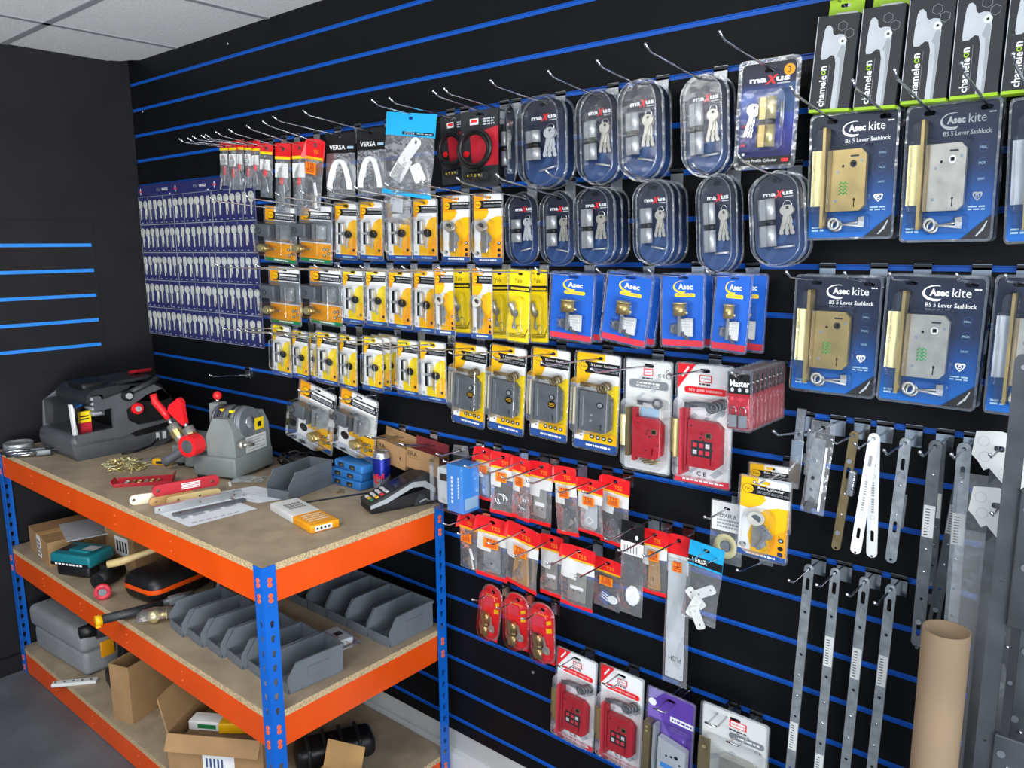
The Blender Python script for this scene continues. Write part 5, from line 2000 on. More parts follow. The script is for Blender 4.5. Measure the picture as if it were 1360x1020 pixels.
for i, (a_, b_, c_) in enumerate([((644, 776), (669, 780), (637, 845)), ((673, 786), (702, 790), (674, 858)), ((705, 798), (736, 804), (708, 875))]):
    who = ('round topped red pack nearest the bench', 'middle round topped red pack', 'round topped red pack above the union pack')[i].replace('union', 'lowest lock')
    put('red_oval', a_, b_, c_, -.06, who + ' with brass cylinder', 'lock pack', GRD, 17, .13, who)
put('union5', (742, 862), (794, 876), (737, 976), -.06, 'low red and white lever lock pack nearest the bench', 'lock pack', GU, 18, .12, 'low red and white pack nearest the bench', double=True)
put('union5', (799, 880), (856, 903), (795, 1000), -.06, 'low red and white lever lock pack beside the purple pack', 'lock pack', GU, 18, .12, 'low red and white pack beside the purple pack', double=True)
put('purple', (862, 912), (924, 934), (855, 1035), -.07, 'purple lock pack with grey case at the bottom of the wall', 'lock pack', None, 18, .12, 'purple lock pack', double=True)
put('deadlock', (934, 933), (1022, 962), (928, 1075), -.07, 'pale deadlock pack with bronze strike at the bottom of the wall', 'lock pack', None, 18, .12, 'pale deadlock pack', double=True, hx=-.03)
hook(at(1005, 960, 0).x, GZ(18) - .03, 18, .12, 'second steel hook of the pale deadlock pack', True)


# --- steel strips
def strip(k, top, bot, y, label, who, g=None, L=.18, cat='pivot bar', group='steel pivot bars', hy=None):
    P0, P1 = at(top[0], top[1], y), at(bot[0], bot[1], y)
    LEN = {'bar_roller': .28, 'bar_white': .288, 'bar_grey': .288, 'bar_dark': .438, 'bar_label': .407, 'bar_long': .54, 'bar_long_plain': .54, 'latch_bar': .12}[k]
    s = (P1 - P0).length / LEN
    o = copy_tree(tree(k))
    o.location = P0
    th = math.atan2(-(P1 - P0).x, -(P1 - P0).z)
    o.rotation_euler = (0, th, 0)
    o.scale = (min(1.1, s), 1, s)
    tag(o, label, cat, group)
    if g:
        hook(P0.x, P0.z, g, L, 'steel hook holding the %s' % who, tip=.012)
    return o


strip('latch_bar', (1063, 576), (1056, 648), -.04, 'chrome latch bar standing above its hook beside the parts bag', 'chrome latch bar', 11, .16, 'latch bar', None)
put('pivot_bag', (1079, 558), (1111, 562), (1063, 677), -.09, 'clear bag of steel pivot parts hanging beside the bronze bar', 'bag', None, 11, .15, 'clear bag of pivot parts')
strip('bar_roller', (1135, 578), (1110, 730), -.05, 'bronze coloured pivot bar with roller block', 'bronze pivot bar', 11, .16)
strip('bar_white', (1161, 582), (1136, 735), -.075, 'white pivot bar swung out towards the bronze bar', 'pair of white pivot bars', 11, .17)
strip('bar_white', (1162, 582), (1158, 740), -.06, 'white pivot bar hanging straight behind its twin', 'white bar')
strip('bar_grey', (1203, 588), (1183, 747), -.06, 'short grey pivot bar between the white pair and labelled bars', 'short grey pivot bar', 11, .18)
strip('bar_dark', (1243, 592), (1218, 858), -.075, 'dark labelled pivot bar ending lowest of the upper row', 'dark labelled pivot bar', 11, .17)
strip('bar_dark', (1250, 594), (1235, 800), -.04, 'dark pivot bar directly behind the lowest ending one', 'dark bar')
strip('bar_label', (1281, 596), (1262, 845), -.075, 'grey labelled pivot bar nearest the bagged lock cases', 'grey labelled pivot bar', 11, .16)
strip('bar_dark', (1283, 600), (1238, 838), -.04, 'dark pivot bar swung sideways behind the grey labelled one', 'dark swung bar')
for i, (t, b_, k) in enumerate([((1075, 755), (1047, 1050), 'bar_long_plain'), ((1110, 760), (1084, 1062), 'bar_long'), ((1149, 772), (1116, 1085), 'bar_long'), ((1184, 782), (1150, 1095), 'bar_long')]):
    who = ('long pivot bar nearest the yellow rim pack', 'second long pivot bar from the yellow rim pack', 'third long pivot bar from the yellow rim pack', 'long pivot bar nearest the cardboard tube')[i]
    strip(k, t, b_, -.06, 'galvanised ' + who + ', lower row', who, 14, .15)
hook(at(978, 720, 0).x, GZ(14) - .03, 14, .14, 'empty steel hook under the yellow rim pack, nearer the cyan bag')
hook(at(1020, 728, 0).x, GZ(14) - .03, 14, .14, 'empty steel hook under the yellow rim pack, nearer the long bars')
hook(at(330, 487, 0).x, GZ(12) - .02, 12, .14, 'empty steel hook below the key display board')

# --- long bagged lock cases at the end of the wall
def multi_lock(name, y, x, ztop, zbot, m, label, head):
    m = 'case_dark'
    a = root(name, (x, y, ztop), label, 'lock strip', 'long bagged lock strips')
    b = MB()
    b.prism(rrect(-.012, .012, -(ztop - zbot), 0, .011), -.004, 0, m, [circ(0, -.02, .004, 8)] + [circ(0, -d, .003, 8) for d in (.35, .62, .9)])
    b.build('faceplate', a)
    H = ztop - zbot
    for z0, z1 in ((-.42, -.2), (-.9, -.6)):
        if -z0 < H:
            b = MB()
            b.box(.013, .075, -.012, .002, z0, z1, 'case_dark', .003)
            for dx, dz in ((.025, .03), (.06, .05), (.03, .12), (.055, .17)):
                b.cyl((dx, -.012, z1 - dz), (dx, -.0135, z1 - dz), .006, 'gunmetal', n=12)
                b.ball((dx + .01, -.013, z1 - dz - .02), .003, 'chrome', 8)
            b.build('lock_gearbox', a)
    b = MB()
    b.box(.02, .032, -.008, 0, -H + .02, -.1, 'charcoal')
    for k in range(9):
        z = -.12 - k * .13
        if -z < H - .05:
            b.cyl((.026, -.008, z), (.026, -.0095, z), .0035, 'chrome', n=8)
    b.build('drive_rail', a)
    if head:
        b = MB()
        b.prism([(-.02, -.06), (-.012, -.055), (.02, -.09), (.05, -.085), (.055, -.005), (.0, .01), (-.036, .006), (-.04, -.035), (-.03, -.045)], -.007, -.005, 'offwhite', [rrect(-.008, .008, -.025, -.015, .004, 3)])
        for u, v in ((-.024, -.01), (-.02, -.036), (.024, -.012), (.03, -.045), (.01, -.062)):
            b.prism(circ(u, v, .009), -.0072, -.0072, 'pale_grey', [circ(u, v, .008)])
        b.build('paper_header', a)
        b = MB()
        M0 = b.M
        b.M = Matrix.Translation((.012, -.004, 0))
        pouch(b, .13, -H - .03, -.07, .02, 'film', 77, None, 6, 20)
        b.M = M0
        b.build('clear_bag', a)
    return a


p = at(1330, 580, -.09)
multi_lock('lock_strip', -.09, p.x, p.z, .35, 'dark_steel', 'dark lock strip in a clear bag with white header, highest at the wall end', True)
hook(p.x, p.z - .02, 11, .17, 'steel hook holding the higher bagged lock strip')
hook(at(1327, 655, -.16).x + .003, p.z - .1, 12, .22, 'steel hook holding the lower bagged lock strip')
p = at(1327, 655, -.16)
multi_lock('lock_strip', -.16, p.x, p.z, .3, 'gunmetal', 'dark lock strip with lower white header beside the cardboard tube', True)
p = at(1362, 470, -.24)
multi_lock('lock_strip', -.24, p.x, p.z, .3, 'dark_steel', 'tall dark steel lock strip with gearbox nearest the camera', False)

# --- cardboard tube on the floor
b = MB()
pr = [(.0335, 0), (.0365, 0), (.0365, 1.0), (.0335, 1.0), (.0335, 0.0)]
b.lathe(pr, 'tube_brown', n=36)
o = b.build('cardboard_tube')
p = at(1257, 836, -.25)
o.location = (p.x, p.y, 0)
o.scale = (.955, .955, p.z)
tag(o, 'plain brown cardboard tube standing on the floor by the wall', 'tube')

# ------------------------------------------------------------------ key display boards
KEYM = []
for v in range(5):
    b = MB()
    hw = (.0115, .012, .0105, .0125, .011)[v]
    hd = [rrect(-hw, hw, -.026, .006, hw * .95, 4), circ(0, -.01, .0135, 12, .0155), rrect(-hw * .8, hw * .8, -.032, .006, .006, 3), [(-hw, -.02), (-hw * .5, -.03), (hw * .5, -.03), (hw, -.02), (hw, .0), (hw * .4, .007), (-hw * .4, .007), (-hw, 0)], circ(0, -.012, .011, 10, .018)][v]
    b.prism(hd, -.0022, -.0002, 'key_pale', [circ(0, 0, .0028, 8)] if v != 3 else [rrect(-.004, .004, -.004, .002, .002, 2)])
    b.prism([(-.0035, -.024), (-.0035, -.07), (0, -.074), (.0025, -.07), (.0035, -.062), (.002, -.056), (.0035, -.048), (.0035, -.024)][::-1], -.0019, -.0005, 'key_pale')
    if v in (1, 4):
        b.prism([(.004, -.026), (.005, -.058), (.0075, -.06), (.009, -.026)], -.0004, .0002, 'key_pale')
    KEYM.append(b)
BW, BT, BB = .288, 1.9, 1.287
TOP = ('board nearest the room corner', 'middle key board', 'key board beside the packs')
kproto = [m.build('key_blank', link=False) for m in KEYM]
for bi in range(3):
    x0 = .004 + bi * .2895
    r0 = root('key_display_board', (x0 + BW / 2, -.003, BB), ('navy key display board nearest the room corner', 'middle navy key display board of the three', 'navy key display board partly behind the packs')[bi], 'key board', 'navy key display boards')
    b = MB()
    b.box(-BW / 2, BW / 2, -.004, 0, 0, BT - BB, 'key_navy')
    b.build('panel', r0)
    tier = (BT - BB - .045) / 5
    for t in range(5):
        b = MB()
        z0, z1 = t * tier, (t + 1) * tier
        for za, zb in ((z0, z0 + .0014), (z1 - .0014, z1)):
            b.box(-BW / 2, BW / 2, -.0044, -.004, za, zb, 'light_grey')
        for xa in (-BW / 2, BW / 2 - .0014) + tuple(-BW / 2 + BW * q / 7 for q in ((2, 4), (5,), (3,), (3, 6), (2, 5))[(t + bi) % 5]):
            b.box(xa, xa + .0014, -.0044, -.004, z0, z1, 'light_grey')
        for c in range(7):
            x = -BW / 2 + BW * (c + .5) / 7
            b.box(x - .006, x + .006, -.0044, -.004, z0 + .006, z0 + .010, 'light_grey')
            b.cyl((x, -.004, z1 - .021), (x, -.012, z1 - .021), .0017, 'steel', n=6)
        b.build('key_tier', r0)
    b = MB()
    b.text('FULL', .035, BT - BB - .022, -.0043, .03, 'light_grey')
    b.text('VEHICLE', .085, BT - BB - .022, -.0043, .05, 'white', bold=.03)
    for a_ in range(4):
        b.M = Matrix.Translation((-.118, 0, BT - BB - .024)) @ Matrix.Rotation(a_ * PI / 2, 4, 'Y')
        b.box(-.003, .003, -.0044, -.0041, .002, .012, 'pale_red' if a_ % 2 else 'offwhite')
    b.M = Matrix()
    b.box(.12, .13, -.0044, -.004, BT - BB - .042, BT - BB - .038, 'white')
    b.build('header', r0)
    for t in range(5):
        for c in range(7):
            v = random.choice((0, 0, 1, 1, 2, 2, 3, 4)) if not (bi == 0 and t == 4) else (4, 4, 1, 0, 2, 3, 1)[c]
            o = kproto[v].copy()
            COL.objects.link(o)
            o.location = (x0 + BW * (c + .5) / 7, -.0085, BB + (5 - t) * tier - .021)
            o.rotation_euler = (0, random.uniform(-.05, .05), 0)
            s = random.uniform(.98, 1.08)
            o.scale = (s * 1.22, 1, s * .94)
            tag(o, 'pale key, hook %s of tier %s, %s' % (ORD[c + 1], ORD[t + 1], TOP[bi]), 'key', 'keys on the display boards')
for k in kproto:
    bpy.data.objects.remove(k)
# ------------------------------------------------------------------ things on the workbench
ZT, ZM, ZL = .9006, .5156, .1006


def deg(a):
    return math.radians(a)


# --- large dark key cutting machine by the left wall (front faces the room, cut-out side faces along the bench)
m1 = root('key_cutting_machine', (.27, -.32, ZT), 'dark grey key cutting machine with clear shield and red dial in the corner', 'key machine', 'key machines on the bench')


def xprism(b, pts, x0, x1, m, holes=()):
    """outline in (y, z) extruded along x"""
    M0 = b.M.copy()
    b.M = M0 @ Matrix(((0, 1, 0, 0), (1, 0, 0, 0), (0, 0, 1, 0), (0, 0, 0, 1)))
    b.prism(pts, x0, x1, m, holes)
    b.M = M0


b = MB()
xprism(b, [(-.2, .02), (-.19, 0), (.12, 0), (.16, .02), (.17, .06), (.02, .05), (-.02, .085), (-.18, .08), (-.205, .06)], -.13, .17, 'machine_dark')
for x in (-.1, .14):
    for y in (-.15, .1):
        b.cyl((x, y, -.0003), (x, y, .004), .014, 'black')
b.rbox(-.135, .175, -.206, -.05, .045, .09, 'machine_dark', .02)
b.build('base', m1)
b = MB()
xprism(b, [(.17, .06), (.02, .05), (-.03, .09), (-.02, .2), (.02, .245), (.13, .235), (.175, .17)], -.14, .165, 'black')
b.build('motor_housing', m1)
b = MB()      # side frame with the big opening
xprism(b, [(-.19, .07), (-.03, .06), (.02, .075), (.16, .09), (.16, .06), (.175, .06), (.175, .1), (.03, .095), (-.005, .12), (-.01, .16), (.07, .205), (.13, .22), (.1, .24), (-.02, .225), (-.09, .21), (-.1, .225), (-.12, .225), (-.12, .17), (-.06, .175), (-.06, .1), (-.19, .095)], .166, .18, 'machine_dark')
b.build('side_frame', m1)
b = MB()
xprism(b, [(-.14, .2), (-.135, .228), (-.11, .246), (-.02, .252), (.0, .2)], -.11, .16, 'charcoal')
b.rbox(-.03, .1, -.125, -.03, .235, .264, 'black', .012)
xprism(b, [(-.02, .19), (-.02, .25), (.11, .24), (.17, .18), (.14, .17)], -.14, .165, 'charcoal')
xprism(b, [(-.03, .245), (.11, .255), (.12, .265), (-.02, .258)], -.06, .12, 'charcoal')
b.build('hood', m1)
b = MB()
b.prism([(-.02, .258), (.05, .27), (.07, .285), (.01, .277)], .09, .15, 'crimson')
b.build('lever', m1, 'dark red lever')
b = MB()
xprism(b, [(-.185, .1), (-.18, .19), (-.12, .21), (-.12, .2), (-.165, .185), (-.17, .1)], -.118, .17, 'shield')
b.build('clear_shield', m1, 'clear plastic shield')
b = MB()
xprism(b, [(-.19, .085), (-.182, .185), (-.12, .225), (-.06, .225), (-.06, .1)], -.128, -.12, 'grey_plastic')
b.build('shield_side', m1)
b = MB()
b.cyl((.166, .03, .158), (.186, .03, .158), .021, 'bright_red', n=20)
b.cyl((.186, .03, .158), (.194, .03, .158), .0105, 'satin', n=14)
b.build('red_dial', m1, 'red round dial with chrome centre')
b = MB()
b.cyl((.17, -.005, .213), (.195, -.005, .213), .02, 'black', n=18)
b.cyl((.195, -.005, .213), (.206, -.005, .213), .011, 'satin', n=14)
b.tube([(.18, 0, .22), (.18, .08, .245), (.175, .12, .262)], .011, 'charcoal', 8)
b.build('feed_handle', m1)
b = MB()
for k in range(4):
    b.rbox(.1, .172, -.125, -.09, .155 + .018 * k, .167 + .018 * k, 'light_grey', .004)
b.box(.1, .16, -.12, -.08, .15, .225, 'dark_steel')
b.build('key_clamp', m1)
b = MB()
b.box(.14, .1405, -.165, -.12, .13, .17, 'lemon')
b.box(.1406, .141, -.158, -.127, .15, .155, 'black')
b.box(.1406, .141, -.158, -.127, .14, .145, 'black')
b.box(.139, .14, -.165, -.12, .085, .13, 'crimson')
b.prism([(.135, .09), (.165, .09), (.14, .2), (.122, .2)], -.186, -.178, 'white')
b.build('warning_plate', m1, 'yellow warning plate')
b = MB()
for y, w_ in ((.095, .01), (.12, .012)):
    b.box(.172, .178, y, y + w_, .025, .052, 'white')
b.build('socket', m1)
b = MB()
b.tube([(.178, .1, .03), (.2, .06, .012), (.21, 0, .006), (.2, -.05, .004)], .004, 'black')
b.build('power_cord', m1)

# --- smaller grey key machine with red grips
m2 = root('key_cutting_machine', (.93, -.24, ZT), 'light grey key cutting machine with red grips and red dial', 'key machine', 'key machines on the bench', rz=deg(20))
b = MB()
b.rbox(-.02, .15, -.11, .09, .008, .075, 'machine_grey', .008)
b.rbox(-.2, -.1, -.01, .09, .008, .07, 'machine_grey', .006)
b.rbox(-.12, .0, -.04, .09, .008, .07, 'machine_grey', .006)
for x, y in ((-.17, .0), (.13, -.095), (.0, -.095), (.13, .07)):
    b.cyl((x, y, -.0003), (x, y, .01), .012, 'black')
b.build('base', m2)
b = MB()
b.prism([(.03, .07), (.145, .07), (.14, .16), (.12, .2), (.06, .2), (.03, .14)], -.095, .085, 'machine_grey')
b.build('body', m2)
b = MB()
b.cyl((.146, -.02, .18), (.04, -.02, .18), .05, 'gunmetal', n=24)
b.cyl((.146, -.02, .18), (.15, -.02, .18), .02, 'chrome', n=16)
for k in range(5):
    b.cyl((.13 - .022 * k, -.02, .18), (.121 - .022 * k, -.02, .18), .0525, 'charcoal' if k % 2 else 'dark_steel', n=24)
b.box(.1, .115, -.06, -.045, .215, .222, 'lemon')
b.box(.06, .07, -.055, -.04, .217, .224, 'lemon')
b.build('wheel_guard', m2)
b = MB()
b.box(.1465, .1475, .005, .05, .145, .185, 'lemon')
b.box(.1476, .148, .018, .036, .155, .172, 'black')
b.build('warning_sticker', m2, 'yellow warning sticker')
b = MB()
b.box(.1452, .1458, -.045, .06, .078, .13, 'offwhite')
for k in range(5):
    b.box(.1458, .1461, -.035, .05 - .02 * (k % 2), .085 + .009 * k, .087 + .009 * k, 'mid_grey')
b.build('rating_plate', m2)
b = MB()
b.cyl((-.0, -.15, .115), (.0, -.105, .115), .036, 'bright_red', n=12, smooth=False)
b.cyl((.0, -.151, .115), (.0, -.15, .115), .022, 'dark_steel', n=12)
b.cyl((0, -.105, .115), (0, -.08, .115), .012, 'chrome')
b.build('feed_dial', m2, 'large red ribbed dial')
b = MB()
b.cyl((.146, -.075, .115), (.165, -.075, .115), .014, 'nickel', n=12)
b.tube([(.16, -.075, .115), (.165, -.055, .112), (.165, -.03, .108)], .006, 'nickel')
b.build('stop_knob', m2)
for i, (ax, ay, az, tx, tz) in enumerate(((-.13, -.05, .13, -.05, .075), (-.045, -.075, .13, -.045, .08))):
    b = MB()
    d = Vector((tx, -.005, tz))
    p = Vector((ax, ay, az))
    b.cyl(p - d * .5, p + d * .35, .02, 'nickel', n=10)
    b.cyl(p - d * .15, p + d * .1, .023, 'brass', n=10, smooth=False)
    b.cyl(p + d * .35, p + d * .6, .008, 'chrome', n=10)
    b.build('key_vice', m2)
    b = MB()
    q = p + d * .6
    if i == 0:
        b.tube([q, q + d * .35, q + d * .75 + Vector((-.01, 0, 0)), q + d * 1.05 + Vector((0, 0, .005))], [.009, .013, .013, .011], 'bright_red', 10)
    else:
        b.M = Matrix.Translation(q) @ Matrix.Rotation(-.5, 4, 'Y')
        b.prism([(-.006, -.012), (.006, -.012), (.022, .03), (.036, .058), (.03, .075), (-.02, .07), (-.036, .055), (-.022, .025)], -.009, .009, 'bright_red')
    b.build('wing_grip', m2, 'red grip')
b = MB()
b.tube([(-.06, -.03, .1), (-.1, -.045, .075), (-.15, -.075, .04), (-.165, -.085, .03)], [.012, .014, .016, .018], 'grey_plastic', 10)
b.box(-.12, .0, -.06, .04, .07, .12, 'machine_grey', .008)
b.build('carriage_lever', m2)
b = MB()
b.box(-.01, .03, -.03, .02, .15, .235, 'machine_grey', .006)
b.cyl((.01, -.005, .235), (.01, -.005, .246), .007, 'chrome')
b.ball((.01, -.005, .257), .015, 'bright_red', 12)
b.build('micro_switch', m2)

# --- round tin and grinder clamps at the far end
b = MB()
b.lathe([(.043, 0), (.05, .004), (.05, .03), (.046, .034), (.046, .028), (.0, .026)], 'tin', n=28)
o = b.build('metal_tin_lid')
o.location = (.1, -.585, ZT)
tag(o, 'shallow round tin lid on the bench by the left wall', 'tin')
for i, (x, y, a) in enumerate(((.185, -.6, 62), (.235, -.6, 64))):
    r0 = root('plier_clamp', (x, y, ZT), ('steel toggle plier clamp nearer the tin lid', 'steel toggle plier clamp nearer the dark key machine')[i], 'clamp', 'plier clamps', deg(a))
    b = MB()
    b.tube([(-.07, -.008, .018), (-.02, -.01, .02), (.03, -.006, .016)], [.004, .006, .006], 'chrome', 8)
    b.tube([(-.07, .01, .008), (-.02, .008, .008), (.03, .004, .01)], [.004, .006, .006], 'chrome', 8)
    b.build('handles', r0)
    b = MB()
    b.rbox(.025, .075, -.01, .01, .002, .024, 'dark_steel', .004)
    b.tube([(.07, 0, .02), (.095, .004, .02), (.1, .006, .008)], .005, 'charcoal', 8)
    b.build('jaw', r0)

# --- pile of brass pin keys: counted pieces
for k in range(70):
    t = random.uniform(0, 2 * PI)
    rr = .085 * math.sqrt(random.random())
    b = None
    if k == 0:
        pinp = []
        for m_ in ('brass_bright', 'pale_gold', 'brass_bright'):
            q = MB()
            q.cyl((-.02, 0, 0), (.014, 0, 0), .0021, m_, n=6)
            q.cyl((.014, 0, 0), (.018, 0, 0), .0036, m_, n=8)
            pinp.append(q.build('brass_screw', link=False))
    o = pinp[k % 3].copy()
    COL.objects.link(o)
    h = max(0, .034 * (1 - rr / .078))
    o.location = (.63 + rr * math.cos(t) * 1.25, -.43 + rr * math.sin(t) * .75, ZT + .0036 + h * random.random())
    o.rotation_euler = (0, random.uniform(-.5, .5) * (h > .01), random.uniform(0, 6.28))
    tag(o, 'one small brass screw in the loose heap on the bench', 'screw', 'brass screws in the heap')
for o in pinp:
    bpy.data.objects.remove(o)

# --- silver pins and yellow tape measure style tool behind the heap
r0 = root('yellow_hand_tool', (.72, -.34, ZT), 'small yellow handled tool lying behind the brass heap', 'tool', None, deg(32))
b = MB()
b.rbox(-.035, .035, -.012, .012, 0, .022, 'yellow', .006)
b.box(-.018, .006, -.0125, -.0118, .006, .016, 'charcoal')
b.build('handle', r0)
b = MB()
b.box(-.09, -.035, -.005, .005, .006, .012, 'nickel', .001)
b.build('blade', r0)
for i, (x, y, a) in enumerate(((.6, -.3, 20), (.64, -.33, -40), (.66, -.28, 75), (.6, -.34, -10))):
    b = MB()
    key_bit(b, 0, 0, 0, .045, 'nickel', 0, .012)
    o = b.build('loose_key')
    o.location = (x, y, ZT + .0002)
    o.rotation_euler = (-PI / 2, 0, deg(a))
    o.location.z = ZT + .0001
    tag(o, 'loose nickel key lying among others behind the brass heap', 'key', 'loose keys behind the brass heap')

# --- red tray of small brass pins
r0 = root('pinning_tray', (.892, -.487, ZT), 'shallow red tray holding short brass cylinders', 'tray', None, deg(52))
b = MB()
b.box(-.085, .085, -.028, .028, 0, .003, 'crimson')
b.box(-.085, .085, .026, .028, .003, .017, 'crimson')
b.box(-.085, .085, -.028, -.026, .003, .012, 'crimson')
b.prism([(.083, .0), (.085, .0), (.095, .03), (.092, .03)], -.028, .028, 'crimson')
b.prism([(-.085, 0), (-.083, 0), (-.092, .02), (-.095, .02)], -.028, .028, 'crimson')
b.build('tray', r0)
M = Matrix.Rotation(deg(52), 4, 'Z')
for k in range(12):
    b = MB()
    b.cyl((-.006, 0, 0), (.006, 0, 0), .0048, 'brass' if k % 3 else 'nickel', n=10)
    o = b.build('brass_barrel')
    p = M @ Vector((-.05 + .0185 * (k % 6), -.013 + .022 * (k // 6), .0081))
    o.location = r0.location + p
    o.rotation_euler = (0, 0, random.uniform(-.3, .3) + deg(52) + (PI / 2 if k % 2 else 0))
    tag(o, 'short brass barrel lying in the red tray', 'barrel', 'barrels in the red tray')

# --- sheets of paper
for i, (pts, z, lb) in enumerate((([(1.192, -.60), (1.388, -.60), (1.40, -.40), (1.20, -.40)], .0004, 'printed paper sheet with a lock bar drawing, under the steel rulers'),
                                  ([(1.16, -.415), (1.36, -.37), (1.40, -.25), (1.20, -.28)], .001, 'white paper sheet with small notes, tucked against the grey bin'))):
    b = MB()
    n = 8
    b.add([(x, y, ZT + z) for x, y in pts] + [(x, y, ZT + z + .0004) for x, y in pts], [(3, 2, 1, 0), (4, 5, 6, 7), (0, 1, 5, 4), (1, 2, 6, 5), (2, 3, 7, 6), (3, 0, 4, 7)], 'paper')
    A, B_, D_ = Vector(pts[0]), Vector(pts[1]), Vector(pts[3])

    def q(u, v):
        p = A + (B_ - A) * u + (D_ - A) * v
        return (p.x, p.y, ZT + z + .0006)
    for k in range(7):
        v0 = .12 + .11 * k
        e = .55 if k % 3 else .8
        if i == 0:
            b.add([q(.86 + .01 * k, .1 + .1 * k), q(.9 + .008 * k, .1 + .1 * k), q(.9 + .008 * k, .17 + .1 * k), q(.86 + .01 * k, .17 + .1 * k)], [(0, 1, 2, 3)], 'light_grey')
        else:
            b.add([q(.1, v0), q(e, v0), q(e, v0 + .025), q(.1, v0 + .025)], [(0, 1, 2, 3)], 'pale_grey')
    if i == 0:
        b.add([q(.35, .1), q(.62, .1), q(.62, .92), q(.35, .92)], [(0, 1, 2, 3)], 'light_grey')
        for k in range(3):
            b.M = Matrix.Translation((0, 0, .0002))
            b.add([q(.55, .2 + .24 * k), q(.66, .2 + .24 * k), q(.66, .26 + .24 * k), q(.55, .26 + .24 * k)], [(0, 1, 2, 3)], 'white')
        b.M = Matrix()
    o = b.build('paper_sheet')
    tag(o, lb, 'paper')

# --- coloured door jigs and steel rulers
def bar(name, p0, p1, w, t, m, z, label, cat, holes=(), rnd=.45, group=None, parts=None, up=False):
    p0, p1 = Vector(p0), Vector(p1)
    L = (p1 - p0).length
    r0 = root(name, (p0.x, p0.y, ZT + z), label, cat, group, math.atan2(p1.y - p0.y, p1.x - p0.x))
    b = MB()
    b.M = Matrix.Translation((0, 0, w / 2)) if up else Matrix.Rotation(-PI / 2, 4, 'X')
    b.prism(rrect(0, L, -w / 2, w / 2, w * rnd), -t, 0, m, [circ(x * L, 0, w * .17, 10) for x in holes])
    b.build('bar', r0)
    if parts:
        q = MB()
        parts(q, L, w, t)
        q.build('printed_label', r0)
    return r0


bar('lock_jig', (1.075, -.617), (1.115, -.53), .03, .006, 'cream', .0002, 'cream plastic strip with two holes at the bench front', 'strip', (.12, .8), up=True)
bar('lock_jig', (1.128, -.585), (1.165, -.46), .026, .01, 'card_light', .0002, 'tan plastic strip under the red strip', 'strip', (.14, .6), up=True)
bar('lock_jig', (1.13, -.575), (1.17, -.385), .034, .01, 'crimson', .0265, 'red plastic strip with white print lying on tan strips', 'strip', (.08, .88), parts=lambda q, L, w, t: [q.box(L * .42, L * .7, -t - .0003, -t, .008 + .005 * k, .011 + .005 * k, 'white') for k in range(4)], up=True)
bar('lock_jig', (1.165, -.55), (1.2, -.4), .026, .01, 'wood', .0002, 'golden tan strip beside the steel rulers', 'strip', (.2, .6), up=True)
bar('steel_ruler', (1.2, -.607), (1.25, -.36), .02, .016, 'tin', .0012, 'bright steel bar with slots, behind the grey bar on paper', 'steel bar', (.05, .5, .9), .1, 'steel bars on the paper', up=True)
bar('steel_ruler', (1.27, -.585), (1.305, -.38), .024, .006, 'dark_steel', .0012, 'dark grey steel bar with square cut-outs on the paper', 'steel bar', (.1, .35, .6, .85), .1, 'steel bars on the paper')
bar('steel_ruler', (1.08, -.53), (1.06, -.36), .03, .006, 'charcoal', .0002, 'dark plastic strip behind the red strip', 'strip', (), .3)
bar('white_stick', (1.1, -.31), (1.14, -.33), .008, .003, 'white', .0002, 'short white stick in front of the grey key machine', 'stick', (), .3)
bar('plastic_strip', (1.46, -.285), (1.545, -.075), .012, .0015, 'charcoal', .0002, 'thin dark strip lying across the worktop before the blue boxes', 'strip', (), .2)

# --- grey open fronted bins
def bin_proto():
    r0 = root('parts_bin', link=False)
    w, L, h, t = .1, .2, .08, .0028
    side = [(-L / 2 + .012, 0), (L / 2, 0), (L / 2, h), (-L / 2 + .03, h), (-L / 2, h * .55), (-L / 2, .028), (-L / 2 + .006, .0)]
    b = MB()
    for x0, x1 in ((-w / 2, -w / 2 + t), (w / 2 - t, w / 2)):
        xprism(b, side, x0, x1, 'bin_grey')
    b.box(-w / 2 + t, w / 2 - t, -L / 2 + .006, L / 2, 0, t, 'bin_grey')
    b.box(-w / 2 + t, w / 2 - t, L / 2 - t, L / 2, t, h, 'bin_grey')
    b.box(-w / 2 + t, w / 2 - t, -L / 2, -L / 2 + t, .0, .03, 'bin_grey')
    b.build('tray', r0, link=False)
    b = MB()
    for s in (-1, 1):
        b.box(s * w / 2 - .003, s * w / 2 + .003, -L / 2 + .03, L / 2 + .002, h - .001, h + .004, 'bin_grey')
    b.box(-w / 2 - .003, w / 2 + .003, L / 2 - .002, L / 2 + .004, h - .006, h + .004, 'bin_grey')
    b.build('rim', r0, link=False)
    b = MB()
    b.box(w / 2, w / 2 + .0012, -.03, .05, .024, .058, 'grey_plastic')
    b.box(w / 2 + .0012, w / 2 + .0016, -.027, .047, .027, .055, 'bin_grey')
    b.build('label_panel', r0, link=False)
    return r0


BP = bin_proto()
GB = 'grey open fronted parts bins'


def put_bin(x, y, z, rz, label, s=1, sl=1):
    o = copy_tree(BP)
    o.location = (x, y, z)
    o.rotation_euler = (0, 0, rz)
    o.scale = (s * .95, s * sl, s)
    tag(o, label, 'bin', GB)


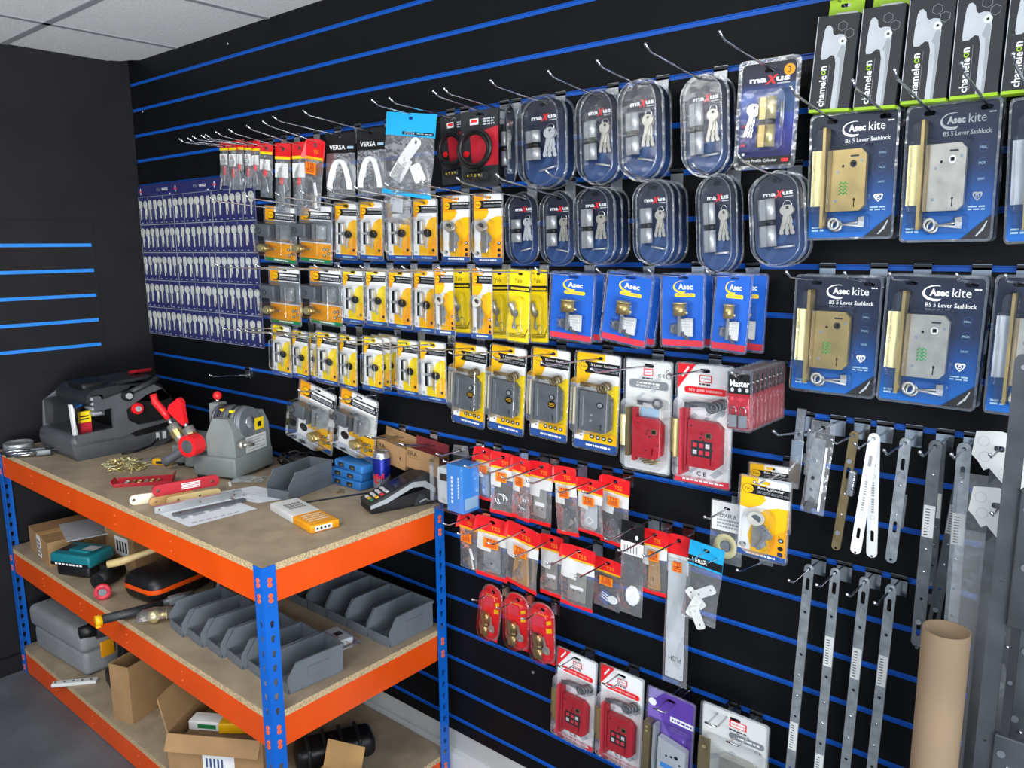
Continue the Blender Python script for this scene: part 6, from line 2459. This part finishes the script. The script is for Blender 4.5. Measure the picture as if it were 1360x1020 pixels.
put_bin(1.35, -.215, ZT, deg(12), 'grey open fronted bin alone on the worktop', .96)
for k in range(6):
    put_bin(1.2 + .1 * k, -.485 + .004 * k, ZM, deg(-5), 'grey bin, ' + ('first of the front shelf row, farthest from the corner post', 'second of the front shelf row, holding red bits', 'third of the front shelf row, behind the post side', 'fourth of the front shelf row, left of the post', 'fifth of the front shelf row, partly behind the blue post', 'sixth of the front shelf row, full side showing')[k].replace(', left of the post', ', just before the post'), .96, .86)
for k in range(5):
    put_bin(1.318 + .098 * k, -.14, ZM, deg(0), 'grey bin, ' + ('first of the back shelf row, hidden most by the top beam', 'second of the back shelf row', 'middle of the back shelf row', 'fourth of the back shelf row', 'last of the back shelf row, full side showing')[k], 1, .86)
kill(BP)
for k in range(5):
    b = MB()
    b.rbox(-.006, .006, -.045, .045, 0, .006, 'crimson' if k != 1 else 'offwhite', .002)
    o = b.build('red_fitting')
    o.location = (1.275 + .009 * k, -.48 + .012 * (k % 2), ZM + .0035 + .007 * (k % 2))
    o.rotation_euler = (0, 0, .15 * (k - 2))
    tag(o, 'narrow fitting lying in the second grey bin', 'fitting', 'fittings in the grey bin')

# --- charger and black cord bundle behind the bin
r0 = root('cable_bundle', (1.16, -.09, ZT), 'bundled black cable behind the grey bin', 'cable')
b = MB()
for k in range(6):
    pts = []
    for q in range(16):
        t = 2 * PI * q / 16
        pts.append(((.055 + .006 * k) * math.cos(t) * (1 if k % 2 else .8), (.03 + .004 * k) * math.sin(t), .0315 + .025 * math.sin(t * (1 + k % 2) + k) + .0))
    b.tube(pts, .0042, 'black', 6, True)
b.build('coil', r0)
b = MB()
b.rbox(-.03, .03, -.02, .02, 0, .05, 'charcoal', .006)
b.build('plug', r0)

# --- stacked blue key boxes
for k, (x, y, z, a) in enumerate(((1.43, -.075, 0, 0), (1.43, -.073, .0275, 2), (1.445, -.07, .055, -4))):
    r0 = root('blue_bit_case', (x, y, ZT + z), 'blue flat case, ' + ('bottom of its stack of three', 'middle of its stack of three', 'top of its stack of three')[k], 'case', 'blue flat cases', deg(a))
    b = MB()
    b.rbox(-.075, .075, -.032, .032, 0, .027, 'strap_blue', .006)
    b.build('case', r0)
    b = MB()
    for dx in (-.035, .025):
        b.rbox(dx - .014, dx + .014, -.0335, -.0318, .007, .021, 'charcoal', .0008)
        b.box(dx - .004, dx + .008, -.0338, -.0335, .01, .015, 'brass')
    b.box(-.07, -.06, -.033, -.0318, .006, .021, 'sky_blue')
    b.build('clip', r0)

# --- energy drink can
r0 = root('drink_can', (1.578, -.079, ZT), 'tall blue and silver drink can on the worktop', 'can', None, deg(-12))
b = MB()
b.lathe([(.0, .004), (.019, .002), (.0225, .0), (.0262, .008), (.0265, .012), (.0265, .118), (.0255, .124), (.0225, .1305), (.0222, .135), (.0212, .135), (.0205, .1315), (0, .1315)], 'can_silver', n=32)
b.build('body', r0)
b = MB()
for a0, zf in ((-70, 0), (20, 1), (110, 0), (200, 1)):
    N = 8
    vs, fs = [], []
    for i in range(N + 1):
        t = deg(a0 - 45 + 90 * i / N)
        zl = .052 + (.022 * (i / N) if zf else .022 * (1 - i / N))
        for z in (zl, .117):
            vs.append((.02675 * math.cos(t), .02675 * math.sin(t), z))
    for i in range(N):
        fs.append((2 * i, 2 * i + 2, 2 * i + 3, 2 * i + 1))
    b.add(vs, fs, 'can_blue', True)
b.build('blue_print', r0)
b = MB()
vs, fs, tw, th = text_geo('RedBull', .02)
o_ = []
for x, z in vs:
    t = deg(-70) + (x / tw) * 1.9
    rr = .0272
    o_.append((rr * math.cos(t), rr * math.sin(t), .062 + z / th * .017 + x / tw * .004))
b.add(o_, fs, 'bright_red')
for s in (-1, 1):
    N, vv = 8, []
    for i in range(N):
        t = deg(-70) + s * .12 + .14 * math.cos(2 * PI * i / N) * 1.2
        vv.append((.0272 * math.cos(t), .0272 * math.sin(t), .046 + .0045 * math.sin(2 * PI * i / N) - s * .002))
    b.add(vv, [tuple(range(N))], 'bright_red')
b.build('lettering', r0)
b = MB()
b.box(-.008, .008, -.004, .012, .1318, .133, 'chrome')
b.build('ring_pull', r0)

# --- card payment terminal
r0 = root('card_terminal', (1.695, -.12, ZT), 'black and grey card payment terminal on the bench corner', 'card terminal', None, deg(-20))
# local x across the terminal, local -y towards the keypad end
b = MB()
xprism(b, [(-.095, .0), (-.01, .0), (.06, .012), (.085, .0), (.095, .0), (.1, .03), (.085, .05), (-.05, .03), (-.1, .02), (-.102, .008)], -.036, .036, 'black')
b.build('base', r0)
b = MB()
xprism(b, [(-.1, .021), (-.05, .031), (.05, .07), (.1, .07), (.1, .088), (.075, .097), (-.06, .046), (-.1, .031)], -.041, .041, 'charcoal')
b.build('body', r0)
b = MB()
for x0, x1 in ((-.0425, -.041), (.041, .0425)):
    xprism(b, [(-.1, .016), (-.05, .027), (.03, .06), (.06, .058), (.1, .034), (.1, .05), (.07, .074), (.03, .076), (-.055, .039), (-.1, .026)], x0, x1, 'light_grey')
b.build('grey_band', r0, 'light grey side band')


def slope(y):
    return .0313 + (y + .1) * .375 if y < -.06 else .0463 + (y + .06) * .378


b = MB()
b.M = Matrix.Translation((0, .0, slope(0) + .0008)) @ Matrix.Rotation(math.atan(.378), 4, 'X')
b.box(-.027, .027, -.018, .022, -.001, .0006, 'screen')
b.box(-.03, .03, -.024, .052, -.001, .0, 'black')
b.build('screen', r0)
b = MB()
for i in range(4):
    for j in range(3):
        y = -.088 + .0155 * i
        z = slope(y)
        mm = 'offwhite'
        if i == 0:
            mm = ('green', 'green', 'orange_sticker')[j] if False else ('offwhite', 'yellow', 'green')[j]
        if i == 1 and j == 2:
            mm = 'yellow'
        if i == 2 and j == 2:
            mm = 'bright_red'
        b.box(-.027 + .019 * j, -.013 + .019 * j, y - .004, y + .004, z - .002, z + .003, mm)
b.build('keypad', r0)
b = MB()
xprism(b, [(.03, 0), (.075, 0), (.07, .03), (.05, .036)], .028, .037, 'charcoal')
b.tube([(.039, .05, .012), (.041, .07, .02), (.039, .08, .01)], .003, 'mid_grey', 6)
b.build('stand', r0)

# --- white and orange flat box
r0 = root('hinge_carton', (1.573, -.363, ZT), 'flat white and orange carton on the front of the worktop', 'carton', None, deg(-9))
b = MB()
b.box(-.125, .02, -.042, .042, 0, .022, 'offwhite', .003)
b.box(.02, .128, -.042, .042, 0, .022, 'amber', .003)
b.box(.1281, .1285, -.03, .02, .004, .018, 'white')
for k in range(4):
    b.box(.1286, .1288, -.026 + .011 * k, -.02 + .011 * k, .008, .014, 'charcoal')
b.M = Matrix.Translation((-.06, 0, .0224)) @ Matrix.Rotation(-PI / 2, 4, 'X') @ Matrix.Rotation(PI / 2, 4, 'Y')
for k in range(3):
    for q_ in range(4):
        b.box(-.026 + .013 * q_, -.017 + .013 * q_, -.0004, -.0002, .014 - .018 * k, .026 - .018 * k, 'charcoal')
        b.box(-.0235 + .013 * q_, -.0195 + .013 * q_, -.0005, -.0004, .017 - .018 * k, .023 - .018 * k, 'offwhite')
b.M = Matrix.Translation((.07, 0, .0224)) @ Matrix.Rotation(-PI / 2, 4, 'X') @ Matrix.Rotation(PI / 2, 4, 'Y')
for k in range(4):
    b.box(-.03, .03, -.0004, -.0002, -.03 + .016 * k, -.024 + .016 * k, 'cream')
b.M = Matrix()
b.build('carton', r0)
for i, (x, y, a) in enumerate(((1.47, -.1, 30), (1.49, -.115, -50))):
    b = MB()
    key_bit(b, 0, 0, 0, .032, 'brass', 0, .009)
    o = b.build('loose_key')
    o.rotation_euler = (-PI / 2, 0, deg(a))
    o.location = (x - .02, y - .035, ZT + .0001)
    tag(o, 'small brass key lying between the grey bin and blue cases', 'key', 'small brass keys by the blue cases')
# clear bag by the grey machine
b = MB()
b.M = Matrix.Translation((1.15, -.27, ZT + .012)) @ Matrix.Rotation(-PI / 2, 4, 'X') @ Matrix.Rotation(.9, 4, 'Y')
pouch(b, .07, -.05, .05, .014, 'film', 91)
b.M = Matrix()
o = b.build('plastic_bag')
tag(o, 'crumpled clear plastic bag between the grey machine and the bin', 'plastic bag')

# ------------------------------------------------------------------ middle shelf
def carton(name, x, y, z, sx, sy, sz, rz, label, m='card_brown', extra=None):
    r0 = root(name, (x, y, z), label, 'box', None, deg(rz))
    b = MB()
    b.box(-sx / 2, sx / 2, -sy / 2, sy / 2, 0, sz, m)
    b.box(-.022, .022, -sy / 2 - .0006, sy / 2 + .0006, sz * .99, sz + .0006, 'card_light')
    b.build('carton', r0)
    if extra:
        b = MB()
        extra(b)
        b.build('tape_and_label', r0)
    return r0


carton('cardboard_box', .25, -.43, ZM, .26, .34, .09, -6, 'taped cardboard box on the middle shelf nearest the left wall', 'card_brown', lambda b: [b.box(-.02, .03, -.1708, -.1702, .005, .088, 'offwhite')] + [b.box(-.014 + .014 * q_, -.006 + .014 * q_, -.1712, -.1708, .012 + .016 * k, .022 + .016 * k, 'black') for k in range(4) for q_ in range(3)])
carton('cardboard_box', .51, -.28, ZM, .2, .3, .12, 4, 'flat cardboard box behind the teal battery', 'card_brown', lambda b: [b.box(-.03, .06, -.1508, -.1502, .03, .1, 'white')] + [b.box(-.02 + .02 * q_, -.008 + .02 * q_, -.1512, -.1508, .045, .085, 'black') for q_ in range(4)])
b = MB()
b.M = Matrix.Translation((.33, -.42, ZM + .0915)) @ Matrix.Rotation(deg(-14), 4, 'Z')
for k in range(3):
    b.box(-.11 + .004 * k, .11 + .004 * k, -.12, .12, .002 * k, .002 * k + .0016, 'paper' if k % 2 else 'pale_grey')
o = b.build('paper_pad')
tag(o, 'grey envelope pile lying on the taped cardboard box', 'paper')

r0 = root('battery_pack', (.5, -.55, ZM), 'teal and black power tool battery on the middle shelf', 'battery', None, deg(24))
b = MB()
b.rbox(-.07, .07, -.05, .05, 0, .042, 'black', .01)
b.build('foot', r0)
b = MB()
b.rbox(-.085, .085, -.06, .06, .04, .085, 'teal', .01)
b.rbox(-.03, .05, -.03, .03, .083, .092, 'teal', .004)
b.box(-.075, -.035, -.03, .03, .0845, .0856, 'charcoal')
b.build('case', r0)
b = MB()
b.box(-.08, .08, -.0612, -.06, .044, .056, 'black')
for k in range(8):
    b.box(-.06 + .015 * k, -.05 + .015 * k, -.0616, -.0612, .047, .053, 'white')
b.box(.02, .07, -.02, .02, .0921, .0924, 'pale_grey')
b.build('label_strip', r0)

r0 = root('mallet', (.7, -.49, ZM), 'wooden handled mallet lying on the black zip case side', 'mallet', None, deg(30))
b = MB()
b.tube([(-.03, -.05, .078), (.01, -.03, .084), (.06, .0, .098), (.13, .05, .118)], [.0125, .0135, .011, .009], 'wood', 12)
b.build('handle', r0, 'pale wooden handle')
b = MB()
b.cyl((-.05, -.08, .0282), (-.05, .03, .0282), .028, 'black', n=18)
b.box(-.06, -.03, -.05, -.02, .045, .075, 'black')
b.build('head', r0)

r0 = root('tape_reel', (.785, -.605, ZM), 'small red ring shaped spool standing on the middle shelf', 'spool', None, deg(62))
b = MB()
b.lathe([(.013, -.008), (.026, -.008), (.026, .008), (.013, .008), (.013, -.008)], 'pale_red', (0, 0, .026), ax='y', n=24)
for k in range(5):
    t = 2 * PI * k / 5
    b.cyl((.02 * math.cos(t), -.0085, .026 + .02 * math.sin(t)), (.02 * math.cos(t), -.008, .026 + .02 * math.sin(t)), .002, 'charcoal', n=8)
b.build('flange', r0)
b = MB()
b.cyl((0, -.007, .026), (0, .007, .026), .0125, 'chrome', n=14)
b.build('core', r0)

r0 = root('zip_case', (.905, -.42, ZM), 'black rounded zip case with an orange stripe on the middle shelf', 'case', None, deg(8))
b = MB()
b.rbox(-.1, .075, -.13, .11, 0, .095, 'black', .035)
b.build('shell', r0)
b = MB()
for z0, z1 in ((.045, .06),):
    o_ = rrect(-.102, .077, -.132, .112, .037, 5)
    n = len(o_)
    b.add([(x, y, z0) for x, y in o_] + [(x, y, z1) for x, y in o_], [(k, (k + 1) % n, n + (k + 1) % n, n + k) for k in range(n)], 'orange', True)
b.build('zip_stripe', r0, 'bright orange stripe')

r0 = root('pry_bar', (1.0, -.6, ZM), 'crowbar tool with black grip and yellow end poking over the shelf edge', 'hand saw', None, deg(80))
r0['label'] = 'black gripped tool with yellow end, poking over the shelf edge'
r0['category'] = 'hand tool'
b = MB()
b.tube([(-.095, 0, .024), (0, 0, .02), (.08, 0, .022)], [.0145, .015, .013], 'charcoal', 10)
b.build('grip', r0)
b = MB()
b.cyl((-.112, 0, .024), (-.094, 0, .024), .016, 'yellow', n=14)
b.box(-.112, -.1, -.008, .008, .004, .02, 'yellow')
b.build('end_cap', r0, 'yellow end cap')
b = MB()
b.tube([(.08, 0, .022), (.13, .0, .026), (.18, -.005, .03)], [.01, .013, .012], 'dark_steel', 10)
b.rbox(.1, .15, -.016, .016, .012, .036, 'mid_grey', .006)
b.build('shaft', r0)

r0 = root('cordless_saw', (1.06, -.34, ZM), 'grey and black power tool leaning behind the grey bins', 'power tool', None, deg(10))
b = MB()
b.tube([(-.02, .0, .016), (-.01, .0, .06), (.01, 0, .16), (.0, 0, .2)], [.016, .018, .02, .022], 'charcoal', 12)
b.build('handle', r0)
b = MB()
b.cyl((-.05, -.02, .19), (.14, .02, .2), .032, 'black', n=18)
b.cyl((-.053, -.0205, .1895), (-.05, -.02, .19), .026, 'light_grey', n=18)
b.cyl((-.0535, -.0206, .1894), (-.053, -.0205, .1895), .021, 'charcoal', n=18)
b.build('motor', r0)
b = MB()
b.tube([(.05, -.03, .17), (.05, -.035, .1), (.03, -.04, .05), (.06, -.04, .014), (.1, -.03, .009)], .007, 'light_grey', 8)
b.build('guard_arm', r0)

r0 = root('bagged_doorknob', (1.085, -.57, ZM), 'brass door knob in a clear bag by the grey bins', 'knob', None, deg(-30))
b = MB()
b.lathe([(0, 0), (.014, .003), (.021, .012), (.023, .022), (.018, .03), (.008, .034), (.008, .05), (.016, .052), (.016, .056), (0, .056)], 'brass_bright', (0, -.028, .0235), ax='y', n=20)
b.build('knob', r0)
b = MB()
b.M = Matrix.Translation((0, .0, .025)) @ Matrix.Rotation(-PI / 2, 4, 'X') @ Matrix.Translation((0, 0, 0))
pouch(b, .07, -.06, .06, .036, 'film', 55)
b.build('clear_bag', r0)

r0 = root('plastic_packet', (1.62, -.302, ZM), 'clear packet of small white fittings between the bin rows', 'packet', None, deg(-8))
b = MB()
b.box(-.045, .045, -.025, .025, .012, .03, 'pale_grey', .004)
b.box(-.01, .012, -.01, .012, .0302, .0306, 'charcoal')
b.build('fittings', r0)
b = MB()
b.M = Matrix.Translation((0, 0, .014)) @ Matrix.Rotation(-PI / 2, 4, 'X')
pouch(b, .14, -.045, .045, .028, 'film', 66)
b.build('clear_bag', r0)
for i, (x, y, a) in enumerate(((1.17, -.29, 0), (1.2, -.21, -10), (1.12, -.12, 0))):
    b = MB()
    b.rbox(-.05, .05, -.016, .016, 0, .03, 'charcoal', .006)
    b.cyl((.05, 0, .015), (.08, 0, .015), .008, 'chrome')
    o = b.build('dark_lock_body')
    o.location = (x, y, ZM)
    o.rotation_euler = (0, 0, deg(a))
    tag(o, 'dark lock body lying in shadow behind the front bins, ' + ('nearest them', 'nearest the back bins', 'deepest on the shelf')[i], 'lock')

# ------------------------------------------------------------------ lowest shelf
r0 = root('tool_case', (.25, -.39, ZL), 'grey hard plastic tool case with orange latch on the lowest shelf', 'tool case', None, deg(4))
b = MB()
b.rbox(-.195, .205, -.195, .195, 0, .097, 'case_grey', .02)
b.build('lower_shell', r0)
b = MB()
b.rbox(-.205, .215, -.205, .205, .095, .18, 'case_grey', .022)
b.build('lid', r0)
b = MB()
b.box(-.02, .13, -.03, .05, .1795, .182, 'charcoal', .001)
b.box(-.012, .122, -.022, .042, .182, .1825, 'case_grey')
b.M = Matrix.Translation((.055, .01, .1826)) @ Matrix.Rotation(-PI / 2, 4, 'X')
for k in range(3):
    b.box(-.05 + .036 * k, -.024 + .036 * k, -.0004, -.0002, -.014, .014, 'white')
    b.box(-.042 + .036 * k, -.032 + .036 * k, -.0005, -.0004, -.006, .014, 'charcoal')
b.M = Matrix()
b.build('badge', r0)
b = MB()
b.box(.213, .222, -.14, -.09, .06, .12, 'amber', .003)
b.build('latch', r0, 'orange latch')
b = MB()
b.tube([(.21, -.06, .09), (.25, -.06, .09), (.25, .08, .09), (.21, .08, .09)], .009, 'charcoal', 8)
b.build('handle', r0)

r0 = root('cordless_drill', (.6, -.49, ZL), 'black cordless drill standing beside the brown carton', 'drill', None, deg(-10))
b = MB()
b.rbox(-.045, .05, -.055, .055, 0, .055, 'black', .012)
b.build('battery', r0)
b = MB()
b.tube([(0, 0, .05), (.005, .005, .11), (.01, .012, .16), (.01, .02, .2)], [.026, .022, .024, .03], 'black', 12)
b.build('handle', r0)
b = MB()
b.cyl((.01, -.08, .235), (.01, .1, .235), .036, 'charcoal', n=18)
b.cyl((.01, -.13, .235), (.01, -.08, .235), .02, 'black', r1=.026, n=16)
b.build('body', r0)

b = MB()
b.M = Matrix.Translation((.485, -.6, ZL)) @ Matrix.Rotation(deg(50), 4, 'Z')
b.box(-.09, .06, -.014, .014, 0, .012, 'offwhite', .002)
for k in range(5):
    b.cyl((-.08 + .03 * k, 0, .012), (-.08 + .03 * k, 0, .0135), .004, 'charcoal', n=8)
o = b.build('door_bolt')
tag(o, 'nickel door bolt lying in front of the grey tool case', 'door bolt')


def open_box(name, x, y, z, sx, sy, sz, rz, label, flaps, m='card_brown', t=.004, ry=0, rx=0):
    r0 = root(name, (x, y, z), label, 'box', 'cardboard boxes on the lowest shelf', deg(rz))
    r0.rotation_euler = (deg(rx), deg(ry), deg(rz))
    b = MB()
    b.box(-sx / 2, sx / 2, -sy / 2, sy / 2, 0, t, m)
    b.box(-sx / 2, sx / 2, -sy / 2, -sy / 2 + t, t, sz, m)
    b.box(-sx / 2, sx / 2, sy / 2 - t, sy / 2, t, sz, m)
    b.box(-sx / 2, -sx / 2 + t, -sy / 2 + t, sy / 2 - t, t, sz, m)
    b.box(sx / 2 - t, sx / 2, -sy / 2 + t, sy / 2 - t, t, sz, m)
    b.build('carton', r0)
    for side, ang, L in flaps:
        q = MB()
        a = deg(ang)
        if side in 'fb':
            s = -1 if side == 'f' else 1
            q.M = Matrix.Translation((0, s * (sy / 2 - t / 2), sz)) @ Matrix.Rotation(-s * a, 4, 'X')
            q.box(-sx / 2 + t, sx / 2 - t, -t / 2, t / 2, 0, L, m)
        else:
            s = -1 if side == 'l' else 1
            q.M = Matrix.Translation((s * (sx / 2 - t / 2), 0, sz)) @ Matrix.Rotation(s * a, 4, 'Y')
            q.box(-t / 2, t / 2, -sy / 2 + t, sy / 2 - t, 0, L, m)
        q.build('flap', r0)
    return r0


open_box('cardboard_box', .815, -.51, ZL, .085, .2, .2, 18, 'narrow upright cardboard box under the middle beam', [])
r0 = open_box('cardboard_box', 1.28, -.455, ZL, .3, .24, .13, 32, 'open cardboard box with folded flaps by the front post', [('f', 150, .05), ('b', -8, .1), ('l', 12, .11), ('r', 20, .06)])
b = MB()
b.box(-.04, .06, -.1206, -.1202, .02, .07, 'white')
for k in range(5):
    b.box(-.03 + .012 * k, -.024 + .012 * k, -.121, -.1206, .03, .06, 'slate_blue')
b.build('address_label', r0)
b = MB()
b.rbox(-.06, .06, -.02, .02, 0, .035, 'yellow', .006)
o = b.build('yellow_spirit_level')
o.location = (1.315, -.455, ZL + .0875)
o.rotation_euler = (0, 0, deg(40))
tag(o, 'short yellow block lying in the open cardboard box', 'block')
b = MB()
b.box(-.06, .06, -.025, .025, 0, .03, 'white', .003)
b.box(-.03, .03, -.0255, -.025, .008, .022, 'green')
o = b.build('white_carton')
o.location = (1.225, -.5, ZL + .0875)
o.rotation_euler = (0, 0, deg(32))
tag(o, 'small white carton inside the open cardboard box', 'carton')
b = MB()
b.box(-.13, .13, -.1, .1, 0, .0828, 'card_dark')
o = b.build('inner_carton')
o.location = (1.28, -.455, ZL + .0042)
o.rotation_euler = (0, 0, deg(32))
tag(o, 'dark carton filling the bottom of the open cardboard box', 'carton')

r0 = root('ribbed_case', (1.54, -.275, ZL), 'black ribbed case lying behind the tilted carton', 'case', None, deg(62))
b = MB()
b.rbox(-.12, .12, -.05, .05, 0, .07, 'black', .022)
b.build('shell', r0)
for k in range(4):
    b = MB()
    b.rbox(-.085 + .05 * k, -.074 + .05 * k, -.053, .053, .002, .074, 'charcoal', .004)
    b.build('rib', r0)
open_box('cardboard_box', 1.705, -.42, ZL, .13, .14, .065, 20, 'light cardboard box with raised flap at the front corner', [('b', 24, .075), ('r', 40, .04)], 'card_light')
for p_ in list(PROTO.values()):
    kill(p_.root if isinstance(p_, Art) else p_)
